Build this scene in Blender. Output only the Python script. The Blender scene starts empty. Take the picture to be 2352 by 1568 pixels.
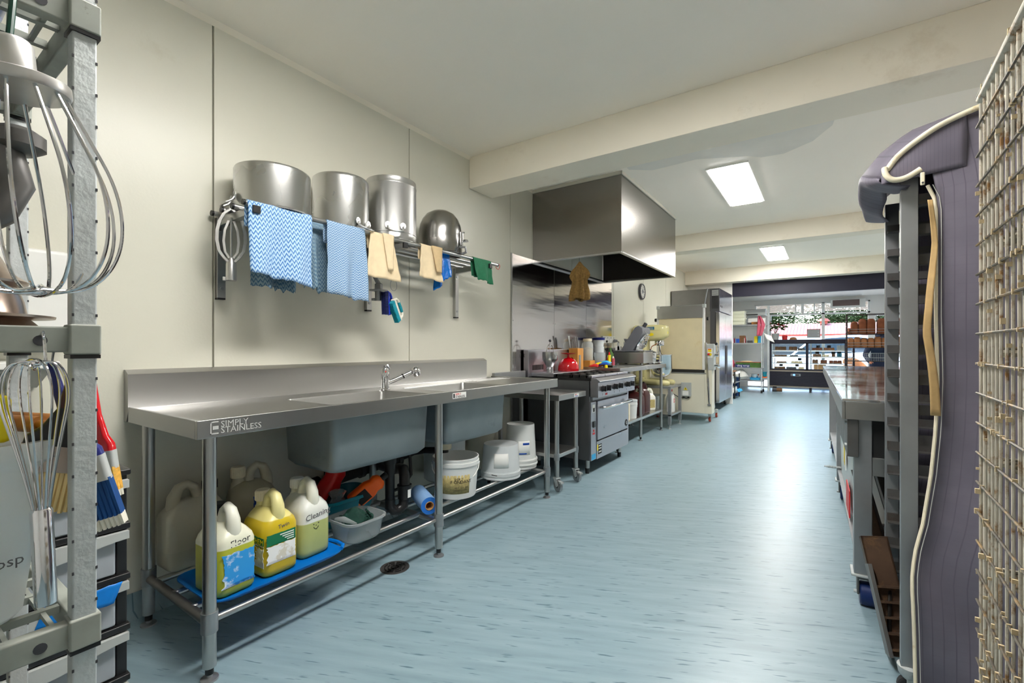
import bpy, bmesh, math, random
from mathutils import Vector, Matrix, Euler
random.seed(7)
scene = bpy.context.scene
C = scene.collection
PI = math.pi
def R(d): return math.radians(d)

# ---------------------------------------------------------------- camera
FPX = 1055.5
YAW = math.atan(722 / FPX)
cam_data = bpy.data.cameras.new('camera')
cam_data.sensor_width = 36.0
cam_data.lens = 36.0 * FPX / 2352
cam_data.shift_y = 13.0 / 2352
cam_data.clip_start = 0.02
cam_data.clip_end = 400
cam = bpy.data.objects.new('camera', cam_data)
cam.location = (2.434, 0.0, 1.149)
cam.rotation_euler = (PI / 2, 0, YAW)
C.objects.link(cam)
scene.camera = cam

# ---------------------------------------------------------------- world, sun, exposure
world = bpy.data.worlds.new('sky')
scene.world = world
world.use_nodes = True
wn = world.node_tree.nodes
wl = world.node_tree.links
sky = wn.new('ShaderNodeTexSky')
sky.sky_type = 'NISHITA'
sky.sun_disc = False
sky.sun_elevation = R(52)
sky.sun_rotation = R(285)
sky.air_density = 1.0
sky.dust_density = 2.0
wn['Background'].inputs['Strength'].default_value = 1.5
wl.new(sky.outputs[0], wn['Background'].inputs['Color'])
sun_data = bpy.data.lights.new('sun', 'SUN')
sun_data.energy = 5.0
sun_data.angle = R(0.6)
sun_data.color = (1.0, 0.95, 0.88)
sun = bpy.data.objects.new('sun', sun_data)
sun.rotation_euler = Vector((.50, -.10, -.86)).to_track_quat('-Z', 'Y').to_euler()
sun.location = (0, 0, 20)
C.objects.link(sun)
PANEL_EMIT = 46.0
scene.cycles.max_bounces = 14
scene.cycles.diffuse_bounces = 8
scene.cycles.glossy_bounces = 6
scene.cycles.transmission_bounces = 10
scene.view_settings.view_transform = 'Standard'
scene.view_settings.look = 'None'
scene.view_settings.gamma = 1.0
scene.view_settings.use_curve_mapping = False
scene.view_settings.exposure = 0.50

# ---------------------------------------------------------------- materials
MATS = {}
def _nodes(name):
    m = bpy.data.materials.new(name)
    m.use_nodes = True
    nt = m.node_tree
    b = nt.nodes['Principled BSDF']
    MATS[name] = m
    return m, nt, b
def N(nt, t, **kw):
    n = nt.nodes.new(t)
    for k, v in kw.items():
        if k.startswith('i_'):
            key = k[2:]
            n.inputs[int(key) if key.isdigit() else key.replace('_', ' ')].default_value = v
        else:
            setattr(n, k, v)
    return n
def L(nt, a, b): nt.links.new(a, b)
def tocol(c): return (c[0], c[1], c[2], 1.0)
def srgb(r, g, b):
    def f(v):
        v /= 255.0
        return v / 12.92 if v <= 0.04045 else ((v + 0.055) / 1.055) ** 2.4
    return (f(r), f(g), f(b))
def ramp(nt, stops, interp='LINEAR'):
    r = nt.nodes.new('ShaderNodeValToRGB')
    r.color_ramp.interpolation = interp
    e = r.color_ramp.elements
    while len(e) < len(stops): e.new(0.5)
    for el, (p, c) in zip(e, stops):
        el.position = p
        el.color = tocol(c) if len(c) == 3 else c
    return r
def mat(name, col, rough=0.5, metal=0.0, var=0.0, vscale=8.0, dirt=None, stretch=(1, 1, 1), bump=0.0, bscale=60.0,
        rvar=0.0, trans=0.0, ior=1.45, alpha=1.0, emit=None, estr=0.0, sss=0.0, coat=0.0, spec=None, dscale=3.0, dlo=0.55, dhi=0.75):
    """Principled material with optional noise colour variation, dirt patches, roughness variation and bump."""
    m, nt, b = _nodes(name)
    col = tuple(col)
    b.inputs['Base Color'].default_value = tocol(col)
    b.inputs['Roughness'].default_value = rough
    b.inputs['Metallic'].default_value = metal
    b.inputs['IOR'].default_value = ior
    if trans: b.inputs['Transmission Weight'].default_value = trans
    if alpha < 1: b.inputs['Alpha'].default_value = alpha
    if coat: b.inputs['Coat Weight'].default_value = coat
    if sss:
        b.inputs['Subsurface Weight'].default_value = sss
        b.inputs['Subsurface Radius'].default_value = (0.02, 0.02, 0.02)
    if spec is not None: b.inputs['Specular IOR Level'].default_value = spec
    if emit:
        b.inputs['Emission Color'].default_value = tocol(emit)
        b.inputs['Emission Strength'].default_value = estr
    need = var or dirt or bump or rvar
    if need:
        tc = N(nt, 'ShaderNodeTexCoord')
        mp = N(nt, 'ShaderNodeMapping')
        mp.inputs['Scale'].default_value = stretch
        L(nt, tc.outputs['Object'], mp.inputs['Vector'])
    last = None
    if var or rvar:
        nz = N(nt, 'ShaderNodeTexNoise')
        nz.inputs['Scale'].default_value = vscale
        nz.inputs['Detail'].default_value = 4
        L(nt, mp.outputs[0], nz.inputs['Vector'])
    if var:
        lo = tuple(max(0, c * (1 - var)) for c in col); hi = tuple(min(1, c * (1 + var)) for c in col)
        r = ramp(nt, [(0.3, lo), (0.7, hi)])
        L(nt, nz.outputs['Fac'], r.inputs[0])
        last = r.outputs[0]
    if rvar:
        mr = N(nt, 'ShaderNodeMapRange')
        mr.inputs['From Min'].default_value = 0.3; mr.inputs['From Max'].default_value = 0.7
        mr.inputs['To Min'].default_value = max(0.02, rough - rvar); mr.inputs['To Max'].default_value = min(1, rough + rvar)
        L(nt, nz.outputs['Fac'], mr.inputs['Value'])
        L(nt, mr.outputs[0], b.inputs['Roughness'])
    if dirt:
        nd = N(nt, 'ShaderNodeTexNoise')
        nd.inputs['Scale'].default_value = dscale
        nd.inputs['Detail'].default_value = 8
        nd.inputs['Roughness'].default_value = 0.7
        L(nt, mp.outputs[0], nd.inputs['Vector'])
        rd = ramp(nt, [(dlo, (0, 0, 0)), (dhi, (1, 1, 1))])
        L(nt, nd.outputs['Fac'], rd.inputs[0])
        mx = N(nt, 'ShaderNodeMix', data_type='RGBA')
        mx.inputs['B'].default_value = tocol(dirt)
        if last: L(nt, last, mx.inputs['A'])
        else: mx.inputs['A'].default_value = tocol(col)
        L(nt, rd.outputs[0], mx.inputs['Factor'])
        last = mx.outputs['Result']
    if last: L(nt, last, b.inputs['Base Color'])
    if bump:
        nb = N(nt, 'ShaderNodeTexNoise')
        nb.inputs['Scale'].default_value = bscale
        nb.inputs['Detail'].default_value = 3
        L(nt, mp.outputs[0], nb.inputs['Vector'])
        bp = N(nt, 'ShaderNodeBump')
        bp.inputs['Strength'].default_value = bump
        bp.inputs['Distance'].default_value = 0.01
        L(nt, nb.outputs['Fac'], bp.inputs['Height'])
        L(nt, bp.outputs[0], b.inputs['Normal'])
    return m
M = MATS
mat('wall_panel', srgb(214, 212, 198), 0.33, var=0.03, vscale=1.6, bump=0.04, bscale=90, dirt=srgb(176, 168, 142), dscale=1.3, dlo=0.66, dhi=0.95)
mat('wall_joint', srgb(150, 148, 135), 0.5)
mat('wall_white', srgb(232, 230, 226), 0.45, var=0.02)
mat('wall_base', srgb(205, 202, 190), 0.6)
mat('ceiling_paint', srgb(252, 245, 233), 0.6, var=0.02, vscale=1.0, bump=0.03, bscale=120, dirt=srgb(214, 204, 182), dscale=0.9, dlo=0.62, dhi=1.0)
mat('beam_paint', srgb(243, 235, 218), 0.6, var=0.03, vscale=2.0, dirt=srgb(192, 172, 138), dscale=1.8, dlo=0.6, dhi=1.0)
mat('patch_paint', srgb(232, 228, 219), 0.7, var=0.05, vscale=3)
mat('navy_paint', srgb(30, 28, 46), 0.55, var=0.05)
mat('stainless', (0.47, 0.47, 0.46), 0.32, 1.0)
mat('stainless_brush', (0.40, 0.395, 0.38), 0.34, 1.0)
mat('hood_steel', (0.30, 0.285, 0.265), 0.25, 1.0, var=0.01, vscale=2, rvar=0.02)
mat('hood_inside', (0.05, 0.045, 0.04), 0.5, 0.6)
mat('splash_steel', (0.50, 0.475, 0.47), 0.12, 1.0, var=0.04, vscale=2.5, rvar=0.04, stretch=(1, 0.4, 3.5), bump=0.30, bscale=1.6)
mat('fridge_steel', (0.60, 0.60, 0.64), 0.20, 1.0, var=0.04, vscale=4, rvar=0.04, stretch=(3, 3, 0.4))
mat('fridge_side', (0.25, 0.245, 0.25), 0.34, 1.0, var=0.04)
mat('table_steel', (0.70, 0.70, 0.72), 0.10, 1.0, var=0.05, vscale=3, rvar=0.05, bump=0.12, bscale=3.5)
mat('steel_grey', (0.36, 0.37, 0.38), 0.42, 0.85, var=0.08, vscale=9)
mat('steel_dark', (0.16, 0.155, 0.15), 0.45, 0.8, var=0.2, vscale=7, dirt=(0.10, 0.065, 0.04), dscale=6)
mat('range_side', (0.13, 0.135, 0.14), 0.42, 0.7, var=0.08, vscale=5)
mat('range_front', (0.47, 0.465, 0.50), 0.32, 1.0, var=0.02, vscale=6, rvar=0.05)
mat('chrome', (0.78, 0.78, 0.80), 0.07, 1.0)
mat('aluminium', (0.58, 0.58, 0.57), 0.27, 1.0, var=0.02, vscale=3, rvar=0.03)
mat('aluminium_dull', (0.52, 0.52, 0.51), 0.36, 1.0, var=0.03, vscale=3, rvar=0.03)
mat('cast_alu', (0.62, 0.61, 0.59), 0.36, 0.9, var=0.08, vscale=15)
mat('dome_steel', (0.33, 0.32, 0.305), 0.24, 1.0, var=0.05, vscale=5, rvar=0.06)
mat('bronze', (0.42, 0.33, 0.28), 0.26, 1.0, var=0.10, vscale=5)
mat('galv', (0.50, 0.53, 0.53), 0.55, 0.35, var=0.10, vscale=20, bump=0.15, bscale=90)
mat('poly_grey', srgb(146, 150, 142), 0.6, var=0.08, vscale=30, dirt=srgb(90, 88, 74), dscale=18, dlo=0.62, dhi=0.72)
mat('basin_grey', srgb(134, 142, 145), 0.45, 0.35, var=0.06, vscale=8, dirt=srgb(92, 94, 92), dscale=5, dlo=0.6, dhi=0.8, bump=0.05, bscale=250)
mat('black_plastic', (0.012, 0.012, 0.013), 0.35)
mat('black_rough', (0.015, 0.014, 0.013), 0.65)
mat('black_iron', (0.018, 0.018, 0.018), 0.5, 0.3)
mat('rubber', (0.02, 0.02, 0.022), 0.7)
mat('grey_plastic', srgb(120, 124, 128), 0.45)
mat('light_grey', srgb(178, 182, 180), 0.4, var=0.03)
mat('dark_grey', srgb(62, 62, 66), 0.45)
mat('slicer_grey', srgb(112, 114, 120), 0.35, 0.3, var=0.04)
mat('white_plastic', srgb(232, 232, 228), 0.35, var=0.02)
mat('bucket_white', srgb(222, 224, 222), 0.38, var=0.03, vscale=4, sss=0.15)
mat('bucket_milky', srgb(205, 210, 212), 0.35, var=0.03, sss=0.3)
mat('clear_plastic', (0.80, 0.85, 0.87), 0.25, trans=0.72, ior=1.2, var=0.03)
mat('drawer_front', srgb(158, 164, 170), 0.35, var=0.06, vscale=5, sss=0.15)
mat('bin_plastic', srgb(232, 234, 232), 0.35, var=0.05, vscale=5, dirt=srgb(150, 140, 122), dscale=4, dlo=0.62, dhi=0.8, sss=0.2)
mat('tape_blue', srgb(0, 118, 205), 0.4, var=0.1, vscale=20)
mat('tray_blue', srgb(0, 112, 205), 0.35, var=0.06, vscale=6)
mat('teal_plastic', srgb(0, 118, 138), 0.35, var=0.04)
mat('bag_blue', srgb(0, 105, 195), 0.25, var=0.18, vscale=30, bump=0.5, bscale=50)
mat('cloth_green', srgb(38, 112, 78), 0.85, var=0.12, vscale=40)
mat('cloth_darkgreen', srgb(18, 58, 48), 0.85, var=0.2, vscale=30, bump=0.4, bscale=60)
mat('canvas', srgb(224, 204, 168), 0.85, var=0.06, vscale=25, bump=0.1, bscale=300)
mat('canvas_dark', srgb(204, 178, 136), 0.85, var=0.08, vscale=25, bump=0.1, bscale=300)
mat('burlap', srgb(134, 104, 56), 0.9, var=0.25, vscale=60, bump=0.4, bscale=150)
mat('red_gloss', srgb(196, 8, 22), 0.16, coat=0.5)
mat('red_plastic', srgb(196, 20, 18), 0.35)
mat('orange_plastic', srgb(250, 98, 8), 0.35)
mat('yellow_plastic', srgb(246, 226, 20), 0.4)
mat('blue_plastic', srgb(22, 56, 196), 0.35)
mat('navy_plastic', srgb(26, 34, 108), 0.35)
mat('teal_brush', srgb(0, 140, 158), 0.6, var=0.2, vscale=80)
mat('navy_bristle', srgb(22, 30, 84), 0.8, var=0.3, vscale=90)
mat('blue_bristle', srgb(24, 72, 132), 0.8, var=0.25, vscale=120, stretch=(1, 1, 0.1))
mat('white_bristle', srgb(226, 222, 208), 0.8)
mat('cream_bristle', srgb(222, 196, 138), 0.85, var=0.2, vscale=120, stretch=(1, 1, 0.1))
mat('gold_bristle', srgb(236, 184, 84), 0.85, var=0.2, vscale=120)
mat('white_handle', srgb(236, 232, 218), 0.4)
mat('wood', srgb(196, 138, 62), 0.5, var=0.18, vscale=12, stretch=(1, 1, 0.2))
mat('wood_brown', srgb(150, 98, 44), 0.5, var=0.2, vscale=18)
mat('cardboard', srgb(198, 152, 100), 0.8, var=0.05)
mat('cream_enamel', srgb(224, 218, 198), 0.4, var=0.04, vscale=3, dirt=srgb(200, 188, 156), dscale=2.0, dlo=0.6, dhi=0.9)
mat('mixer_cream', srgb(214, 206, 150), 0.25, var=0.03, coat=0.3)
mat('sheeter_cloth', srgb(222, 208, 172), 0.85, var=0.06, vscale=4, dirt=srgb(206, 182, 126), dscale=2.0)
mat('paper_white', srgb(236, 236, 232), 0.6, var=0.02)
mat('paper_grey', srgb(196, 196, 190), 0.6)
mat('label_brown', srgb(176, 160, 106), 0.7, var=0.25, vscale=60)
mat('label_green', srgb(14, 110, 72), 0.5)
mat('label_teal', srgb(22, 104, 130), 0.4)
mat('label_blue', srgb(26, 76, 168), 0.5)
mat('label_cyan', srgb(52, 168, 222), 0.5)
mat('label_yellow', srgb(238, 214, 20), 0.5)
mat('label_red', srgb(206, 44, 46), 0.5)
mat('ink_black', (0.01, 0.01, 0.01), 0.6)
mat('ink_grey', srgb(96, 96, 98), 0.6)
mat('etched', (0.74, 0.74, 0.72), 0.4, 0.5)
mat('steel_end', (0.50, 0.50, 0.49), 0.55, 0.8)
def window_glass():
    m, nt, b = _nodes('glass')
    tr = N(nt, 'ShaderNodeBsdfTransparent'); tr.inputs['Color'].default_value = (0.95, 0.975, 0.97, 1)
    gl = N(nt, 'ShaderNodeBsdfGlossy'); gl.inputs['Roughness'].default_value = 0.02
    lw = N(nt, 'ShaderNodeFresnel'); lw.inputs['IOR'].default_value = 1.35
    mx = N(nt, 'ShaderNodeMixShader'); L(nt, lw.outputs[0], mx.inputs[0]); L(nt, tr.outputs[0], mx.inputs[1]); L(nt, gl.outputs[0], mx.inputs[2])
    L(nt, mx.outputs[0], nt.nodes['Material Output'].inputs['Surface'])
window_glass()
mat('glass_jar', (0.93, 0.95, 0.93), 0.08, trans=0.75, ior=1.15, dirt=(0.75, 0.7, 0.55), dscale=9)
mat('flour', srgb(236, 226, 202), 0.9)
mat('cover_fabric', srgb(98, 92, 108), 0.62, var=0.07, vscale=6, bump=0.05, bscale=400)
mat('cover_trim', srgb(232, 222, 196), 0.7, var=0.06, vscale=30, dirt=srgb(196, 160, 90), dscale=12, dlo=0.6, dhi=0.75)
mat('cover_tape', srgb(186, 154, 104), 0.7, var=0.15, vscale=20)
mat('rust_tray', srgb(82, 62, 48), 0.5, 0.5, var=0.35, vscale=7, dirt=srgb(150, 112, 70), dscale=5, dlo=0.5, dhi=0.75)
mat('tin_black', (0.03, 0.027, 0.024), 0.4, 0.6, var=0.4, vscale=10, dirt=(0.12, 0.08, 0.04), dscale=8)
mat('crumb', srgb(196, 178, 144), 0.9, var=0.15, vscale=60)
mat('wire_dirty', srgb(200, 194, 180), 0.5, 0.25, var=0.15, vscale=30, dirt=srgb(136, 100, 56), dscale=26, dlo=0.52, dhi=0.64)
mat('wire_dark', srgb(96, 90, 80), 0.5, 0.4, var=0.2, vscale=30, dirt=srgb(150, 124, 84), dscale=22, dlo=0.5, dhi=0.62)
mat('bread', srgb(116, 62, 32), 0.8, var=0.2, vscale=12)
mat('bread_light', srgb(138, 88, 50), 0.8, var=0.25, vscale=14)
mat('wrap', (0.8, 0.8, 0.82), 0.12, trans=0.85, ior=1.1)
mat('bin_blue', srgb(24, 58, 108), 0.4)
mat('wheel_blue', srgb(18, 40, 92), 0.4)
mat('rack_dark', srgb(52, 44, 42), 0.4, 0.6)
mat('case_dark', srgb(24, 22, 38), 0.3, var=0.05)
mat('case_trim', srgb(150, 140, 124), 0.4, 0.5)
mat('cake_brown', srgb(112, 78, 50), 0.8, var=0.2, vscale=20)
mat('cake_cream', srgb(224, 204, 164), 0.8, var=0.1, vscale=20)
mat('crate', srgb(226, 226, 204), 0.4, sss=0.1)
mat('pink_cloth', srgb(172, 78, 96), 0.9, var=0.1, vscale=20)
mat('leaf', srgb(58, 92, 34), 0.6, var=0.35, vscale=16)
mat('leaf_red', srgb(150, 40, 36), 0.6, var=0.2)
mat('tree_leaf', srgb(50, 72, 26), 0.7, var=0.45, vscale=1.2)
mat('bark', srgb(96, 72, 50), 0.9, var=0.2)
mat('roof_red', srgb(158, 104, 98), 0.7, var=0.05, vscale=1.0)
mat('roof_edge', srgb(158, 62, 44), 0.6)
mat('wall_out', srgb(226, 230, 236), 0.6)
mat('concrete', srgb(186, 180, 170), 0.9, var=0.06, vscale=2)
mat('asphalt', srgb(128, 126, 124), 0.9, var=0.06, vscale=3)
mat('car_white', srgb(238, 240, 244), 0.2, coat=0.6)
mat('car_glass', (0.05, 0.07, 0.09), 0.08, 0.0, coat=0.5)
mat('wicker', srgb(146, 94, 52), 0.7, var=0.3, vscale=60)
mat('wicker_light', srgb(214, 182, 134), 0.7)
mat('skin', srgb(190, 128, 98), 0.55, sss=0.1)
mat('shirt_navy', srgb(36, 46, 72), 0.8, var=0.08, vscale=10)
mat('hair', srgb(60, 38, 24), 0.7)
mat('jeans', srgb(44, 56, 86), 0.85, var=0.1)
mat('vent_brown', srgb(112, 94, 92), 0.6, var=0.1, vscale=80)
mat('shutter', srgb(206, 192, 180), 0.55)
mat('copper', srgb(190, 110, 70), 0.3, 0.9)
mat('panel_light', (1, 1, 1), 0.5, emit=(1.0, 0.972, 0.93), estr=PANEL_EMIT)
mat('led_strip', (1, 1, 1), 0.5, emit=(0.90, 0.94, 1.0), estr=2.2)
mat('led_blue', (0.1, 0.2, 0.9), 0.5, emit=(0.12, 0.3, 1.0), estr=2.0)

def vinyl_floor():
    m, nt, b = _nodes('vinyl_floor')
    tc = N(nt, 'ShaderNodeTexCoord')
    rot = N(nt, 'ShaderNodeMapping'); rot.inputs['Rotation'].default_value = (0, 0, R(-24))
    L(nt, tc.outputs['Object'], rot.inputs['Vector'])
    s1 = N(nt, 'ShaderNodeMapping'); s1.inputs['Scale'].default_value = (3.2, 26, 1)
    s2 = N(nt, 'ShaderNodeMapping'); s2.inputs['Scale'].default_value = (9, 75, 1); s2.inputs['Location'].default_value = (3, 7, 0)
    L(nt, rot.outputs[0], s1.inputs['Vector']); L(nt, rot.outputs[0], s2.inputs['Vector'])
    n1 = N(nt, 'ShaderNodeTexNoise', i_Scale=1.0, i_Detail=5.0); L(nt, s1.outputs[0], n1.inputs['Vector'])
    n2 = N(nt, 'ShaderNodeTexNoise', i_Scale=1.0, i_Detail=2.0); L(nt, s2.outputs[0], n2.inputs['Vector'])
    n3 = N(nt, 'ShaderNodeTexNoise', i_Scale=0.7, i_Detail=3.0); L(nt, tc.outputs['Object'], n3.inputs['Vector'])
    r1 = ramp(nt, [(0.25, srgb(124, 148, 158)), (0.5, srgb(137, 161, 171)), (0.75, srgb(150, 172, 181))])
    L(nt, n1.outputs['Fac'], r1.inputs[0])
    r2 = ramp(nt, [(0.63, (0, 0, 0)), (0.70, (1, 1, 1))]); L(nt, n2.outputs['Fac'], r2.inputs[0])
    mx = N(nt, 'ShaderNodeMix', data_type='RGBA'); mx.inputs['B'].default_value = tocol(srgb(86, 116, 126))
    L(nt, r2.outputs[0], mx.inputs['Factor']); L(nt, r1.outputs[0], mx.inputs['A'])
    r3 = ramp(nt, [(0.35, (0.93, 0.93, 0.93)), (0.65, (1, 1, 1))]); L(nt, n3.outputs['Fac'], r3.inputs[0])
    mu = N(nt, 'ShaderNodeMix', data_type='RGBA', blend_type='MULTIPLY'); mu.inputs['Factor'].default_value = 1.0
    L(nt, mx.outputs['Result'], mu.inputs['A']); L(nt, r3.outputs[0], mu.inputs['B'])
    L(nt, mu.outputs['Result'], b.inputs['Base Color'])
    mr = N(nt, 'ShaderNodeMapRange', i_3=0.28, i_4=0.42); L(nt, n1.outputs['Fac'], mr.inputs['Value']); L(nt, mr.outputs[0], b.inputs['Roughness'])
    bp = N(nt, 'ShaderNodeBump', i_Strength=0.08, i_Distance=0.004); L(nt, n1.outputs['Fac'], bp.inputs['Height']); L(nt, bp.outputs[0], b.inputs['Normal'])
vinyl_floor()

def chevron(name, lo, hi, nu, nv):
    """woven zig-zag wipe cloth, from the sheet's own uv"""
    m, nt, b = _nodes(name)
    tc = N(nt, 'ShaderNodeTexCoord'); sp = N(nt, 'ShaderNodeSeparateXYZ'); L(nt, tc.outputs['UV'], sp.inputs[0])
    mu = N(nt, 'ShaderNodeMath', operation='MULTIPLY', i_1=float(nu)); L(nt, sp.outputs[0], mu.inputs[0])
    pp = N(nt, 'ShaderNodeMath', operation='PINGPONG', i_1=0.5); L(nt, mu.outputs[0], pp.inputs[0])
    mv = N(nt, 'ShaderNodeMath', operation='MULTIPLY', i_1=float(nv)); L(nt, sp.outputs[1], mv.inputs[0])
    ad = N(nt, 'ShaderNodeMath', operation='MULTIPLY_ADD', i_1=1.6); L(nt, pp.outputs[0], ad.inputs[0]); L(nt, mv.outputs[0], ad.inputs[2])
    fr = N(nt, 'ShaderNodeMath', operation='FRACT'); L(nt, ad.outputs[0], fr.inputs[0])
    nz = N(nt, 'ShaderNodeTexNoise', i_Scale=90.0); L(nt, tc.outputs['UV'], nz.inputs['Vector'])
    ad2 = N(nt, 'ShaderNodeMath', operation='MULTIPLY_ADD', i_1=0.5); L(nt, nz.outputs['Fac'], ad2.inputs[0]); L(nt, fr.outputs[0], ad2.inputs[2])
    r = ramp(nt, [(0.45, lo), (0.62, tuple((a + c) / 2 for a, c in zip(lo, hi))), (0.85, hi)]); L(nt, ad2.outputs[0], r.inputs[0])
    L(nt, r.outputs[0], b.inputs['Base Color']); b.inputs['Roughness'].default_value = 0.85
chevron('cloth_blue', srgb(30, 100, 174), srgb(178, 208, 230), 17, 21)
chevron('cloth_blue_fine', srgb(52, 106, 164), srgb(170, 194, 212), 15, 40)
chevron('cloth_blue_old', srgb(48, 92, 126), srgb(132, 156, 168), 17, 21)
chevron('roll_blue', srgb(30, 112, 206), srgb(170, 208, 240), 26, 30)

def can_mat(name, liquid, level, white=srgb(226, 226, 206), dirt=None):
    """milky jerrycan wall: white plastic above the liquid, tinted below it"""
    m, nt, b = _nodes(name)
    tc = N(nt, 'ShaderNodeTexCoord'); sp = N(nt, 'ShaderNodeSeparateXYZ'); L(nt, tc.outputs['Generated'], sp.inputs[0])
    nz = N(nt, 'ShaderNodeTexNoise', i_Scale=5.0, i_Detail=5.0); L(nt, tc.outputs['Object'], nz.inputs['Vector'])
    r = ramp(nt, [(max(0, level - 0.012), liquid), (level, white)]); L(nt, sp.outputs[2], r.inputs[0])
    last = r.outputs[0]
    mx = N(nt, 'ShaderNodeMix', data_type='RGBA', blend_type='MULTIPLY'); mx.inputs['Factor'].default_value = 1.0
    r2 = ramp(nt, [(0.3, (0.86, 0.86, 0.84)), (0.65, (1, 1, 1))]); L(nt, nz.outputs['Fac'], r2.inputs[0])
    L(nt, last, mx.inputs['A']); L(nt, r2.outputs[0], mx.inputs['B']); last = mx.outputs['Result']
    L(nt, last, b.inputs['Base Color']); b.inputs['Roughness'].default_value = 0.32
    b.inputs['Subsurface Weight'].default_value = 0.2; b.inputs['Subsurface Radius'].default_value = (0.02, 0.02, 0.02)
can_mat('can_floor', srgb(176, 180, 54), 0.70)
can_mat('can_twin', srgb(206, 180, 34), 0.86, srgb(228, 216, 140))
can_mat('can_clean', srgb(176, 184, 116), 0.58, srgb(222, 224, 218))
can_mat('can_old', srgb(196, 194, 178), 0.30, srgb(204, 200, 184))
can_mat('can_old_b', srgb(170, 164, 142), 0.50, srgb(176, 170, 148))
can_mat('can_white', srgb(236, 234, 222), 0.3, srgb(238, 236, 226))

def worn_label(name, print_col, paper, scale, lo, hi):
    m, nt, b = _nodes(name)
    tc = N(nt, 'ShaderNodeTexCoord')
    nz = N(nt, 'ShaderNodeTexNoise', i_Scale=scale, i_Detail=6.0, i_Roughness=0.65); L(nt, tc.outputs['Object'], nz.inputs['Vector'])
    r = ramp(nt, [(lo, print_col), (hi, paper)]); L(nt, nz.outputs['Fac'], r.inputs[0])
    L(nt, r.outputs[0], b.inputs['Base Color']); b.inputs['Roughness'].default_value = 0.6
worn_label('label_sky', srgb(44, 150, 220), srgb(230, 236, 240), 14, 0.46, 0.56)
worn_label('label_peel', srgb(214, 208, 190), srgb(236, 236, 232), 18, 0.45, 0.5)

def fabric_grid():
    m, nt, b = _nodes('cover_cloth')
    tc = N(nt, 'ShaderNodeTexCoord'); sp = N(nt, 'ShaderNodeSeparateXYZ'); L(nt, tc.outputs['UV'], sp.inputs[0])
    outs = []
    for k, f in ((0, 22.0), (1, 60.0)):
        mu = N(nt, 'ShaderNodeMath', operation='MULTIPLY', i_1=f); L(nt, sp.outputs[k], mu.inputs[0])
        fr = N(nt, 'ShaderNodeMath', operation='FRACT'); L(nt, mu.outputs[0], fr.inputs[0])
        lt = N(nt, 'ShaderNodeMath', operation='LESS_THAN', i_1=0.10); L(nt, fr.outputs[0], lt.inputs[0]); outs.append(lt)
    w = N(nt, 'ShaderNodeMath', operation='MULTIPLY', i_1=0.12); L(nt, outs[1].outputs[0], w.inputs[0])
    mxm = N(nt, 'ShaderNodeMath', operation='MAXIMUM'); L(nt, outs[0].outputs[0], mxm.inputs[0]); L(nt, w.outputs[0], mxm.inputs[1])
    nz = N(nt, 'ShaderNodeTexNoise', i_Scale=4.0, i_Detail=6.0); L(nt, tc.outputs['Object'], nz.inputs['Vector'])
    r = ramp(nt, [(0.3, srgb(92, 87, 100)), (0.7, srgb(118, 112, 126))]); L(nt, nz.outputs['Fac'], r.inputs[0])
    mx = N(nt, 'ShaderNodeMix', data_type='RGBA'); mx.inputs['B'].default_value = tocol(srgb(93, 88, 101))
    L(nt, mxm.outputs[0], mx.inputs['Factor']); L(nt, r.outputs[0], mx.inputs['A']); L(nt, mx.outputs['Result'], b.inputs['Base Color'])
    b.inputs['Roughness'].default_value = 0.6
fabric_grid()

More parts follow.
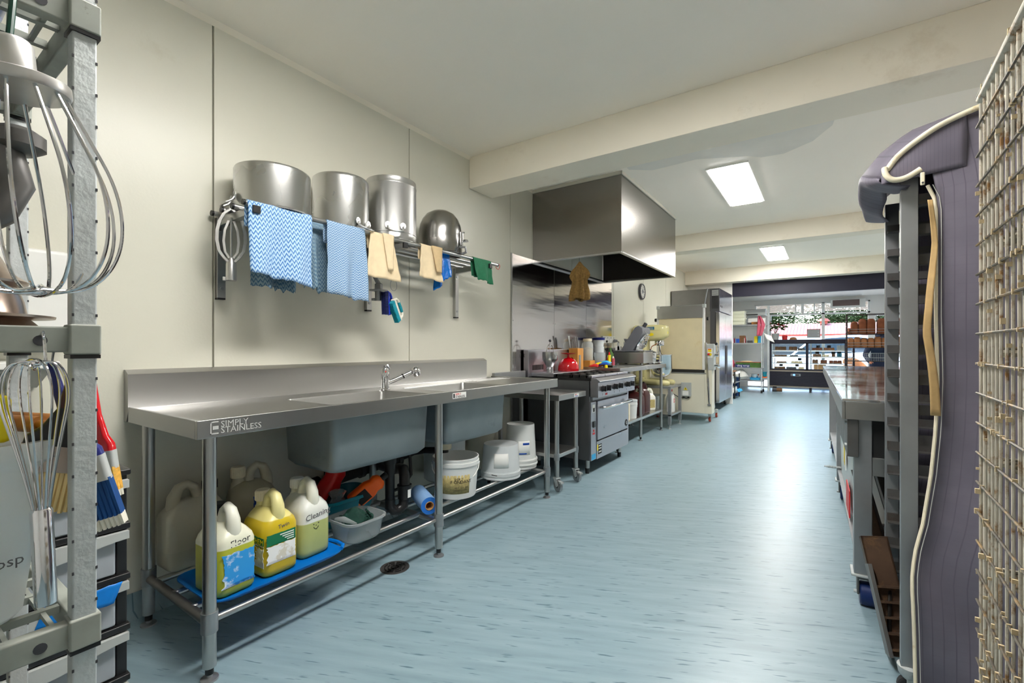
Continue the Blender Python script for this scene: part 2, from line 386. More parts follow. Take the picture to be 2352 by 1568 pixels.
# ---------------------------------------------------------------- mesh helpers
OFF = {}
class MB:
    """collects shapes; build() links them as one mesh object"""
    def __init__(s): s.v = []; s.f = []; s.uv = {}
    def add(s, vs, fs):
        o = len(s.v); s.v += [Vector(p) for p in vs]; s.f += [tuple(i + o for i in f) for f in fs]; return s
    def box(s, x0, x1, y0, y1, z0, z1):
        vs = [(x, y, z) for z in (z0, z1) for y in (y0, y1) for x in (x0, x1)]
        return s.add(vs, [(0, 2, 3, 1), (4, 5, 7, 6), (0, 1, 5, 4), (2, 6, 7, 3), (0, 4, 6, 2), (1, 3, 7, 5)])
    def loft(s, rings, cap0=True, cap1=True, closed=True):
        n = len(rings[0]); vs = [p for r in rings for p in r]; fs = []
        for k in range(len(rings) - 1):
            for i in range(n if closed else n - 1):
                j = (i + 1) % n
                fs.append((k * n + i, k * n + j, (k + 1) * n + j, (k + 1) * n + i))
        if cap0: fs.append(tuple(reversed(range(n))))
        if cap1: fs.append(tuple((len(rings) - 1) * n + i for i in range(n)))
        return s.add(vs, fs)
    def cyl(s, p0, p1, r, r2=None, n=16, caps=True):
        p0, p1 = Vector(p0), Vector(p1); r2 = r if r2 is None else r2
        d = (p1 - p0).normalized(); a = d.orthogonal().normalized(); b = d.cross(a)
        ring = lambda p, q: [p + (a * math.cos(2 * PI * i / n) + b * math.sin(2 * PI * i / n)) * q for i in range(n)]
        return s.loft([ring(p0, r), ring(p1, r2)], caps, caps)
    def lathe(s, prof, c=(0, 0, 0), n=28, axis=None):
        q = Matrix.Identity(3) if axis is None else Vector(axis).to_track_quat('Z', 'Y').to_matrix()
        c = Vector(c)
        rings = [[c + q @ Vector((max(r, 1e-4) * math.cos(2 * PI * i / n), max(r, 1e-4) * math.sin(2 * PI * i / n), z)) for i in range(n)] for r, z in prof]
        return s.loft(rings)
    def tube(s, pts, r, n=8, closed=False):
        pts = [Vector(p) for p in pts]; m = len(pts); rings = []; up = None
        for i, p in enumerate(pts):
            a = pts[(i - 1) % m] if (closed or i > 0) else p
            b = pts[(i + 1) % m] if (closed or i < m - 1) else p
            d = (b - a).normalized()
            if up is None: up = d.orthogonal().normalized()
            else:
                up = (up - d * up.dot(d)); up = up.normalized() if up.length > 1e-6 else d.orthogonal().normalized()
            e = d.cross(up); rr = r[i] if isinstance(r, (list, tuple)) else r
            rings.append([p + (up * math.cos(2 * PI * k / n) + e * math.sin(2 * PI * k / n)) * rr for k in range(n)])
        if closed: rings.append(rings[0]); return s.loft(rings, False, False)
        return s.loft(rings)
    def prism(s, poly, a0, a1, ax='x'):
        """extrude a 2d polygon along ax; poly holds the two other coordinates in xyz order"""
        def p(q, a): return {'x': (a, q[0], q[1]), 'y': (q[0], a, q[1]), 'z': (q[0], q[1], a)}[ax]
        return s.loft([[p(q, a0) for q in poly], [p(q, a1) for q in poly]])
    def grid(s, fn, nu, nv):
        o = len(s.v)
        for j in range(nv + 1):
            for i in range(nu + 1):
                s.v.append(Vector(fn(i / nu, j / nv))); s.uv[len(s.v) - 1] = (i / nu, j / nv)
        for j in range(nv):
            for i in range(nu):
                a = o + j * (nu + 1) + i
                s.f.append((a, a + 1, a + nu + 2, a + nu + 1))
        return s
    def xf(s, m, start=0):
        for i in range(start, len(s.v)): s.v[i] = m @ s.v[i]
        return s
    def build(s, name, m, parent=None, bevel=0, seg=2, smooth=38, solid=0, sub=0, world=True, origin=None):
        me = bpy.data.meshes.new(name)
        if parent is not None: off = OFF[parent.name]
        elif origin is not None: off = Vector(origin)
        else:
            xs = [p.x for p in s.v]; ys = [p.y for p in s.v]; zs = [p.z for p in s.v]
            off = Vector(((min(xs) + max(xs)) / 2, (min(ys) + max(ys)) / 2, min(zs)))
        me.from_pydata([tuple(p - off) for p in s.v], [], s.f)
        if s.uv:
            lay = me.uv_layers.new(name='uv')
            for lp in me.loops: lay.data[lp.index].uv = s.uv.get(lp.vertex_index, (0, 0))
        bm = bmesh.new(); bm.from_mesh(me); bmesh.ops.recalc_face_normals(bm, faces=bm.faces); bm.to_mesh(me); bm.free()
        if smooth:
            me.shade_smooth(); me.set_sharp_from_angle(angle=R(smooth))
        me.materials.append(M[m] if isinstance(m, str) else m)
        o = bpy.data.objects.new(name, me); C.objects.link(o)
        if parent is not None: o.parent = parent; OFF[o.name] = off
        else: o.location = off; OFF[o.name] = off
        if solid:
            md = o.modifiers.new('solid', 'SOLIDIFY'); md.thickness = solid; md.offset = 0
        if sub:
            md = o.modifiers.new('sub', 'SUBSURF'); md.levels = sub; md.render_levels = sub
        if bevel:
            md = o.modifiers.new('bevel', 'BEVEL'); md.width = bevel; md.segments = seg; md.limit_method = 'ANGLE'; md.angle_limit = R(40); md.harden_normals = bool(smooth)
        return o
def thing(name, label, cat, loc, rz=0.0, group=None, local=False):
    o = bpy.data.objects.new(name, None); o.empty_display_size = 0.1; C.objects.link(o)
    o.location = loc; o.rotation_euler = (0, 0, rz); o['label'] = label; o['category'] = cat
    if group: o['group'] = group
    OFF[o.name] = Vector((0, 0, 0)) if local else Vector(loc)
    return o
def tag(o, label, cat, group=None):
    o['label'] = label; o['category'] = cat
    if group: o['group'] = group
    return o
def struct(o, label=None):
    o['kind'] = 'structure'
    if label: o['label'] = label
    return o
def dup(root, loc, rz=None, label=None, group=None, scale=None):
    def cp(o, par):
        c = o.copy(); C.objects.link(c); c.parent = par; OFF[c.name] = OFF[o.name]
        for ch in o.children: cp(ch, c)
        return c
    r = cp(root, None); r.location = loc
    if rz is not None: r.rotation_euler = (0, 0, rz)
    if label: r['label'] = label
    if group: r['group'] = group
    if scale: r.scale = scale
    return r
def rrect(cx, cy, w, d, r, z, n=5):
    pts = []
    for k, (sx, sy) in enumerate(((1, 1), (-1, 1), (-1, -1), (1, -1))):
        for i in range(n + 1):
            a = PI / 2 * (k + i / n)
            pts.append((cx + sx * (w / 2 - r) + r * math.cos(a), cy + sy * (d / 2 - r) + r * math.sin(a), z))
    return pts
def text(s, size, m, parent, mtx, depth=0.0006, name='lettering', align='LEFT'):
    """flat lettering as a mesh part; mtx maps the text plane (x right, y up) to the world"""
    cu = bpy.data.curves.new('t', 'FONT'); cu.body = s; cu.size = size; cu.extrude = depth / 2; cu.align_x = align; cu.resolution_u = 2
    tmp = bpy.data.objects.new('t', cu); C.objects.link(tmp)
    dg = bpy.context.evaluated_depsgraph_get(); me = bpy.data.meshes.new_from_object(tmp.evaluated_get(dg))
    bpy.data.objects.remove(tmp); bpy.data.curves.remove(cu)
    off = OFF[parent.name]; me.transform(Matrix.Translation(-off) @ mtx); me.name = name
    me.materials.clear(); me.materials.append(M[m])
    o = bpy.data.objects.new(name, me); C.objects.link(o); o.parent = parent; OFF[o.name] = off
    return o
def plane_m(o, xd, yd):
    """matrix for text(): origin o, text direction xd, text up yd"""
    xd, yd = Vector(xd).normalized(), Vector(yd).normalized(); zd = xd.cross(yd)
    m = Matrix((xd, yd, zd)).transposed().to_4x4(); m.translation = Vector(o); return m
def catmull(pts, k=5, closed=False):
    p = [Vector(q) for q in pts]; n = len(p); out = []
    for i in range(n if closed else n - 1):
        a, b, c, d = (p[(i + j) % n] if closed else p[min(max(i + j, 0), n - 1)] for j in (-1, 0, 1, 2))
        for s in range(k):
            t = s / k; out.append(.5 * ((2 * b) + (c - a) * t + (2 * a - 5 * b + 4 * c - d) * t * t + (3 * b - a - 3 * c + d) * t ** 3))
    if not closed: out.append(p[-1])
    return out
def noise(x, y=0.0, z=0.0):
    from mathutils import noise as nn
    return nn.noise(Vector((x, y, z)))

# ---------------------------------------------------------------- the setting
XR = 3.95       # right wall
YF = 14.9       # shop window wall
YB = -1.7       # wall behind the camera
HC = 2.715
b = MB().box(0, XR, YB, YF + 0.1, -0.08, 0); fl = struct(b.build('floor', 'vinyl_floor', smooth=0), 'pale blue streaked vinyl floor')
dr = MB().lathe([(0.0, 0.001), (0.062, 0.001), (0.07, 0.003), (0.075, 0.002), (0.075, 0.0)], (0.577, 1.633, 0), 32)
tag_dr = dr.build('floor_drain', 'steel_dark'); tag(tag_dr, 'round dark metal drain grate set in the blue floor', 'drain')
for k in range(3):
    q = MB(); r0 = 0.018 + 0.017 * k
    for i in range(8):
        a0 = 2 * PI * i / 8 + 0.08; a1 = a0 + 2 * PI / 8 - 0.2
        pts = [(0.577 + r0 * math.cos(a0 + (a1 - a0) * t / 4), 1.633 + r0 * math.sin(a0 + (a1 - a0) * t / 4), 0.0035) for t in range(5)]
        q.tube(pts, 0.003, 4)
    q.build('grate_slots', 'black_rough', tag_dr)
b = MB().box(-0.16, -0.012, YB, YF + 0.1, 0, 2.9); wl_ = struct(b.build('wall_left', 'wall_joint', smooth=0), 'cream panelled long wall')
ys = [1.013 + 1.259 * k for k in range(-3, 9)]
ys = [YB] + [y for y in ys if y > YB] + [YF]
for a, c in zip(ys[:-1], ys[1:]):
    MB().box(-0.014, 0, a + 0.004, c - 0.004, 0, HC).build('panel', 'wall_panel', wl_, bevel=0.002)
b = MB().prism([(0, 0), (0.03, 0), (0.008, 0.03), (0.004, 0.105), (0, 0.105)], 0, 1, 'y')
for i, p in enumerate(b.v): p.y = YB if p.y < 0.5 else 10.1
struct(b.build('baseboard_left', 'vinyl_floor'), 'coved blue vinyl skirting')
struct(MB().box(XR, XR + 0.15, YB, YF + 0.1, 0, 2.9).build('wall_right', 'wall_white', smooth=0), 'plain white side wall')
struct(MB().box(-0.16, XR + 0.15, YB - 0.15, YB, 0, 2.9).build('wall_back', 'wall_white', smooth=0), 'plain white end wall')
struct(MB().box(-0.16, XR + 0.15, YB - 0.15, 10.25, HC, HC + 0.2).build('ceiling', 'ceiling_paint', smooth=0), 'off white kitchen ceiling')
for nm, (y0, y1, z0) in dict(beam=(2.931, 3.239, 2.457), beam2=(6.652, 6.905, 2.488), beam3=(9.94, 10.25, 2.44)).items():
    struct(MB().box(0.002, XR, y0, y1, z0, HC).build('beam', 'beam_paint', bevel=0.004), 'painted cross beam under the ceiling')
MB().prism([(0.997, 3.93), (1.0, 3.36), (1.45, 3.30), (2.45, 3.30), (2.52, 3.55), (2.47, 3.95), (2.35, 4.17), (2.15, 4.31), (1.99, 4.29), (1.905, 4.20), (1.54, 4.03), (1.16, 4.06)], HC - .0012, HC - .0002, 'z').build('repair_patch', 'patch_paint', bpy.data.objects['ceiling'], smooth=0)
q = MB()
for y0, y1 in ((YB, 2.931), (3.239, 6.652), (6.905, 9.94)):
    q.prism([(0.0, HC - 0.022), (0.022, HC), (0.0, HC)], 0, 1, 'y')
    for p in q.v[-6:]: p.y = y0 if p.y < 0.5 else y1
struct(q.build('trim_1', 'beam_paint', smooth=0), 'narrow cornice bead along wall and ceiling')
# shop beyond the opening
struct(MB().box(0.0, 0.862, 10.2, 10.25, 0, 2.44).build('wall_stub', 'wall_white'), 'white boarded wall end beside the refrigerator')
ws = bpy.data.objects['wall_stub']
for k in range(7): MB().box(0.002, 0.860, 10.192, 10.2, 1.90 + 0.078 * k, 1.90 + 0.078 * k + 0.074).build('board', 'wall_white', ws, bevel=0.002)
struct(MB().box(0.862, XR, 10.2, 10.3, 2.167, 2.44).build('wall_bulkhead', 'navy_paint'), 'dark navy bulkhead over the shop opening')
struct(MB().box(-0.16, XR + 0.15, 10.25, YF + 0.12, 2.48, 2.9).build('ceiling_shop', 'wall_white', smooth=0), 'white ceiling of the shop')
WX0, WX1 = 1.10, 3.36
wf = MB()
wf.box(0, 0.55, YF, YF + 0.1, 0, 2.48); wf.box(0.55, 0.72, YF, YF + 0.1, 0.22, 2.48); wf.box(0.72, WX0, YF, YF + 0.1, 0.22, 2.06)
wf.box(0.72, WX1, YF, YF + 0.1, 2.36, 2.48); wf.box(0.55, WX1, YF, YF + 0.1, 0, 0.04); wf.box(WX1, 3.42, YF, YF + 0.1, 0, 2.48); wf.box(3.42, XR, YF, YF + 0.1, 2.03, 2.48)
struct(wf.build('wall_front', 'wall_white', smooth=0), 'white shop front wall with windows')
win = struct(MB().box(WX0, WX1, YF - 0.01, YF + 0.05, 2.03, 2.075).box(WX0, WX0 + 0.045, YF - 0.01, YF + 0.05, 0.04, 2.03).box(WX1 - 0.045, WX1, YF - 0.01, YF + 0.05, 0.04, 2.36)
             .box(2.33, 2.40, YF - 0.01, YF + 0.05, 0.04, 2.36).box(0.72, WX1, YF - 0.01, YF + 0.05, 2.325, 2.36)
             .box(0.72, 0.76, YF - 0.01, YF + 0.05, 2.06, 2.36).box(1.72, 1.75, YF, YF + 0.05, 2.075, 2.33).box(1.86, 1.93, YF, YF + 0.05, 2.075, 2.33).box(2.15, 2.18, YF, YF + 0.05, 2.075, 2.33)
             .build('window_1', 'white_plastic', bevel=0.003), 'white framed shop window')
for x0, x1, z0, z1 in ((WX0 + .045, 2.33, .04, 2.03), (2.40, WX1 - .045, .04, 2.03), (.55, WX0, .04, .22), (0.76, 1.72, 2.075, 2.325), (1.75, 1.86, 2.075, 2.325), (1.93, 2.15, 2.075, 2.325), (2.18, 2.33, 2.075, 2.325), (2.40, WX1 - .045, 2.075, 2.325)):
    MB().box(x0, x1, YF + 0.018, YF + 0.024, z0, z1).build('pane', 'glass', win, smooth=0)
dd = struct(MB().box(3.42, 3.47, YF, YF + 0.08, 0, 2.03).box(3.47, XR, YF, YF + 0.08, 1.96, 2.03).box(3.47, XR, YF, YF + 0.08, 0.9, 1.0).build('door_1', 'white_plastic', bevel=0.003), 'white framed mesh security door')
q = MB()
for k in range(14):
    q.tube([(3.47 + 0.07 * (k - 6), YF + 0.04, 1.0), (3.47 + 0.07 * (k - 6) + 0.55, YF + 0.04, 1.96)], 0.004, 4)
    q.tube([(3.47 + 0.07 * (k + 1), YF + 0.04, 1.0), (3.47 + 0.07 * (k + 1) - 0.55, YF + 0.04, 1.96)], 0.004, 4)
q.v = [Vector((min(max(p.x, 3.47), XR - 0.005), p.y, p.z)) for p in q.v]
q.build('mesh_screen', 'light_grey', dd)['kind'] = 'stuff'
# ceiling lights: three panels, the first one over the camera
HS = 2.48
for k, (yy, HC_) in enumerate(((0.47, HC), (4.32, HC), (8.2, HC), (11.0, HS))):  # the last panel is unseen, added to brighten the shop
    lab = ['flush rectangular ceiling light panel of the bay beside the sink bench', 'bright ceiling light panel between the range hood and first beam', 'bright ceiling light panel in the bay near the refrigerator', 'unseen ceiling light panel added to brighten the shop behind the navy bulkhead'][k]
    t = thing('ceiling_light', lab, 'light', (1.725, yy + 0.6, HC_ - 0.02), group='ceiling light panels')
    f = MB().box(1.555, 1.58, yy - .02, yy + 1.24, HC_ - .012, HC_).box(1.87, 1.895, yy - .02, yy + 1.24, HC_ - .012, HC_).box(1.58, 1.87, yy - .02, yy, HC_ - .012, HC_).box(1.58, 1.87, yy + 1.215, yy + 1.24, HC_ - .012, HC_)
    f.build('frame', 'white_plastic', t)
    MB().box(1.58, 1.87, yy, yy + 1.215, HC_ - .018, HC_ - 0.002).build('diffuser', 'panel_light', t, smooth=0)
# ================================================================ sink bench
def leg_feet(mb_leg, x, y, z1, r, parent, name='leg', foot=True, m='stainless'):
    o = MB().cyl((x, y, 0.045), (x, y, z1), r, n=18).build(name, m, parent)
    if foot:
        MB().cyl((x, y, 0.02), (x, y, 0.05), r * 0.62, n=12).build('foot_sleeve', 'black_plastic', o)
        MB().lathe([(0.0, 0), (r * 1.35, 0), (r * 1.3, 0.006), (r * 0.45, 0.010), (r * 0.42, 0.03), (0, 0.03)], (x, y, 0), 16).build('foot', 'steel_grey', o)
    return o
BY0, BY1, BXF = 0.672, 3.176, 0.70
sb = thing('sink_bench', 'long stainless steel double bowl sink bench along the cream wall', 'sink bench', (0.35, 1.92, 0))
holes = [(1.235, 1.835), (1.985, 2.565)]
HX0, HX1 = 0.24, 0.625
t = MB()
cuts = [BY0 + .0142, holes[0][0], holes[0][1], holes[1][0], holes[1][1], BY1 - .0142]
for i, (a, c) in enumerate(zip(cuts[:-1], cuts[1:])):
    if i % 2 == 0: t.box(0.02, BXF - 0.0142, a, c, 0.872, 0.892)
    else: t.box(0.02, HX0, a, c, 0.872, 0.892); t.box(HX1, BXF - 0.0142, a, c, 0.872, 0.892)
top = t.build('worktop', 'stainless_brush', sb)
MB().box(BXF - 0.014, BXF, BY0, BY1, 0.838, 0.902).box(0.05, BXF, BY1 - 0.014, BY1, 0.838, 0.902).build('raised_edge', 'stainless_brush', sb, bevel=0.003)
MB().box(0.05, BXF - .0145, BY0, BY0 + 0.014, 0.838, 0.902).build('end_edge', 'steel_end', sb, bevel=0.003)
MB().prism([(0.0, 0.838), (0.03, 0.838), (0.055, 0.888), (0.05, 0.895), (0.05, 1.036), (0.016, 1.054), (0.0, 1.054)], 0, 1, 'y').xf(Matrix.Diagonal((1, 2.433, 1, 1))).xf(Matrix.Translation((0, BY0, 0))).build('splashback', 'stainless_brush', sb)
# drainer flutes at the far end
for k in range(4):
    MB().cyl((0.16 + 0.035 * k, 2.70, 0.892), (0.16 + 0.035 * k, 3.14, 0.892), 0.004, n=8).build('drain_flute', 'stainless', top)
for a, c in holes:
    cy = (a + c) / 2; cx = (HX0 + HX1) / 2; w = HX1 - HX0; d = c - a
    rings = [rrect(cx, cy, w, d, .03, .892), rrect(cx, cy, w - .008, d - .008, .03, .882), rrect(cx, cy, w - .03, d - .03, .04, .62), rrect(cx, cy, w - .07, d - .07, .05, .600), rrect(cx, cy, 0.09, 0.09, .04, .594)]
    MB().loft(rings, False, True).build('bowl', 'stainless', sb, smooth=50)
    rings = [rrect(cx - .01, cy, w + .03, d + .004, .035, .868), rrect(cx - .01, cy, w + .03, d + .004, .035, .84), rrect(cx - .01, cy, w + .012, d - .012, .04, .60), rrect(cx - .01, cy, w - .03, d - .05, .05, .575), rrect(cx - .01, cy, 0.1, 0.1, .04, .572)]
    MB().loft(rings, False, True).build('bowl_casing', 'basin_grey', sb, smooth=50)
for y in (0.722, 1.862, 3.05):
    leg_feet(None, 0.671, y, 0.85, 0.0215, sb); leg_feet(None, 0.115, y, 0.85, 0.0215, sb)
    for x in (0.671, 0.115): MB().cyl((x, y, 0.165), (x, y, 0.235), 0.0265, n=18).build('leg_collar', 'steel_grey', sb)
    MB().cyl((0.115, y, 0.194), (0.671, y, 0.194), 0.0165, n=14).build('cross_rail', 'steel_dark' if y < 1 else 'stainless', sb)
for x in (0.665, 0.525, 0.36, 0.19):
    MB().cyl((x, 0.722, 0.20), (x, 3.05, 0.20), 0.0125, n=12).build('shelf_rail', 'stainless', sb)
# maker's plate and sticker
text('SIMPLY', 0.030, 'etched', sb, plane_m((BXF + .0005, 0.745, 0.872), (0, 1, 0), (0, 0, 1)))
text('STAINLESS', 0.030, 'etched', sb, plane_m((BXF + .0005, 0.745, 0.851), (0, 1, 0), (0, 0, 1)))
q = MB().box(BXF, BXF + .0012, .712, .716, .850, .894).box(BXF, BXF + .0012, .712, .738, .850, .854).box(BXF, BXF + .0012, .712, .738, .890, .894).box(BXF, BXF + .0012, .720, .738, .866, .878); q.build('logo', 'etched', sb, smooth=0)
st = MB().box(BXF, BXF + .0012, 1.945, 2.06, .858, .890).build('sticker', 'paper_white', sb, smooth=0)
text('SIMPLY', 0.016, 'label_red', st, plane_m((BXF + .0015, 1.965, .876), (0, 1, 0), (0, 0, 1)))
text('STAINLESS', 0.018, 'ink_black', st, plane_m((BXF + .0015, 1.965, .861), (0, 1, 0), (0, 0, 1)))
MB().box(BXF, BXF + .002, 1.949, 1.960, .862, .886).build('sticker_mark', 'ink_black', st, smooth=0)
# mixer tap
tap = MB().lathe([(0, 0), (.030, 0), (.030, .008), (.024, .012), (.023, .06), (.0245, .062), (.0245, .105), (.023, .107), (.023, .125), (.018, .132), (0, .132)], (0.25, 1.845, 0.892), 24).build('tap', 'chrome', sb)
MB().tube([(0.25, 1.845, .93), (0.285, 1.90, .955), (0.335, 1.975, .995)], [.013, .014, .014], 14).build('spout', 'chrome', tap)
MB().cyl((0.306, 1.931, .971), (0.310, 1.937, .975), .0155, n=14).build('seal_ring', 'black_plastic', tap)
MB().lathe([(0, -.03), (.02, -.03), (.026, -.015), (.027, .005), (.020, .022), (0, .030)], (0.350, 1.998, 1.002), 20, axis=(-.25, -.3, .9)).build('spray_head', 'chrome', tap, smooth=60)
MB().tube([(0.25, 1.843, 1.018), (0.255, 1.838, 1.035), (0.245, 1.862, 1.04), (0.26, 1.875, 1.018)], [.010, .009, .008, .008], 8).build('lever', 'chrome', tap)
MB().cyl((0.270, 1.832, 1.004), (0.2735, 1.830, 1.004), .004, n=10).build('hot_mark', 'red_plastic', tap)

# plumbing below the bowls
pl = thing('drain_pipework', 'black plastic drain pipes and traps below the sink bowls', 'pipes', (0.42, 1.7, 0.0))
MB().lathe([(.030, .44), (.030, .50), (.036, .50), (.036, .535), (.045, .54), (.045, .572), (0, .572)], (0.42, 1.735, 0), 18).cyl((0.42, 1.735, .29), (0.42, 1.735, .46), .026, n=16).build('tailpiece', 'black_plastic', pl)
MB().tube([(0.42, 1.735, .30), (0.42, 1.735, .26), (0.43, 1.755, .235), (0.44, 1.78, .232), (0.45, 1.805, .25), (0.45, 1.815, .30), (0.45, 1.815, .36)], .029, 14).build('trap_bend', 'black_plastic', pl)
MB().cyl((0.45, 1.815, .29), (0.45, 1.815, .36), .037, n=16).cyl((0.45, 1.815, .355), (0.45, 1.815, .368), .041, n=16).build('trap_collar', 'black_plastic', pl)
MB().tube([(0.45, 1.815, .36), (0.45, 1.815, .42), (0.43, 1.825, .45), (0.39, 1.84, .445), (0.30, 1.87, .42), (0.12, 1.93, .40)], .030, 14).build('elbow_pipe', 'black_plastic', pl)
MB().tube([(0.06, 1.50, .36), (0.06, 1.7, .38), (0.06, 2.0, .40), (0.06, 2.25, .43)], .034, 12).build('waste_pipe', 'black_rough', pl)
for y in (1.5, 1.8, 2.1): MB().cyl((0.06, y, .375 + (y - 1.5) * .03), (0.06, y + .03, .378 + (y - 1.5) * .03), .042, n=14).build('pipe_clip', 'black_plastic', pl)
MB().cyl((0.42, 2.18, .478), (0.42, 2.18, .50), .026, n=16).build('tailpiece', 'black_plastic', pl)
MB().lathe([(.042, .50), (.045, .51), (.045, .555), (.040, .572), (0, .572)], (0.42, 2.18, 0), 20).build('waste_nut', 'cover_trim', pl)
MB().tube([(0.42, 2.18, .495), (0.40, 2.17, .490), (0.30, 2.12, .486), (0.08, 2.05, .44)], .021, 12).build('branch_pipe', 'black_plastic', pl)
MB().tube([(0.30, 1.93, .56), (0.34, 1.96, .48), (0.36, 1.95, .38), (0.34, 1.90, .31), (0.32, 1.84, .30)], .010, 8).build('flexible_hose', 'black_plastic', pl)
MB().box(0.004, 0.03, 1.60, 1.63, .21, .55).build('wall_conduit', 'steel_dark', pl)
MB().box(.4875, .489, 1.805, 1.827, .30, .345).build('pipe_label', 'paper_white', pl, smooth=0)

# ================================================================ jerrycans and tubs under the bench
RZ = 0.2135
mat('can_handle', srgb(226, 226, 212), .32, sss=.15); mat('can_handle_old', srgb(190, 184, 164), .35, var=.1); mat('can_handle_yellow', srgb(222, 214, 150), .32)
def jerrycan(name, label, loc, rz, l, w, h, m, cap, group=None, hm='can_handle'):
    t = thing(name, label, 'jerrycan', loc, rz, group, local=True)
    k = h / .32
    rings = [rrect(0, 0, l * .86, w * .84, .025, 0), rrect(0, 0, l * .98, w * .98, .032, .012), rrect(0, 0, l, w, .035, .03), rrect(0, 0, l, w, .035, .185 * k), rrect(0, 0, l * .96, w * .92, .036, .205 * k),
             rrect(-.004, 0, l * .84, w * .70, .035, .228 * k), rrect(-.012, 0, l * .62, w * .46, .025, .246 * k), rrect(-.02, 0, l * .4, w * .3, .02, .252 * k)]
    MB().loft(rings).build('body', m, t, smooth=70)
    hx = l * .5
    MB().tube([(hx * .58, 0, .195 * k), (hx * .66, 0, .228 * k), (hx * .62, 0, .264 * k), (hx * .46, 0, .298 * k), (hx * .20, 0, .308 * k), (-hx * .04, 0, .290 * k), (-hx * .14, 0, .262 * k), (-hx * .12, 0, .23 * k)],
              [.026, .026, .025, .021, .019, .020, .022, .026], 12).build('handle', hm or m, t, smooth=70)
    cx = -hx * .58
    MB().lathe([(.032, .20 * k), (.030, .245 * k), (.025, .252 * k), (.025, .282 * k), (0, .282 * k)], (cx, 0, 0), 20).build('neck', hm or m, t)
    c = MB().lathe([(0.029, .268 * k), (.030, .27 * k), (.0295, .306 * k), (.026, .310 * k), (0, .310 * k)], (cx, 0, 0), 24)
    for i in range(24):
        a = 2 * PI * i / 24; c.cyl((cx + .0298 * math.cos(a), .0298 * math.sin(a), .270 * k), (cx + .0298 * math.cos(a), .0298 * math.sin(a), .303 * k), .0016, n=5)
    c.build('cap', cap, t)
    return t
def loc2w(t): return Matrix.Translation(t.location) @ Matrix.Rotation(t.rotation_euler[2], 4, 'Z')
def patch(t, m, face, a0, a1, z0, z1, l, w, name='label', jag=0.0, seed=1, e=.0012):
    """thin paper label on a can's face ('x' = handle end, 'y' = the -y side, local frame), with a torn outline"""
    rnd = random.Random(seed); n = 14; pts = []
    for i in range(n + 1): pts.append((a0 + (a1 - a0) * i / n, z0 + rnd.uniform(0, jag)))
    for i in range(n + 1): pts.append((a1 - rnd.uniform(0, jag) * .3 * (0 < i < n), z0 + (z1 - z0) * i / n))
    for i in range(n + 1): pts.append((a1 + (a0 - a1) * i / n, z1 - rnd.uniform(0, jag) * (.5 if 0 < i < n else 0)))
    for i in range(n + 1): pts.append((a0 + rnd.uniform(0, jag) * (0 < i < n), z1 + (z0 - z1) * i / n))
    q = MB()
    if face == 'x': q.prism(pts, l / 2 + .0004, l / 2 + .0004 + e, 'x')
    else: q.prism(pts, -w / 2 - .0004 - e, -w / 2 - .0004, 'y')
    return q.build(name, m, t, smooth=0)
SL, SW = .185, .150
bt = thing('plastic_tray', 'bright blue plastic tray under the row of yellow jerrycans', 'tray', (0.49, 1.06, RZ))
bp = []
n = 6
def tray_prof(s, z): return rrect(0.472, 1.015, .345 + s, .535 + s, .06, z, 6)
MB().loft([tray_prof(-.05, RZ + .003), tray_prof(-.045, RZ + .001), tray_prof(-.01, RZ + .014), tray_prof(.012, RZ + .022), tray_prof(.012, RZ + .027), tray_prof(-.015, RZ + .019), tray_prof(-.055, RZ + .008)], True, True).build('tray_body', 'tray_blue', bt, smooth=60)
MB().tube([(0.62, 1.282, RZ + .024), (0.60, 1.305, RZ + .026), (0.55, 1.313, RZ + .026), (0.50, 1.305, RZ + .026), (0.48, 1.282, RZ + .024)], .009, 8).build('grip', 'tray_blue', bt)
ZT = RZ + .009
c1 = jerrycan('jerrycan', "milky jerrycan of green liquid with a torn blue label and black cap", (0.512, 0.842, ZT), R(3), SL, SW, .325, 'can_floor', 'black_plastic', 'jerrycans on the blue tray')
patch(c1, 'label_sky', 'x', -.060, .062, .035, .160, SL, SW, jag=.012, seed=3); patch(c1, 'label_sky', 'y', .0, .088, .035, .155, SL, SW, jag=.022, seed=4)
text('Floor', .034, 'ink_black', c1, plane_m((SL / 2 * .99 + .001, -.028, .178), (0, 1, .12), (-.1, 0, 1)))
text('t', .06, 'paper_white', c1, plane_m((.03, -SW / 2 - .0022, .075), (1, 0, 0), (0, 0, 1)))
c2 = jerrycan('jerrycan', 'jerrycan of deep yellow liquid with a green and white label and cream cap', (0.500, 1.022, ZT), R(2), SL, SW, .330, 'can_twin', 'cover_trim', 'jerrycans on the blue tray', 'can_handle_yellow')
patch(c2, 'label_peel', 'x', -.068, .056, .055, .128, SL, SW, jag=.010, seed=8); patch(c2, 'label_green', 'x', -.068, .056, .128, .172, SL, SW, jag=.003, seed=9, e=.0016)
patch(c2, 'label_peel', 'y', .02, .088, .045, .125, SL, SW, jag=.026, seed=10); patch(c2, 'label_green', 'y', .0, .088, .125, .165, SL, SW, jag=.006, seed=11, e=.0016)
text('CHEM', .030, 'label_yellow', c2, plane_m((.004, -SW / 2 - .0026, .137), (1, 0, 0), (0, 0, 1)))
text('MANUFACTURERS', .010, 'cake_cream', c2, plane_m((.008, -SW / 2 - .0026, .128), (1, 0, 0), (0, 0, 1)))
text('Twin', .024, 'ink_grey', c2, plane_m((SL / 2 + .0014, -.02, .186), (0, 1, .1), (0, 0, 1)))
q = MB()
for i in range(4): q.box(SL / 2 + .0018, SL / 2 + .0024, -.012 + .010 * i, .048, .160 - i * .009, .164 - i * .009)
q.build('small_print', 'paper_white', c2, smooth=0)
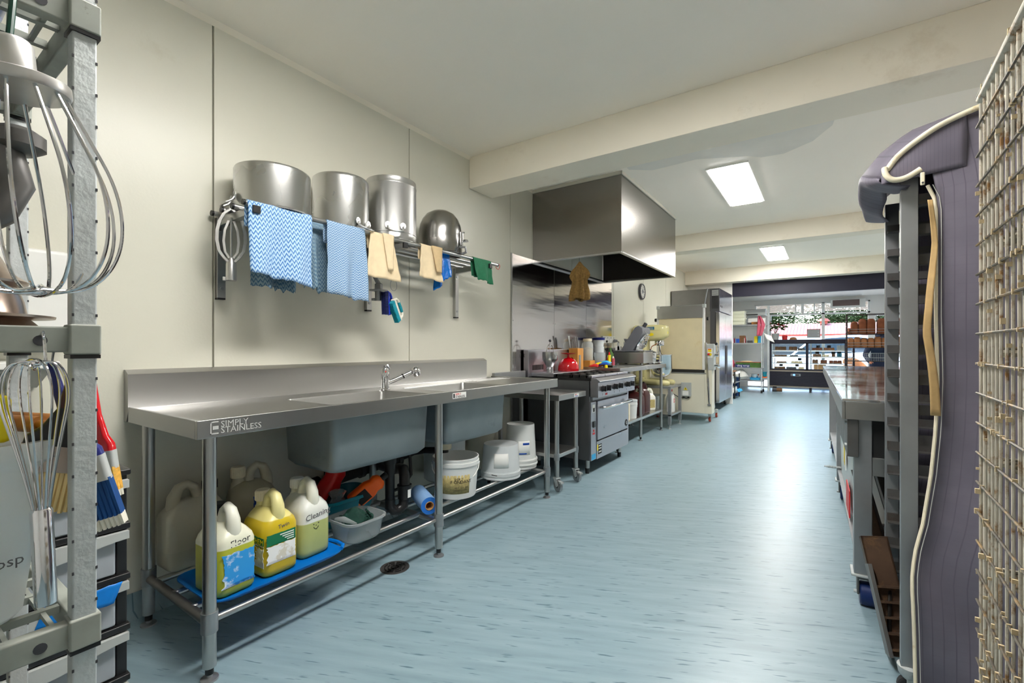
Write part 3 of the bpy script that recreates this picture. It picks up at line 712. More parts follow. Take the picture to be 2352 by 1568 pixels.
c3 = jerrycan('jerrycan', 'jerrycan of pale green liquid hand lettered Cleaning with a smiling face', (0.468, 1.196, ZT), R(3), SL, SW, .335, 'can_clean', 'white_plastic', 'jerrycans on the blue tray')
text('Cleaning', .036, 'ink_grey', c3, plane_m((SL / 2 + .0014, -.058, .165), (0, 1, .1), (0, 0, 1)))
q = MB().cyl((SL / 2 + .001, -.018, .142), (SL / 2 + .002, -.018, .142), .0025, n=8).cyl((SL / 2 + .001, .006, .144), (SL / 2 + .002, .006, .144), .0025, n=8).cyl((SL / 2 + .001, -.006, .136), (SL / 2 + .002, -.006, .136), .002, n=8)
q.tube([(SL / 2 + .0012, -.018 + .024 * i / 6, .130 - .010 * math.sin(PI * i / 6)) for i in range(7)], .0012, 4).build('smiling_face', 'ink_black', c3)
jerrycan('jerrycan', 'big grimy off-white jerrycan with a black cap leaning against the wall', (0.135, 0.875, RZ), R(-88), .235, .15, .355, 'can_old', 'black_plastic', 'old jerrycans by the wall', 'can_handle_old')
c5 = jerrycan('jerrycan', 'brownish old jerrycan with a blue label behind the yellow cans', (0.16, 1.115, RZ), R(75), .20, .155, .385, 'can_old_b', 'cover_trim', 'old jerrycans by the wall', 'can_handle_old')
patch(c5, 'label_blue', 'x', -.06, .06, .09, .24, .20, .155, jag=.004, seed=21)
patch(c5, 'label_blue', 'y', -.01, .09, .12, .24, .20, .155, jag=.004, seed=22)

def tub(cx, cy, z, w, d, h, r, taper, lip=.008, th=.003, n=6):
    rings = [rrect(cx, cy, w - taper - .02, d - taper - .02, r * .8, z, n), rrect(cx, cy, w - taper, d - taper, r, z + .01, n), rrect(cx, cy, w - .01, d - .01, r, z + h * .85, n), rrect(cx, cy, w, d, r, z + h * .88, n), rrect(cx, cy, w + lip, d + lip, r, z + h * .90, n),
             rrect(cx, cy, w + lip, d + lip, r, z + h, n), rrect(cx, cy, w - th * 2, d - th * 2, r, z + h, n), rrect(cx, cy, w - .01 - th * 2, d - .01 - th * 2, r, z + h * .85, n), rrect(cx, cy, w - taper - th * 2, d - taper - th * 2, r, z + .014, n)]
    return MB().loft(rings, True, True)
ct = tub(0.515, 1.445, RZ, .215, .225, .105, .055, .035).build('plastic_tub', 'clear_plastic', smooth=60); tag(ct, 'clear plastic tub holding scourers beside the blue tray', 'tub')
# scourers in the clear tub
gl = MB().grid(lambda u, v: (0.44 + .13 * u + .012 * noise(u * 4, v * 4, 1), 1.37 + .13 * v, RZ + .085 + .055 * math.sin(PI * u) * math.sin(PI * v) + .018 * noise(u * 6, v * 6) - .05 * max(0, v - .75)), 16, 16)
tag(gl.build('scrub_cloth', 'cloth_darkgreen', solid=.004), 'dark green scrubbing cloth heaped in the clear tub', 'cloth')
br = thing('scrub_brush', 'green bristled scrubbing brush lying in the clear tub', 'brush', (0.53, 1.455, RZ + .055), local=True); br.rotation_euler = (R(10), R(-28), R(70))
MB().loft([rrect(0, 0, .14, .06, .028, .0), rrect(0, 0, .15, .066, .03, .01), rrect(0, 0, .14, .06, .028, .02)]).build('brush_back', 'cloth_darkgreen', br)
q = MB()
for i in range(9):
    for j in range(4): q.cyl((-.06 + .015 * i, -.024 + .016 * j, .018), (-.06 + .015 * i, -.024 + .016 * j, .042), .0055, .005, n=6)
q.build('bristle_tufts', 'cloth_darkgreen', br)['kind'] = 'stuff'
sh = MB().tube([(0.46, 1.375, RZ + .075), (0.48, 1.36, RZ + .10), (0.53, 1.36, RZ + .112), (0.59, 1.385, RZ + .095)], [.012, .016, .014, .006], 10)
tag(sh.build('brush_handle', 'clear_plastic'), 'clear plastic dish brush handle poking out of the tub', 'brush')
# teal tub with bottles
tt = tub(0.265, 1.53, RZ, .25, .34, .15, .07, .07, lip=.012).build('plastic_tub', 'teal_plastic', smooth=60); tag(tt, 'teal plastic basin of cleaning bottles beneath the sink bowl', 'basin')
def spray_bottle(name, label, loc, eul, m, capm, lab=None, s=1.0):
    t = thing(name, label, 'bottle', loc, 0, None, local=True); t.rotation_euler = eul; t.scale = (s, s, s)
    MB().loft([rrect(0, 0, .06, .085, .02, 0), rrect(0, 0, .064, .095, .022, .01), rrect(0, 0, .064, .095, .022, .11), rrect(0, 0, .056, .075, .02, .14), rrect(0, 0, .06, .085, .02, .165), rrect(0, 0, .05, .065, .02, .185), rrect(0, 0, .03, .03, .012, .195)]).build('body', m, t, smooth=60)
    MB().lathe([(.017, .19), (.018, .195), (.018, .222), (.013, .228), (0, .228)], (0, 0, 0), 16).build('cap', capm, t)
    if lab: MB().loft([[(.0325, y * .032, z) for y, z in ((-1, .03), (1, .03), (1, .10), (-1, .10))], [(.034, y * .032, z) for y, z in ((-1, .03), (1, .03), (1, .10), (-1, .10))]]).build('label', lab, t, smooth=0)
    return t
spray_bottle('cleaner_bottle', 'orange cleaner bottle with a black cap lying over the teal basin rim', (0.335, 1.55, RZ + .10), (R(-52), R(8), R(-30)), 'orange_plastic', 'black_plastic', 'ink_black')
spray_bottle('cleaner_bottle', 'tall red cleaner bottle leaning up under the sink bowl', (0.21, 1.42, RZ + .06), (R(-24), R(16), R(20)), 'red_plastic', 'red_plastic', 'ink_black', 1.35)
bg = MB().lathe([(0, 0), (.05, .005), (.065, .04), (.05, .09), (.03, .12), (.045, .15), (.02, .16)], (0.32, 1.47, RZ + .03), 14)
for p in bg.v: p += Vector((noise(p.x * 30, p.y * 30, p.z * 30), noise(p.y * 30, p.z * 30, p.x * 30), 0)) * .012
tag(bg.build('plastic_bag', 'wrap', smooth=20), 'crumpled clear plastic bag in the teal basin', 'bag')
# wipe roll
rl = thing('wipe_roll', 'roll of blue woven wipes lying across the shelf rails', 'roll', (0.56, 1.80, RZ), 0, None, local=True); rl.rotation_euler = (0, R(90), R(-30)); rl.location = (0.385, 1.985, RZ + .050)
q = MB(); nn = 32
q.grid(lambda u, v: (.048 * math.cos(2 * PI * u), .048 * math.sin(2 * PI * u), .255 * v), nn, 4); q.build('wound_wipes', 'roll_blue', rl, smooth=60)
MB().loft([[(r * math.cos(2 * PI * i / nn), r * math.sin(2 * PI * i / nn), z) for i in range(nn)] for r, z in ((.048, .254), (.024, .2545))], False, False).build('roll_end', 'roll_blue', rl)
MB().loft([[(r * math.cos(2 * PI * i / nn), r * math.sin(2 * PI * i / nn), z) for i in range(nn)] for r, z in ((.0245, .0), (.0245, .257), (.021, .257), (.021, .0))], False, False).build('cardboard_core', 'cardboard', rl)
# buckets
def bucket(name, label, loc, r, h, m, inv=False, handle='white_plastic', group='white buckets under the sink bench', hang=0.5, ha=0.0):
    t = thing(name, label, 'bucket', loc, 0, group, local=True)
    p = [(0, .004), (r * .80, .004), (r * .84, 0), (r * .855, .008), (r * .95, h * .78), (r * .965, h * .785), (r * .965, h * .80), (r * 1.0, h * .81), (r * 1.0, h * .90), (r * .97, h * .905), (r * .97, h * .955), (r * .985, h * .96), (r * .985, h), (r * .95, h), (r * .94, h * .8), (r * .83, .010), (0, .010)]
    if inv: p = [(a, h - z) for a, z in p]
    MB().lathe(p, (0, 0, 0), 40).build('pail', m, t, smooth=45)
    hz = h * .83 if not inv else h * .17
    pts = [(r * 1.01 * math.cos(PI * k / 10), -r * 1.06 * math.sin(PI * k / 10) * (.75), hz - r * hang * math.sin(PI * k / 10)) for k in range(11)]
    hb = MB().tube(pts, .003, 6).xf(Matrix.Rotation(ha, 4, 'Z')); hb.build('bail_handle', handle, t)
    return t
b1 = bucket('bucket', 'open white bucket with a torn brown fondant label', (0.475, 2.225, RZ), .150, .245, 'bucket_white', hang=.75, ha=R(40))
def curved_label(t, r0, r1, a0, a1, z0, z1, m, name='label', ho=1.0):
    q = MB(); q.grid(lambda u, v: ((r0 + (r1 - r0) * v) * math.cos(a0 + (a1 - a0) * u), (r0 + (r1 - r0) * v) * math.sin(a0 + (a1 - a0) * u), z0 + (z1 - z0) * v), 12, 2)
    return q.build(name, m, t, solid=.001)
lb = curved_label(b1, .150 * .875, .150 * .925, R(-98), R(-10), .035, .150, 'label_brown')
for s, z, sz, a in (('SOFT', .120, .02, -52), ('FONDANT', .100, .028, -62), ('NET 15 KG', .070, .014, -52), ('INGREDIENTS', .055, .011, -54)):
    rr = .150 * .92
    for k, ch in enumerate(s):
        an = R(a) + k * sz * .72 / rr
        text(ch, sz, 'ink_black', lb, plane_m((rr * math.cos(an), rr * math.sin(an), z), (-math.sin(an), math.cos(an), 0), (0, 0, 1)))
b2 = bucket('bucket', 'upturned milky bucket with a torn white paper label', (0.47, 2.725, RZ), .146, .235, 'bucket_milky', True, 'ink_black', hang=.1, ha=R(100))
curved_label(b2, .146 * .94, .146 * .90, R(-75), R(-30), .085, .185, 'paper_white')
b3 = bucket('bucket', 'tall upturned white bucket with a blue printed label', (0.44, 3.035, RZ + .0), .128, .335, 'bucket_white', True, 'ink_black', hang=.1, ha=R(60))
curved_label(b3, .128 * .945, .128 * .91, R(-66), R(-20), .11, .215, 'paper_white'); curved_label(b3, .128 * .925, .128 * .918, R(-48), R(-22), .185, .202, 'label_blue', 'label_band'); curved_label(b3, .128 * .952, .128 * .948, R(-62), R(-34), .115, .125, 'label_blue', 'label_band')
MB().lathe([(.128, .055), (.134, .056), (.134, .068), (.128, .070)], (0, 0, 0), 36).build('nested_rim', 'bucket_white', b3); MB().lathe([(.129, .026), (.135, .027), (.135, .036), (.129, .038)], (0, 0, 0), 36).build('nested_rim', 'bucket_white', b3)
bucket('bucket', 'yellowed bucket with a lid at the back by the wall', (0.17, 2.86, RZ), .13, .40, 'can_old', False, 'ink_black', hang=.8, ha=R(20))
tb = MB().lathe([(0, 0), (.135, 0), (.145, .01), (.15, .30), (.155, .305), (.155, .33), (0, .335)], (0.17, 2.45, RZ), 36); tag(tb.build('storage_drum', 'bucket_milky'), 'round translucent drum standing behind the upturned buckets', 'drum')

# ================================================================ wall shelf with pots and cloths
ZS = 1.783; RT = .0125; TX = (.035, .132, .232, .335)
ws_ = thing('wall_shelf', 'tubular stainless wall shelf carrying upturned pots and hanging cloths', 'shelf', (0.18, 1.92, ZS - .4))
for x in TX:
    o = MB().cyl((x, .997, ZS), (x, 2.862, ZS), RT, n=14).build('shelf_tube', 'stainless', ws_)
    for y in (.989, 2.862): MB().cyl((x, y, ZS), (x, y + .010, ZS), RT * 1.04, n=14).build('end_cap', 'black_plastic', o)
for y in (1.037, 1.905, 2.748):
    o = MB().box(.002, .030, y - .019, y + .019, 1.386, ZS - RT).prism([(.03, ZS - .055), (.03, ZS - RT), (.352, ZS - RT), (.352, ZS - .042)], y - .015, y + .015, 'y').build('bracket', 'stainless', ws_, bevel=.002)
    MB().box(.352, .366, y - .016, y + .016, ZS - .043, ZS - .010).build('bracket_cap', 'black_plastic', o, bevel=.002)
    for z in (1.43, 1.70): MB().cyl((.03, y, z), (.034, y, z), .008, n=10).build('bolt', 'steel_grey', o)
    MB().box(.003, .029, y - .018, y + .018, 1.378, 1.387).build('bracket_plug', 'black_plastic', o)
ZP = ZS + RT
def stockpot(label, c, r, h, m, rim=.0, hand=None, group='stockpots upturned on the wall shelf'):
    t = thing('stockpot', label, 'pot', (c[0], c[1], ZP), 0, group, local=True)
    p = [(r * .97, .002), (r + .006, 0), (r + .007, .006), (r + .001, .012), (r, h * .94), (r * .985, h * .975), (r * .94, h), (0, h + .002)]
    if rim: p = [(r * .97, .002), (r + .004, 0), (r + .004, .006), (r, .01), (r, .045), (r + .003, .047), (r + .003, .051), (r, .053), (r, h * .89), (r + .002, h * .90), (r + .002, h * .91), (r, h * .92), (r, h * .965), (r * .985, h), (r * .97, h), (0, h)]
    MB().lathe(p, (0, 0, 0), 56).build('pot_body', m, t, smooth=50)
    for a, z in hand or []:
        q = MB(); ca, sa = math.cos(a), math.sin(a); ux, uy = -sa, ca
        pts = []
        for s, o_, zz in ((-.045, .003, z + .02), (-.046, .012, z + .004), (-.042, .036, z - .012), (-.02, .048, z - .018), (.02, .048, z - .018), (.042, .036, z - .012), (.046, .012, z + .004), (.045, .003, z + .02)):
            pts.append((ca * (r + o_) + ux * s, sa * (r + o_) + uy * s, zz))
        q.tube(pts, .0055, 8); hd = q.build('handle', 'aluminium_dull', t)
        for s in (-.045, .045):
            k = MB().loft([[(ca * (r + e) + ux * (s + .018 * math.cos(b)), sa * (r + e) + uy * (s + .018 * math.cos(b)), z + .026 + .02 * math.sin(b)) for b in [2 * PI * i / 8 for i in range(8)]] for e in (.0, .004)])
            for b in (0, 2.1, 4.2): k.cyl((ca * (r + .003) + ux * (s + .008 * math.cos(b)), sa * (r + .003) + uy * (s + .008 * math.cos(b)), z + .026 + .009 * math.sin(b)), (ca * (r + .007) + ux * (s + .008 * math.cos(b)), sa * (r + .007) + uy * (s + .008 * math.cos(b)), z + .026 + .009 * math.sin(b)), .003, n=6)
            k.build('handle_plate', 'aluminium_dull', hd)
    return t
stockpot('wide shiny aluminium stockpot upturned at the beater end of the shelf', (.180, 1.207), .170, .212, 'aluminium', hand=[(R(-105), .030)])
stockpot('medium dented aluminium pot upturned between two larger pots', (.175, 1.594), .150, .292, 'aluminium', hand=[(R(15), .015)])
stockpot('tallest dull aluminium stockpot with riveted handle plates, upturned on shelf', (.178, 1.955), .153, .382, 'aluminium_dull', 1, hand=[(R(-32), .055)])
db = thing('mixing_bowl', 'dark domed steel mixer bowl upturned on the shelf end', 'bowl', (.185, 2.392, ZP), 0, None, local=True)
MB().lathe([(.150, 0), (.160, 0), (.162, .006), (.153, .012), (.152, .12), (.150, .165), (.142, .21), (.125, .25), (.098, .285), (.06, .307), (.02, .316), (0, .317)], (0, 0, 0), 56).build('bowl_shell', 'dome_steel', db, smooth=60)
a = R(15); ca, sa = math.cos(a), math.sin(a)
MB().tube([(ca * .150, sa * .150, .145), (ca * .185, sa * .185, .148), (ca * .185, sa * .185, .145)], .006, 8).tube([(ca * .150, sa * .150, .085), (ca * .190, sa * .190, .085)], .006, 8).build('lug', 'chrome', db)
MB().lathe([(0, .06), (.012, .06), (.012, .15), (0, .15)], (ca * .165, sa * .165, 0), 12).build('latch_pin', 'chrome', db)
MB().loft([rrect(ca * .195, sa * .195, .045, .03, .012, .082), rrect(ca * .195, sa * .195, .03, .02, .008, .096)]).build('latch_wing', 'chrome', db)
MB().tube([(ca * .150, sa * .150, .05), (ca * .195, sa * .195, .045), (ca * .20, sa * .20, .01), (ca * .17, sa * .17, .0)], .009, 8).build('grip', 'steel_grey', db)

def drape(name, label, y0, y1, x, ztop, zb, m, back=0.10, wav=.012, rag=.01, taper=0.0, seed=1, nu=26, nv=26, lean=.015, cat='cloth', group=None, sag=0.0, skew=0.0):
    """cloth hung over a tube at x: a short back fall, over the top, then the front fall (zb = (z at y0, z at y1))"""
    rn = random.Random(seed); ph = rn.uniform(0, 6)
    r = RT + .003
    def fn(u, v):
        zbot = zb[0] + (zb[1] - zb[0]) * u + rag * (noise(u * 9 + seed, seed) + .5 * noise(u * 25, seed))
        Lb, La, Lf = back, PI * r, ztop - zbot
        T = Lb + La + Lf; s = v * T
        if s < Lb: px, pz, fall = x - r, ztop - (Lb - s), -(Lb - s)
        elif s < Lb + La:
            an = PI - (s - Lb) / r; px, pz, fall = x + r * math.cos(an), ztop + r * math.sin(an), 0
        else: d = s - Lb - La; px, pz, fall = x + r + lean * d / max(Lf, .01), ztop - d, d
        k = abs(fall) / .3
        px += wav * min(k * 2, 1.2) * math.sin(u * 11 + ph + fall * 3) * (.5 + k)
        yy = y0 + (y1 - y0) * u
        yc = (y0 + y1) / 2
        yy = yc + (yy - yc) * (1 - taper * (1 - min(1, max(fall, 0) / (ztop - min(zb))))) + skew * max(fall, 0)
        return (px, yy + .004 * noise(v * 8, u * 3, seed), pz)
    o = MB().grid(fn, nu, nv).build(name, m, solid=.0018, smooth=70)
    return tag(o, label, cat, group)
drape('wipe_cloth', 'faded blue wipe cloth hanging behind the brighter one', 1.062, 1.262, .255, ZS, (1.435, 1.415), 'cloth_blue_old', wav=.016, rag=.03, seed=5, back=.05)
drape('wipe_cloth', 'large bright blue zigzag wipe cloth draped over the shelf beside the beater', 1.005, 1.308, .335, ZS, (1.480, 1.440), 'cloth_blue', wav=.010, rag=.012, seed=2, taper=-.0)
drape('wipe_cloth', 'narrow faded blue cloth between the two larger blue ones', 1.315, 1.43, .255, ZS, (1.46, 1.425), 'cloth_blue_old', wav=.014, rag=.02, seed=9, back=.05)
drape('wipe_cloth', 'pale blue fine woven wipe cloth below the medium pot', 1.388, 1.622, .335, ZS, (1.425, 1.395), 'cloth_blue_fine', wav=.010, rag=.012, seed=11)
def piping_bag(label, y0, y1, yt0, yt1, zb, seed, m2):
    o = drape('piping_bag', label, y0, y1, .335, ZS, zb, 'canvas', back=.08, wav=.006, rag=.003, taper=.36, seed=seed, cat='piping bag', group='canvas piping bags')
    yc = yt0 + (yt1 - yt0) * .62; w = (yt1 - yt0) * .62
    MB().grid(lambda u, v: (.335 + .022 + .016 * v + .006 * math.sin(PI * u), yc - w * .5 + w * (.10 + .9 * u) * (1 - .55 * v) + w * .35 * v, ZS + .014 - v * ((ZS - zb[0]) * .86)), 8, 12).build('folded_tip', m2, o, solid=.003)
    return o
piping_bag('cream canvas piping bag beside the pale blue cloth', 1.612, 1.862, 1.68, 1.83, (1.540, 1.532), 3, 'canvas')
piping_bag('tan-tipped canvas piping bag next to blue plastic', 2.005, 2.225, 2.06, 2.24, (1.588, 1.570), 4, 'canvas_dark')
drape('plastic_liner', 'crinkled bright blue plastic liner beside a piping bag', 2.20, 2.385, .285, ZS - .004, (1.520, 1.655), 'bag_blue', wav=.012, rag=.02, seed=6, back=.06, cat='liner', taper=.3)
drape('dish_cloth', 'green cloth at the far end of the wall shelf', 2.56, 2.768, .335, ZS, (1.650, 1.618), 'cloth_green', wav=.02, rag=.006, seed=8, back=.12)
q = MB().tube([(.335 + .004 * math.sin(3 * a), 2.876 + .022 * math.cos(a), 1.772 + .022 * math.sin(a)) for a in [2 * PI * i / 20 for i in range(20)]], .0022, 6, True); tag(q.build('rubber_band', 'red_plastic'), 'red rubber band looped on the shelf tube end', 'band')
# flat beater hung on the near shelf end
fb = thing('flat_beater', 'cast aluminium flat mixer beater hung from the shelf end', 'beater', (.165, 1.020, 1.456), 0, None, local=True); fb.rotation_euler = (0, 0, R(-24))
def arcpts(w, z0, z1, n=14): return [(0, w * math.sin(PI * (.06 + .88 * i / n)) * (1 if True else 0), z0 + (z1 - z0) * i / n) for i in range(n + 1)]
for s in (-1, 1):
    pts = [(0, s * .012, .085), (0, s * .030, .105), (0, s * .048, .135), (0, s * .056, .18), (0, s * .055, .225), (0, s * .045, .27), (0, s * .028, .305), (0, s * .006, .325)]
    q = MB()
    rings = [[(p[0] + e, p[1] + f * .0065, p[2]) for e, f in ((-.013, -1), (.013, -1), (.013, 1), (-.013, 1))] for p in pts]
    q.loft(rings).build('outer_blade', 'cast_alu', fb, smooth=50)
    pts = [(0, s * .006, .10), (0, s * .024, .13), (0, s * .030, .18), (0, s * .025, .23), (0, s * .010, .275)]
    MB().loft([[(p[0] + e, p[1] + f * .005, p[2]) for e, f in ((-.008, -1), (.008, -1), (.008, 1), (-.008, 1))] for p in pts]).build('inner_rib', 'cast_alu', fb, smooth=50)
MB().cyl((0, 0, .095), (0, 0, .29), .005, n=8).build('centre_rib', 'cast_alu', fb)
MB().lathe([(0, 0), (.022, 0), (.022, .075), (.016, .092), (.012, .105), (0, .105)], (0, 0, 0), 20).box(-.022, .0, -.034, .0, .0, .016).build('socket', 'cast_alu', fb, bevel=.002)
MB().tube([(0, -.006, .32), (.0, -.004, .345), (-.012, 0, .352), (-.016, .004, .34)], .005, 6).build('hook', 'cast_alu', fb)
# dough hook with round guard, hung in the middle
dh = thing('dough_hook', 'steel dough hook with a round guard hung behind a piping bag', 'mixer hook', (.20, 1.838, 1.43), 0, None, local=True)
MB().lathe([(0, 0), (.022, 0), (.022, .05), (.026, .056), (.056, .060), (.056, .064), (.024, .070), (.023, .10), (.016, .105), (0, .105)], (0, 0, 0), 24).box(-.03, 0, -.03, 0, 0, .014).build('hub', 'steel_grey', dh)
MB().tube([(0, 0, .10), (-.02, -.01, .14), (0, .03, .19), (.03, .03, .24), (.03, 0, .30), (.02, -.01, .345)], [.014, .015, .014, .012, .010, .008], 10).build('spiral', 'steel_grey', dh)
q = MB().tube([(.245, 1.915 + .026 * math.cos(a), 1.528 + .034 * math.sin(a)) for a in [2 * PI * i / 22 for i in range(22)]], .0016, 6, True).tube([(.245, 1.925, 1.56), (.235, 1.92, 1.62), (.232, 1.915, 1.70), (.232, 1.915, 1.772)], .0015, 6)
tag(q.build('wire_ring', 'steel_grey'), 'thin wire ring holding two handled brushes', 'wire')
def handled_brush(name, label, loc, eul, body, grip, bris):
    t = thing(name, label, 'brush', loc, 0, 'brushes under the wall shelf', local=True); t.rotation_euler = eul
    MB().loft([rrect(0, 0, .030, .016, .006, .0), rrect(0, 0, .032, .018, .007, .07), rrect(0, 0, .028, .016, .006, .14)]).build('brush_back', body, t, smooth=50)
    MB().tube([(0, .010, .004), (0, .036, .008), (0, .046, .022), (0, .046, .110), (0, .034, .128), (0, .008, .136)], .008, 10).build('loop_handle', body, t)
    MB().tube([(0, .046, .032), (0, .047, .06), (0, .046, .10)], [.009, .0105, .009], 10).build('grip', grip, t)
    q = MB()
    for i in range(20):
        for j in range(4): q.cyl((-.0105 + .007 * j, -.006, .006 + .0067 * i), (-.0125 + .0083 * j, -.040 - .004 * noise(i, j), .004 + .0067 * i), .0040, .0036, n=5)
    q.build('bristles', bris, t)['kind'] = 'stuff'
    return t
handled_brush('scrub_brush', 'royal blue loop-handled brush hanging from the wire ring', (.245, 1.868, 1.345), (R(3), 0, R(18)), 'blue_plastic', 'navy_plastic', 'navy_bristle')
handled_brush('scrub_brush', 'white and teal loop-handled brush hanging beside the blue one', (.245, 1.965, 1.318), (R(32), 0, R(15)), 'white_handle', 'teal_brush', 'teal_brush')
# ================================================================ range hood and steel wall lining
hd = thing('range_hood', 'large box-shaped stainless exhaust hood hung over the range', 'range hood', (0.46, 4.81, 2.0))
HY0, HY1, HX = 3.922, 5.69, .93
q = MB().box(0.005, HX, HY0, HY0 + .012, 2.0, 2.70).box(0.005, HX, HY1 - .012, HY1, 2.0, 2.70).box(HX - .012, HX, HY0 + .012, HY1 - .012, 2.0, 2.70)
q.build('hood_shell', 'hood_steel', hd)
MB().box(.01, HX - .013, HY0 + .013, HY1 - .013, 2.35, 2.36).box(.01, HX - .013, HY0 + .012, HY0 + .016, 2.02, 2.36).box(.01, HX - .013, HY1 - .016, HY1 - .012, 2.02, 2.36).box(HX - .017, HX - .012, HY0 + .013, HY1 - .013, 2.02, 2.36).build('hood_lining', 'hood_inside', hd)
MB().box(.005, HX, HY0 - .004, HY0 + .03, 1.992, 2.004).box(.005, HX, HY1 - .03, HY1 + .004, 1.992, 2.004).box(HX - .03, HX + .004, HY0 + .03, HY1 - .03, 1.992, 2.004).box(.005, .035, HY0 + .03, HY1 - .03, 1.992, 2.004).build('grease_channel', 'stainless', hd)
MB().box(0.004, HX + .006, HY0 - .012, HY0 - .001, 2.685, HC - .001).box(HX + .001, HX + .012, HY0 - .012, HY1 + .01, 2.685, HC - .001).build('ceiling_flange', 'wall_base', hd)
MB().box(HX - .10, HX - .013, HY0 + .10, HY1 - .10, 2.12, 2.14).build('filter_rail', 'hood_inside', hd)
for k, (a, c) in enumerate(((3.551, 4.357), (4.362, 5.165), (5.170, 5.97))):
    o = MB().box(0.0005, 0.004, a, c, 0.12, 2.026).build('steel_lining', 'splash_steel'); tag(o, ['sheet of steel wall lining behind the range splashback', 'middle sheet of steel wall lining under the hood', 'sheet of steel wall lining ending beside the power outlet'][k], 'wall lining', 'steel sheets lining the wall')
    for y in (a + .02, c - .02):
        for z in (2.00, 1.4): MB().cyl((.004, y, z), (.0055, y, z), .004, n=8).build('rivet', 'steel_grey', o)
MB_edge = MB().box(0.0005, 0.012, 3.535, 3.550, 0.1, 2.03).build('steel_edge_trim', 'stainless'); tag(MB_edge, 'narrow upright steel strip edging the wall lining', 'trim strip')
# burlap mitt hanging on a wire
def mitt(u, v):
    w = [.012, .07, .135, .15, .10, .11, .13, .14, .14][min(8, int(v * 8))] ; w2 = [.012, .07, .135, .15, .10, .11, .13, .14, .14][min(8, int(v * 8) + 1)]
    f = v * 8 - int(v * 8); ww = (w + (w2 - w) * f) * .5
    a = 2 * PI * u
    fold = 1 + .34 * math.sin(a * 7 + v * 2) * min(1, v * 2)
    return (.51 + ww * 1.15 * math.cos(a) * fold, 3.945 + ww * .75 * math.sin(a) * fold, 1.955 - v * .36 + .012 * math.sin(a * 3) * v)
ml = thing('hanging_cloth', 'brown burlap cloth hung on a wire under the hood', 'cloth', (.51, 3.94, 1.59))
MB().grid(mitt, 64, 22).build('burlap', 'burlap', ml, solid=.003, smooth=60)
MB().tube([(.51, 3.94, 1.995), (.51, 3.94, 1.95)], .0018, 5).build('wire', 'steel_dark', ml)

# ================================================================ cooking range
RY0, RY1, RX = 3.785, 4.725, .70
rg = thing('cooking_range', 'six burner steel gas range with oven under the hood', 'stove', (.36, 4.25, 0))
MB().box(.03, RX - .02, RY0, RY1, .13, .845).build('carcass', 'range_side', rg, bevel=.003)
MB().box(.02, .075, RY0 - .06, RY1 + .01, .86, 1.125).build('back_guard', 'range_front', rg, bevel=.004)
for k in range(20): MB().box(.0752, .077, 3.80 + .022 * k + .46 * (k > 9), 3.812 + .022 * k + .46 * (k > 9), .925, .975).build('vent_slot', 'black_rough', rg, smooth=0)
MB().box(.075, .325, RY0 - .012, RY1, .868, .902).build('rear_ledge', 'range_front', rg, bevel=.003)
MB().box(.03, .70, RY0 + .002, RY1 - .002, .845, .869).build('burner_tray', 'black_iron', rg)
for i in range(3):
    for j in range(2):
        x0 = .335 + j * .165; y0 = RY0 + .015 + i * .305; g = MB()
        for a in (0, 1): g.box(x0, x0 + .155, y0 + a * .275, y0 + a * .275 + .014, .869, .895); g.box(x0 + a * .143, x0 + a * .143 + .014, y0, y0 + .289, .869, .895)
        g.box(x0, x0 + .055, y0 + .138, y0 + .15, .875, .897).box(x0 + .10, x0 + .155, y0 + .138, y0 + .15, .875, .897).box(x0 + .072, x0 + .084, y0, y0 + .105, .875, .897).box(x0 + .072, x0 + .084, y0 + .184, y0 + .289, .875, .897)
        g.build('trivet', 'black_iron', rg)
        MB().lathe([(0, .866), (.05, .866), (.05, .876), (.036, .886), (0, .888)], (x0 + .078, y0 + .144, 0), 20).build('burner', 'black_rough', rg)
for i in range(3): MB().box(.668, .704, RY0 + .01 + i * .305, RY0 + .305 + i * .305, .874, .894).build('trivet_front_bar', 'range_front', rg, bevel=.004)
pf = [(.69, .868), (.752, .868), (.785, .846), (.785, .838), (.768, .832), (.768, .70), (.69, .70)]
MB().prism(pf, RY0 + .002, RY1 - .002, 'y').build('control_panel', 'range_front', rg, bevel=.003)
kn = [3.88, 3.99, 4.16, 4.29, 4.49, 4.61]
for k, y in enumerate(kn):
    MB().lathe([(0, 0), (.028, 0), (.028, .006), (.024, .008), (.023, .03), (0, .032)], (.768, y, .775), 20, axis=(1, 0, 0)).box(.776, .806, y - .006, y + .006, .752, .800).build('knob', 'black_plastic', rg)
MB().box(.768, .771, 4.035, 4.075, .745, .775).build('igniter', 'black_plastic', rg)
MB().box(.7685, .7695, 3.945, 3.985, .712, .730).build('red_mark', 'label_red', rg, smooth=0)
q = MB()
for y in kn: q.box(.7685, .7690, y - .002, y + .002, .715, .735)
q.build('knob_marks', 'ink_black', rg, smooth=0)
MB().box(RX - .022, RX, RY0, RY0 + .115, .13, .655).build('side_pillar', 'range_front', rg, bevel=.002)
MB().box(RX - .022, RX, RY1 - .030, RY1, .13, .69).build('side_pillar', 'range_front', rg, bevel=.002)
MB().box(RX - .10, RX - .021, RY0 + .02, RY1 - .02, .655, .70).build('door_recess', 'black_rough', rg)
MB().box(RX - .035, RX - .005, RY0 + .05, RY1 - .03, .668, .692).build('vent_lip', 'steel_grey', rg)
dr_ = MB().box(RX - .022, RX + .012, RY0 + .122, RY1 - .036, .30, .655).build('oven_door', 'range_front', rg, bevel=.004)
MB().tube([(RX + .01, RY0 + .16, .590), (RX + .05, RY0 + .165, .592), (RX + .06, RY0 + .19, .592), (RX + .06, RY1 - .06, .592), (RX + .05, RY1 - .05, .592), (RX + .01, RY1 - .045, .592)], .014, 14).build('door_handle', 'chrome', dr_)
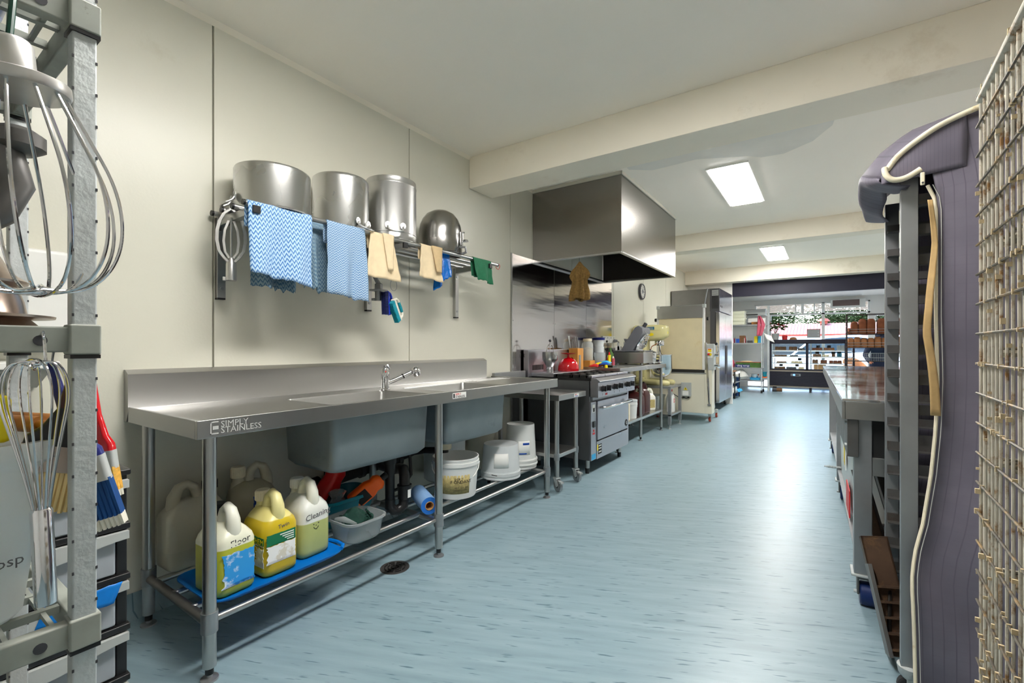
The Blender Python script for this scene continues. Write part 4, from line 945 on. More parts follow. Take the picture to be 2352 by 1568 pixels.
MB().lathe([(0, 0), (.034, 0), (.034, .004), (0, .004)], (RX + .012, RY1 - .10, .365), 24, axis=(1, 0, 0)).build('round_badge', 'ink_black', dr_)
text('G', .045, 'paper_white', dr_, plane_m((RX + .0165, RY1 - .116, .349), (0, 1, 0), (0, 0, 1)))
MB().box(RX - .022, RX + .004, RY0 + .118, RY1 - .032, .125, .285).build('kick_panel', 'range_front', rg, bevel=.002)
MB().box(RX - .024, RX - .012, RY0 + .118, RY1 - .032, .285, .30).build('door_gap', 'black_rough', rg, smooth=0)
MB().box(RX, RX + .0015, RY0 + .012, RY0 + .098, .135, .185).build('energy_label', 'label_cyan', rg, smooth=0)
q = MB().box(RX + .004, RX + .005, RY0 + .145, RY0 + .225, .165, .255).build('rating_plate', 'ink_black', rg, smooth=0)
for z in (.235, .21, .18): MB().box(RX + .005, RX + .0055, RY0 + .155, RY0 + .215, z, z + .010).build('plate_print', 'paper_white', q, smooth=0)
MB().box(RX + .004, RX + .005, RY0 + .125, RY0 + .145, .20, .255).build('warning_label', 'label_yellow', rg, smooth=0)
MB().box(RX, RX + .0015, RY0 + .03, RY0 + .085, .56, .63).build('pillar_label', 'paper_white', rg, smooth=0)
MB().box(RX + .0015, RX + .002, RY0 + .04, RY0 + .075, .565, .60).build('pillar_code', 'ink_black', rg, smooth=0)
MB().box(RX, RX + .010, RY0 + .035, RY0 + .08, .425, .48).build('switch', 'black_plastic', rg, bevel=.003)
MB().cyl((RX, RY0 + .057, .395), (RX + .004, RY0 + .057, .395), .010, n=14).build('pilot_lamp', 'red_plastic', rg)
MB().box(RX, RX + .0015, RY0 + .035, RY0 + .08, .360, .378).build('lamp_label', 'label_red', rg, smooth=0)
for x in (.12, .635):
    for y in (RY0 + .06, RY1 - .10):
        o = MB().cyl((x, y, .05), (x, y, .135), .022, n=14).build('leg', 'stainless', rg); MB().cyl((x, y, 0), (x, y, .055), .018, .020, n=12).build('leg_foot', 'black_plastic', o)

# ================================================================ low trolley table between sink bench and range
tr = thing('trolley_table', 'low stainless trolley table on braked castors beside the range', 'trolley', (.36, 3.45, 0))
TY0, TY1 = 3.205, 3.700
MB().box(.06, .69, TY0, TY1, .722, .767).build('tabletop', 'stainless_brush', tr, bevel=.003)
MB().box(.07, .67, TY0 + .02, TY1 - .10, .262, .292).build('lower_shelf', 'stainless', tr, bevel=.003)
MB().box(.03, .06, TY0, TY1, .722, .925).build('splashback', 'steel_grey', tr, bevel=.003)
stk = MB().box(.69, .6912, 3.47, 3.56, .730, .757).build('sticker', 'paper_white', tr, smooth=0)
text('SIMPLY', .012, 'label_red', stk, plane_m((.6915, 3.485, .745), (0, 1, 0), (0, 0, 1))); text('STAINLESS', .013, 'label_blue', stk, plane_m((.6915, 3.485, .733), (0, 1, 0), (0, 0, 1)))
def castor(parent, x, y, r=.048, ang=0.0, wheel='black_plastic', tread='steel_grey', brake=True, hub=True, w=.028):
    mt = Matrix.Translation((x, y, 0)) @ Matrix.Rotation(ang, 4, 'Z')
    h = r * 2.35
    f = MB().box(-.024, .024, -.022, .022, h - .008, h); 
    for s in (-1, 1): f.prism([(-.022, h - .008), (.022, h - .008), (.034 if r > .03 else .02, r + .006), (.024, r - .008), (.012, r - .006)], s * w * .62 - .0015, s * w * .62 + .0015, 'y')
    f.xf(mt); o = f.build('castor_fork', 'galv', parent)
    MB().lathe([(r * .72, -w / 2), (r, -w / 2 + .003), (r, w / 2 - .003), (r * .72, w / 2)], (.018, 0, r), 28, axis=(0, 1, 0)).xf(mt).build('castor_tyre', tread, o)
    MB().lathe([(0, -w / 2 - .001), (r * .72, -w / 2 + .001), (r * .72, w / 2 - .001), (0, w / 2 + .001)], (.018, 0, r), 20, axis=(0, 1, 0)).xf(mt).build('castor_wheel', wheel, o)
    if brake: MB().box(.0, .07, -.012, .012, h - .026, h - .020).box(.05, .075, -.016, .016, h - .034, h - .024).xf(mt).build('brake_lever', 'galv', o)
    return o
for x in (.655, .10):
    for y in (TY0 + .03, TY1 - .13):
        MB().cyl((x, y, .115), (x, y, .725), .019, n=16).build('leg', 'stainless', tr)
        MB().cyl((x, y, .245), (x, y, .30), .0235, n=16).build('leg_collar', 'steel_grey', tr)
        castor(tr, x, y, .046, R(-25))

# ================================================================ things on the range's rear ledge and beyond
ZL = .9025
fn_ = thing('batter_dispenser', 'aluminium funnel batter dispenser with wire arch and plunger', 'dispenser', (.20, 3.925, ZL), 0, None, local=True)
MB().lathe([(0, 0), (.034, 0), (.034, .055), (.036, .058), (.074, .125), (.076, .130), (.076, .20), (.073, .20), (.073, .132), (.034, .062)], (0, 0, 0), 36).build('hopper', 'aluminium', fn_, smooth=40)
for s in (-1, 1): MB().tube([(0, s * .072, .19), (0, s * .070, .215), (0, s * .045, .255), (0, s * .015, .268)], .0035, 8).build('arch_arm', 'chrome', fn_)
MB().cyl((0, 0, .05), (0, 0, .30), .004, n=8).build('plunger_rod', 'chrome', fn_)
MB().lathe([(0, .262), (.014, .262), (.014, .272), (0, .274)], (0, 0, 0), 14).cyl((0, -.03, .268), (0, .03, .268), .004, n=8).build('rod_boss', 'chrome', fn_)
MB().lathe([(0, 0), (.010, .004), (.014, .014), (.010, .024), (0, .028)], (0, 0, .295), 14).build('ball_knob', 'dark_grey', fn_)
sc = thing('kitchen_scale', 'glossy red dome kitchen scale with a round dial on the ledge', 'scale', (.215, 4.285, ZL), 0, None, local=True)
MB().lathe([(0, 0), (.108, 0), (.110, .006), (.110, .024), (.107, .026)], (0, 0, 0), 36).build('base', 'red_gloss', sc)
MB().lathe([(.109, .026), (.106, .055), (.092, .090), (.066, .120), (.030, .136), (.018, .138), (.012, .142), (.012, .170), (.030, .172), (0, .172)], (0, 0, 0), 40).build('dome', 'red_gloss', sc, smooth=50)
dv = Vector((.62, .62, .50)).normalized()
MB().lathe([(0, .004), (.050, .004), (.050, .0), (.060, .0), (.060, .010), (.054, .012), (.054, .008), (0, .008)], Vector((0, 0, .055)) + dv * .062, 32, axis=dv).build('dial_ring', 'chrome', sc)
MB().lathe([(0, .0085), (.050, .0085), (.050, .010), (0, .010)], Vector((0, 0, .055)) + dv * .062, 32, axis=dv).build('dial_face', 'paper_white', sc)
MB().cyl(Vector((0, 0, .055)) + dv * .073, Vector((0, 0, .055)) + dv * .074, .016, n=16).build('dial_centre', 'ink_black', sc)
MB().lathe([(0, .170), (.04, .172), (.075, .180), (.082, .186), (.072, .186), (.03, .180), (0, .180)], (0, 0, 0), 32).build('pan', 'red_gloss', sc)
# prep bench
pb = thing('prep_bench', 'stainless prep bench with undershelf between range and mixer stand', 'bench', (.3, 5.6, 0))
PY0, PY1, PZ = 4.742, 6.47, .92
MB().box(.02, .60, PY0, PY1, PZ - .05, PZ).build('worktop', 'stainless_brush', pb, bevel=.003)
MB().box(.005, .03, PY0, PY1, PZ, PZ + .10).build('upstand', 'stainless', pb, bevel=.003)
MB().box(.06, .565, PY0 + .03, PY1 - .05, .262, .292).build('undershelf', 'stainless', pb, bevel=.003)
for y in (PY0 + .05, 5.56, PY1 - .06):
    for x in (.548, .09): leg_feet(None, x, y, PZ - .05, .019, pb)
text('SIMPLY', .022, 'etched', pb, plane_m((.6008, 5.60, PZ - .025), (0, 1, 0), (0, 0, 1))); text('STAINLESS', .022, 'etched', pb, plane_m((.6008, 5.60, PZ - .043), (0, 1, 0), (0, 0, 1)))
# knife block
kb = thing('knife_block', 'wooden knife block with steel handled knives', 'knife block', (.14, 4.615, ZL), R(0), None, local=True)
MB().box(-.055, .055, -.07, .07, 0, .235).build('block', 'wood', kb, bevel=.004)
MB().box(.0555, .060, -.045, -.005, .01, .16).build('steel_insert', 'steel_grey', kb)
for k in range(6): MB().prism([(-.035 + .014 * k, .235), (-.028 + .014 * k, .235), (-.044 + .013 * k + .008 * (k % 2), .335 + .012 * (k % 3)), (-.054 + .013 * k + .008 * (k % 2), .335 + .012 * (k % 3))], -.03 + .012 * (k % 3), -.018 + .012 * (k % 3), 'x').build('knife_handle', 'stainless', kb)
MB().prism([(-.068, .236), (-.064, .236), (-.085, .37), (-.125, .37)], -.04, -.037, 'x').build('cleaver', 'light_grey', kb)
bxw = MB().box(.06, .19, 4.87, 5.01, PZ, PZ + .075).build('wooden_box', 'wood', bevel=.004); tag(bxw, 'small wooden box under the glass jar', 'box')
jr = thing('glass_jar', 'tall glass jar with flour inside and a floury screw lid', 'jar', (.125, 4.94, PZ + .0755), 0, None, local=True)
MB().lathe([(0, 0), (.062, 0), (.066, .006), (.066, .19), (.060, .205), (.048, .215), (.048, .235), (.045, .235), (.045, .213), (.057, .20), (.062, .19), (.062, .006), (0, .004)], (0, 0, 0), 30).build('jar_body', 'glass_jar', jr, smooth=50)
MB().lathe([(0, .007), (.060, .007), (.060, .13), (.03, .15), (0, .155)], (0, 0, 0), 24).build('contents', 'flour', jr)
MB().lathe([(.051, .222), (.052, .225), (.052, .25), (.048, .254), (0, .254)], (0, 0, 0), 28).build('screw_lid', 'cover_trim', jr)
tag(MB().lathe([(0, 0), (.055, 0), (.06, .01), (.068, .13), (.0, .13)], (.11, 5.29, PZ + .105), 26).build('storage_tub', 'bucket_milky'), 'translucent tub below the blue lidded tub', 'tub')
bl = thing('storage_tub', 'round plastic tub with a navy blue lid by the power outlet', 'tub', (.11, 5.29, PZ), 0, None, local=True)
MB().lathe([(0, 0), (.058, 0), (.062, .10), (0, .10)], (0, 0, 0), 26).build('tub_body', 'clear_plastic', bl)
bl2 = thing('lidded_tub', 'milky tub with a dark blue lid stacked near the power outlet', 'tub', (.11, 5.29, PZ + .236), 0, None, local=True)
MB().lathe([(0, 0), (.060, 0), (.070, .085), (0, .085)], (0, 0, 0), 28).build('tub_body', 'bucket_milky', bl2)
MB().lathe([(.075, .08), (.078, .084), (.078, .108), (.07, .112), (0, .112)], (0, 0, 0), 28).build('lid', 'navy_plastic', bl2)
jg = thing('measuring_jug', 'clear plastic measuring jug with an open handle', 'jug', (.21, 5.10, PZ), 0, None, local=True)
MB().lathe([(0, 0), (.058, 0), (.06, .005), (.068, .16), (.071, .165), (.066, .165), (.057, .008), (0, .006)], (0, 0, 0), 28).build('jug_body', 'clear_plastic', jg)
MB().tube([(.0, .062, .15), (.0, .10, .155), (.0, .104, .14), (.0, .10, .04), (.0, .06, .03)], .006, 8).build('handle', 'white_plastic', jg)
for k, (x, y, m_, lab) in enumerate(((.27, 4.83, 'label_red', 'red foil snack packet lying on the prep bench'), (.30, 4.90, 'label_yellow', 'yellow snack packet in the pile of packets'), (.34, 4.97, 'label_cyan', 'light blue snack packet at the bench front'), (.27, 4.98, 'cardboard', 'brown paper packet under the coloured packets'), (.38, 4.86, 'label_blue', 'dark blue packet beneath the red one'))):
    q = MB().grid(lambda u, v: (x - .055 + .11 * u, y - .05 + .10 * v, PZ + .012 + .018 * k % .05 + .022 * math.sin(PI * u) * math.sin(PI * v) + .008 * noise(u * 5, v * 5, k)), 8, 8)
    tag(q.build('snack_packet', m_, solid=.010), lab, 'packet', 'packets heaped on the prep bench')
for k, y in enumerate((4.79, 4.835)):
    tag(MB().lathe([(0, 0), (.016, 0), (.018, .01), (.016, .03), (0, .034)], (.42 - .02 * k, y, PZ), 14).build('peg_cap', 'yellow_plastic' if k == 0 else 'black_plastic'), ['bright yellow bottle cap by the red scale', 'black bottle cap beside the yellow one'][k], 'cap')
tag(MB().box(.35, .46, 4.88, 5.02, PZ, PZ + .022).build('biscuit_tin', 'black_plastic', bevel=.003), 'flat black tin under the packets', 'tin')
for k, (x, y, h, m_, lab) in enumerate(((.30, 5.17, .17, 'label_yellow', 'yellow and red striped tube standing by the jug'), (.33, 5.22, .12, 'pink_cloth', 'pink tube standing in front of the slicer'), (.25, 5.26, .13, 'label_red', 'red capped tube behind the pink one'))):
    t = thing('icing_tube', lab, 'tube', (x, y, PZ), 0, None, local=True)
    MB().cyl((0, 0, 0), (0, 0, h * .8), .018, n=14).build('tube_body', m_, t); MB().cyl((0, 0, h * .8), (0, 0, h), .012, .008, n=12).build('tube_cap', 'white_plastic' if k else 'red_plastic', t)
for k, (x, y, r_, h) in enumerate(((.10, 5.45, .045, .26), (.18, 5.50, .04, .22), (.09, 5.58, .05, .18))):
    tag(MB().lathe([(0, 0), (r_, 0), (r_, h * .65), (r_ * .45, h * .8), (r_ * .4, h), (0, h)], (x, y, PZ), 18).build('sauce_bottle', ['steel_dark', 'leaf', 'black_plastic'][k]), ['dark bottle behind the slicer by the wall', 'dark green bottle behind the slicer', 'short black bottle behind the slicer'][k], 'bottle')
# power outlets
for k, y in enumerate((5.745, 5.955)):
    t = thing('power_outlet', ['white power outlet on the steel lining', 'white power outlet with grey plug on the steel lining'][k], 'outlet', (.004, y, 1.24), 0, 'wall power outlets')
    MB().box(.0045, .022, y - .10, y + .10, 1.205, 1.295).build('plate', 'white_plastic', t, bevel=.004)
    for s in (-1, 1): MB().box(.022, .026, y + s * .05 - .012, y + s * .05 + .012, 1.265, 1.283).build('switch', 'light_grey', t)
    if k: MB().cyl((.022, y + .05, 1.235), (.065, y + .07, 1.235), .022, .016, n=14).build('plug', 'grey_plastic', t)
    else: MB().cyl((.022, y, 1.225), (.04, y, 1.225), .016, n=12).build('plug', 'black_plastic', t)
q = MB().tube([(.06, 6.02, 1.235), (.085, 6.03, 1.22), (.085, 6.02, 1.1), (.085, 5.98, .98), (.10, 5.95, .96)], .005, 6); CORD = q
# slicer
sl = thing('meat_slicer', 'grey and steel gravity meat slicer on the prep bench', 'slicer', (.31, 6.0, PZ))
MB().box(.10, .50, 5.815, 6.195, PZ + .020, PZ + .165).build('base', 'stainless', sl, bevel=.006)
CORD.build('power_cord', 'black_plastic', sl)
for x in (.14, .46):
    for y in (5.85, 6.16): MB().cyl((x, y, PZ), (x, y, PZ + .022), .018, n=14).build('foot', 'steel_grey', sl)
MB().prism([(.0, 1.085), (.10, .94), (.115, .94), (.115, 1.10), (.02, 1.14)], 5.83, 6.18, 'y').build('side_housing', 'dark_grey', sl)
MB().box(.09, .505, 5.82, 6.19, PZ + .172, PZ + .186).build('deck', 'slicer_grey', sl, bevel=.003)
mt = Matrix.Translation((.26, 6.02, 1.10)) @ Matrix.Rotation(R(32), 4, 'Y') @ Matrix.Scale(1.22, 4)
pts = [(-.055, -.02), (.045, -.02), (.06, .05), (.062, .16), (.05, .26), (.02, .30), (-.03, .30), (-.052, .26)]
MB().prism(pts, -.15, .11, 'y').xf(mt).build('blade_housing', 'slicer_grey', sl, bevel=.006)
MB().lathe([(0, 0), (.12, 0), (.125, .006), (.12, .012), (.04, .02), (0, .02)], (.064, -.02, .14), 32, axis=(1, 0, 0)).xf(mt).build('blade', 'chrome', sl)
q = MB()
for i in range(6):
    for j in range(8): q.lathe([(0, 0), (.009, 0), (.004, .014), (0, .018)], (.07, -.10 + .022 * j, .10 + .026 * i), 6, axis=(1, 0, 0))
q.xf(mt).build('gripper_teeth', 'chrome', sl)['kind'] = 'stuff'
MB().tube([(.05, -.10, .28), (.11, -.10, .24), (.14, -.09, .15), (.10, -.08, .06)], .004, 6).xf(mt).build('guard_wire', 'chrome', sl)
MB().lathe([(0, 0), (.02, 0), (.02, .05), (0, .055)], (-.01, -.02, .295), 14).xf(mt).build('end_knob', 'dark_grey', sl)
MB().prism([(.28, 1.10), (.33, 1.10), (.24, 1.26), (.215, 1.26)], 5.87, 6.0, 'y').build('carriage', 'slicer_grey', sl)
for x in (.13, .22): MB().prism([(x, 1.105), (x + .09, 1.105), (x + .10, 1.118), (x + .035, 1.13), (x + .012, 1.215), (x - .004, 1.215)], 5.86, 5.875, 'y').build('fence_bracket', 'light_grey', sl)
MB().box(.10, .16, 5.86, 5.95, 1.106, 1.165).build('switch_box', 'white_plastic', sl, bevel=.003)
MB().cyl((.40, 5.93, 1.106), (.40, 5.93, 1.122), .05, n=24).build('dial', 'light_grey', sl)
q = MB().grid(lambda u, v: (.46 + .12 * u, 6.24 + .16 * v, PZ + .012 + .02 * noise(u * 4, v * 4) + .012 * u), 8, 8); tag(q.build('steel_tray', 'light_grey', solid=.003), 'pale tray at the end of the prep bench', 'tray')

# ================================================================ things on the prep bench undershelf
ZU = .2925
b = bucket('pail', 'small white lidded pail on the prep bench undershelf', (.47, 5.415, ZU), .085, .20, 'bucket_white', False, 'steel_grey', None, .7, R(40))
MB().lathe([(0, 0), (.08, 0), (.085, .006), (.085, .022), (0, .026)], (0, 0, .2005), 24).build('lid', 'bucket_milky', b)
tag(MB().lathe([(0, 0), (.06, 0), (.065, .01), (.065, .24), (.05, .27), (.045, .30), (0, .31)], (.30, 5.40, ZU), 20).build('green_bottle', 'label_green'), 'green topped container behind the small pail', 'bottle')
brn = jerrycan('jerrycan', 'dark brown jerrycan with a red cap beside the small pail', (.43, 5.70, ZU), R(10), .22, .16, .37, 'bronze', 'red_plastic')
brn_m = mat('brown_plastic', srgb(62, 22, 20), 0.3)
for ch in brn.children: ch.data.materials[0] = brn_m
b2_ = jerrycan('jerrycan', 'second brown jerrycan standing past the middle bench leg', (.45, 5.94, ZU), R(80), .18, .14, .40, 'bronze', 'black_plastic')
for ch in b2_.children: ch.data.materials[0] = brn_m
w1 = jerrycan('jerrycan', 'white jerrycan with a red cap and tan label on the undershelf', (.43, 6.19, ZU), R(60), .20, .13, .30, 'can_white', 'red_plastic')
patch(w1, 'label_brown', 'y', -.06, .07, .04, .15, .20, .13, seed=31)
patch(w1, 'label_brown', 'x', -.045, .045, .04, .15, .20, .13, seed=32)
jerrycan('jerrycan', 'plain white jerrycan with grey base behind the red-capped one', (.22, 6.27, ZU), R(60), .20, .13, .31, 'can_white', 'grey_plastic')
wb = thing('cleaner_bottle', 'white bottle with a blue band beside the brown jerrycan', 'bottle', (.29, 6.00, ZU), 0, None, local=True)
MB().lathe([(0, 0), (.035, 0), (.037, .006), (.037, .16), (.015, .19), (.014, .22), (0, .22)], (0, 0, 0), 18).build('body', 'white_plastic', wb); MB().lathe([(.0378, .10), (.0378, .14)], (0, 0, 0), 18).build('band', 'blue_plastic', wb); MB().lathe([(0, .22), (.016, .22), (.02, .25), (.01, .27), (0, .27)], (0, 0, 0), 14).build('nozzle', 'white_plastic', wb)
tag(MB().box(.44, .53, 5.20, 5.24, ZU, ZU + .19).build('snack_box', 'cover_trim', bevel=.003), 'narrow printed carton at the undershelf end by the range', 'carton')
# ================================================================ mixer stand and planetary mixer
ms = thing('mixer_stand', 'square grey steel stand with levelling feet under the mixer', 'stand', (.34, 6.84, 0))
q = MB().box(.06, .64, 6.55, 7.13, .565, .598).build('top_frame', 'steel_grey', ms, bevel=.002)
MB().box(.06, .64, 6.55, 7.13, .18, .205).build('shelf', 'stainless', ms, bevel=.002)
for x in (.06, .60):
    for y in (6.55, 7.09):
        o = MB().box(x, x + .04, y, y + .04, .06, .565).build('leg', 'steel_grey', ms, bevel=.002); MB().cyl((x + .02, y + .02, .01), (x + .02, y + .02, .06), .008, n=8).cyl((x + .02, y + .02, 0), (x + .02, y + .02, .010), .024, n=14).build('foot', 'galv', o)
mx = thing('planetary_mixer', 'cream enamel planetary mixer with a steel bowl on the stand', 'mixer', (.32, 6.84, .5985))
for s in (-1, 1): MB().tube([(.12, 6.84 + s * .15, .640), (.35, 6.84 + s * .15, .640), (.55, 6.84 + s * .13, .632), (.58, 6.84 + s * .125, .63)], [.042, .042, .040, .025], 14).build('base_foot', 'mixer_cream', mx)
MB().box(.08, .22, 6.69, 6.99, .60, .70).build('base_bridge', 'mixer_cream', mx, bevel=.02)
MB().loft([rrect(.15, 6.84, .17, .22, .05, z, 5) for z in (.66, .9, 1.15, 1.27)]).build('column', 'mixer_cream', mx, smooth=60)
MB().loft([[(x, 6.84 + w * math.copysign(abs(math.cos(a)) ** .5, math.cos(a)), zc + h * math.copysign(abs(math.sin(a)) ** .55, math.sin(a))) for a in [2 * PI * i / 32 for i in range(32)]] for x, w, h, zc in ((.02, .07, .07, 1.36), (.03, .105, .10, 1.36), (.06, .128, .118, 1.36), (.30, .130, .122, 1.36), (.45, .126, .110, 1.37), (.505, .110, .085, 1.38), (.525, .07, .05, 1.38))]).build('head', 'mixer_cream', mx, smooth=60)
MB().loft([[(x, 6.84 + w * math.cos(a), 1.395 + .004 * math.sin(a)) for a in [2 * PI * i / 24 for i in range(24)]] for x, w in ((.05, .126), (.30, .132), (.45, .1275))]).build('head_seam', 'black_plastic', mx)
MB().lathe([(0, 1.17), (.065, 1.17), (.068, 1.175), (.068, 1.235), (.06, 1.25), (0, 1.25)], (.40, 6.84, 0), 28).build('planet_hub', 'chrome', mx)
MB().cyl((.40, 6.84, .95), (.40, 6.84, 1.18), .016, n=12).build('shaft', 'chrome', mx)
MB().lathe([(.03, .70), (.09, .715), (.135, .76), (.155, .83), (.158, 1.03), (.164, 1.035), (.164, 1.042), (.155, 1.042), (.152, .83), (.13, .765), (.085, .722), (0, .715)], (.42, 6.84, 0), 44).build('bowl', 'chrome', mx, smooth=50)
for s in (-1, 1): MB().tube([(.24, 6.84 + s * .12, .98), (.34, 6.84 + s * .185, .98), (.44, 6.84 + s * .185, .98)], .012, 8).build('bowl_arm', 'mixer_cream', mx)
MB().box(.26, .36, 6.706, 6.712, 1.405, 1.448).build('blue_label', 'label_teal', mx, smooth=0)
MB().lathe([(0, 0), (.030, 0), (.030, .003), (0, .003)], (.31, 6.7095, 1.335), 20, axis=(0, -1, 0)).xf(Matrix.Translation((.31, 0, 1.335)) @ Matrix.Diagonal((1.4, 1, .75, 1)) @ Matrix.Translation((-.31, 0, -1.335))).build('yellow_badge', 'label_yellow', mx)
MB().lathe([(0, 0), (.022, 0), (.022, .003), (0, .003)], (.520, 6.80, 1.36), 20, axis=(1, -.3, 0)).build('front_badge', 'label_yellow', mx)
q = MB()
for k in range(3): q.box(.27 + .01 * k, .345, 6.7050, 6.7060, 1.436 - .012 * k, 1.440 - .012 * k)
q.build('label_print', 'paper_grey', mx, smooth=0)
MB().tube([(.43, 6.72, 1.16), (.45, 6.70, 1.10), (.47, 6.69, 1.03)], .005, 6).build('cable', 'black_plastic', mx)
MB().tube([(.30, 6.72, 1.10), (.34, 6.66, 1.16), (.42, 6.65, 1.20)], .006, 8).build('guard_hoop', 'copper', mx)
# smaller steel bowl and parts by the slicer
sb2 = MB().lathe([(.02, 0), (.05, .004), (.075, .04), (.082, .10), (.083, .15), (.088, .152), (.080, .152), (.072, .045), (0, .012)], (.42, 6.34, PZ), 30); tag(sb2.build('steel_bowl', 'chrome'), 'small deep steel bowl on the prep bench end', 'bowl')
lid = MB().lathe([(0, 0), (.08, .0), (.085, .006), (.05, .02), (.012, .03), (.012, .045), (0, .05)], (.42, 6.34, PZ + .153), 26); tag(lid.build('bowl_lid', 'dark_grey'), 'dark lid resting on the small steel bowl', 'lid')
# on the stand's shelf
bt_ = thing('milk_bottle', 'white bottle with a red cap and red letter on the stand shelf', 'bottle', (.55, 6.88, .2055), 0, None, local=True)
MB().loft([rrect(0, 0, .10, .13, .03, 0), rrect(0, 0, .105, .135, .035, .01), rrect(0, 0, .105, .135, .035, .20), rrect(0, 0, .08, .10, .03, .25), rrect(0, 0, .04, .04, .018, .285), rrect(0, 0, .04, .04, .018, .30)]).build('body', 'white_plastic', bt_, smooth=60)
MB().cyl((0, 0, .295), (0, 0, .325), .024, n=16).build('cap', 'red_plastic', bt_)
text('D', .09, 'label_red', bt_, plane_m((.0535, -.045, .135), (0, 1, 0), (0, 0, 1)), depth=.002)
gt = tub(.30, 6.80, .2055, .30, .36, .24, .04, .05).build('storage_tub', 'clear_plastic', smooth=60); tag(gt, 'grey translucent storage tub on the mixer stand shelf', 'tub')
# wall clock
ck = thing('wall_clock', 'round grey wall clock above the mixer', 'clock', (0, 7.19, 2.03))
MB().lathe([(0, 0), (.128, 0), (.130, .02), (.124, .034), (.108, .036), (.104, .026), (0, .026)], (0.001, 7.19, 2.03), 40, axis=(1, 0, 0)).build('clock_case', 'dark_grey', ck)
MB().lathe([(0, 0), (.103, 0), (.103, .0015), (0, .0015)], (0.0275, 7.19, 2.03), 36, axis=(1, 0, 0)).build('clock_face', 'paper_grey', ck)
MB().lathe([(0, 0), (.035, 0), (.035, .002), (0, .002)], (0.029, 7.19, 2.03), 20, axis=(1, 0, 0)).build('face_disc', 'grey_plastic', ck)
MB().box(.031, .033, 7.186, 7.194, 2.03, 2.10).build('hand', 'ink_black', ck); MB().box(.031, .033, 7.19, 7.245, 2.022, 2.030).build('hand', 'ink_black', ck)
for k in range(12):
    a = 2 * PI * k / 12; MB().cyl((.029, 7.19 + .085 * math.sin(a), 2.03 + .085 * math.cos(a)), (.0305, 7.19 + .085 * math.sin(a), 2.03 + .085 * math.cos(a)), .006, n=8).build('hour_mark', 'ink_black', ck)

# ================================================================ pastry sheeter, tables folded up
ps = thing('pastry_sheeter', 'cream pastry sheeter with its belt table folded upright', 'pastry sheeter', (.5, 7.85, 0))
SY0, SY1 = 7.45, 8.28
MB().box(.08, .90, SY0, 8.20, .135, .755).build('cabinet', 'cream_enamel', ps, bevel=.006)
MB().box(.90, 1.005, SY0 - .004, SY0 + .20, .135, .80).build('end_pillar', 'cream_enamel', ps, bevel=.004)
MB().box(.10, .90, SY0 - .006, SY0 + .06, .755, .80).build('belt_gap', 'black_rough', ps)
MB().box(.10, .92, SY0 - .012, SY0, .742, .757).build('ledge', 'steel_grey', ps)
MB().box(.20, .862, SY0 + .02, SY0 + .05, .80, 1.62).build('belt', 'sheeter_cloth', ps, bevel=.006)
for x in (.165, .862): MB().box(x, x + .036, SY0 + .02, SY0 + .06, .80, 1.79).build('table_rail', 'white_plastic', ps, bevel=.003)
MB().box(.185, .875, SY0 + .005, SY0 + .012, 1.60, 1.795).build('belt_guard', 'stainless', ps, bevel=.002)
for x in (.165, .862): MB().box(x, x + .05, SY0 + .0, SY0 + .07, 1.755, 1.81).build('roller_bracket', 'light_grey', ps, bevel=.006)
MB().cyl((.17, SY0 + .05, 1.785), (.90, SY0 + .05, 1.785), .022, n=14).build('end_roller', 'steel_grey', ps)
for x in (.135, .925): MB().cyl((x, SY0 + .03, 1.585), (x + .03, SY0 + .03, 1.585), .028, n=14).build('knob', 'black_plastic', ps)
bx_ = MB().box(.56, .71, SY0 - .045, SY0, .385, .600).build('switch_box', 'light_grey', ps, bevel=.005)
MB().prism([(.60, .485), (.66, .485), (.63, .532)], SY0 - .047, SY0 - .045, 'y').build('warning_triangle', 'label_yellow', bx_, smooth=0)
MB().prism([(.628, .492), (.634, .492), (.636, .518), (.626, .518)], SY0 - .048, SY0 - .047, 'y').build('warning_bolt', 'ink_black', bx_, smooth=0)
MB().box(.585, .675, SY0 - .047, SY0 - .045, .405, .470).build('box_label', 'paper_white', bx_, smooth=0)
for x in (.60, .67): MB().cyl((x, SY0 - .025, .36), (x, SY0 - .025, .388), .014, n=10).build('cable_gland', 'black_plastic', bx_)
MB().tube([(.60, SY0 - .025, .36), (.52, SY0 - .03, .37), (.42, SY0 - .05, .43), (.36, SY0 - .05, .52), (.30, SY0 - .04, .64), (.28, SY0 - .03, .74)], .007, 8).build('cable', 'black_plastic', ps)
MB().tube([(.60, SY0 - .025, .362), (.64, SY0 - .03, .352), (.67, SY0 - .025, .362)], .006, 6).build('cable_link', 'black_plastic', ps)
MB().box(.925, 1.03, SY0 - .004, SY0 + .16, .80, 1.20).build('gearbox', 'light_grey', ps, bevel=.005)
MB().box(.945, 1.015, SY0 - .007, SY0 - .004, .99, 1.13).build('control_plate', 'white_plastic', ps, smooth=0)
MB().box(.950, .998, SY0 - .009, SY0 - .007, 1.075, 1.112).build('yellow_label', 'label_yellow', ps, smooth=0); MB().box(.950, .998, SY0 - .009, SY0 - .007, 1.112, 1.125).build('red_label', 'label_red', ps, smooth=0)
MB().cyl((.982, SY0 - .028, 1.04), (.982, SY0 - .006, 1.04), .022, n=16).build('dial_ring', 'label_yellow', ps); MB().cyl((.965, SY0 - .034, 1.042), (.965, SY0 - .008, 1.042), .016, n=14).build('stop_button', 'red_plastic', ps)
MB().lathe([(0, 0), (.03, 0), (.03, .05), (0, .05)], (1.03, SY0 + .06, 1.03), 16, axis=(1, 0, 0)).tube([(1.06, SY0 + .06, 1.03), (1.085, SY0 + .06, 1.10), (1.075, SY0 + .05, 1.18), (1.05, SY0 + .04, 1.20)], .014, 8).build('crank_handle', 'chrome', ps)
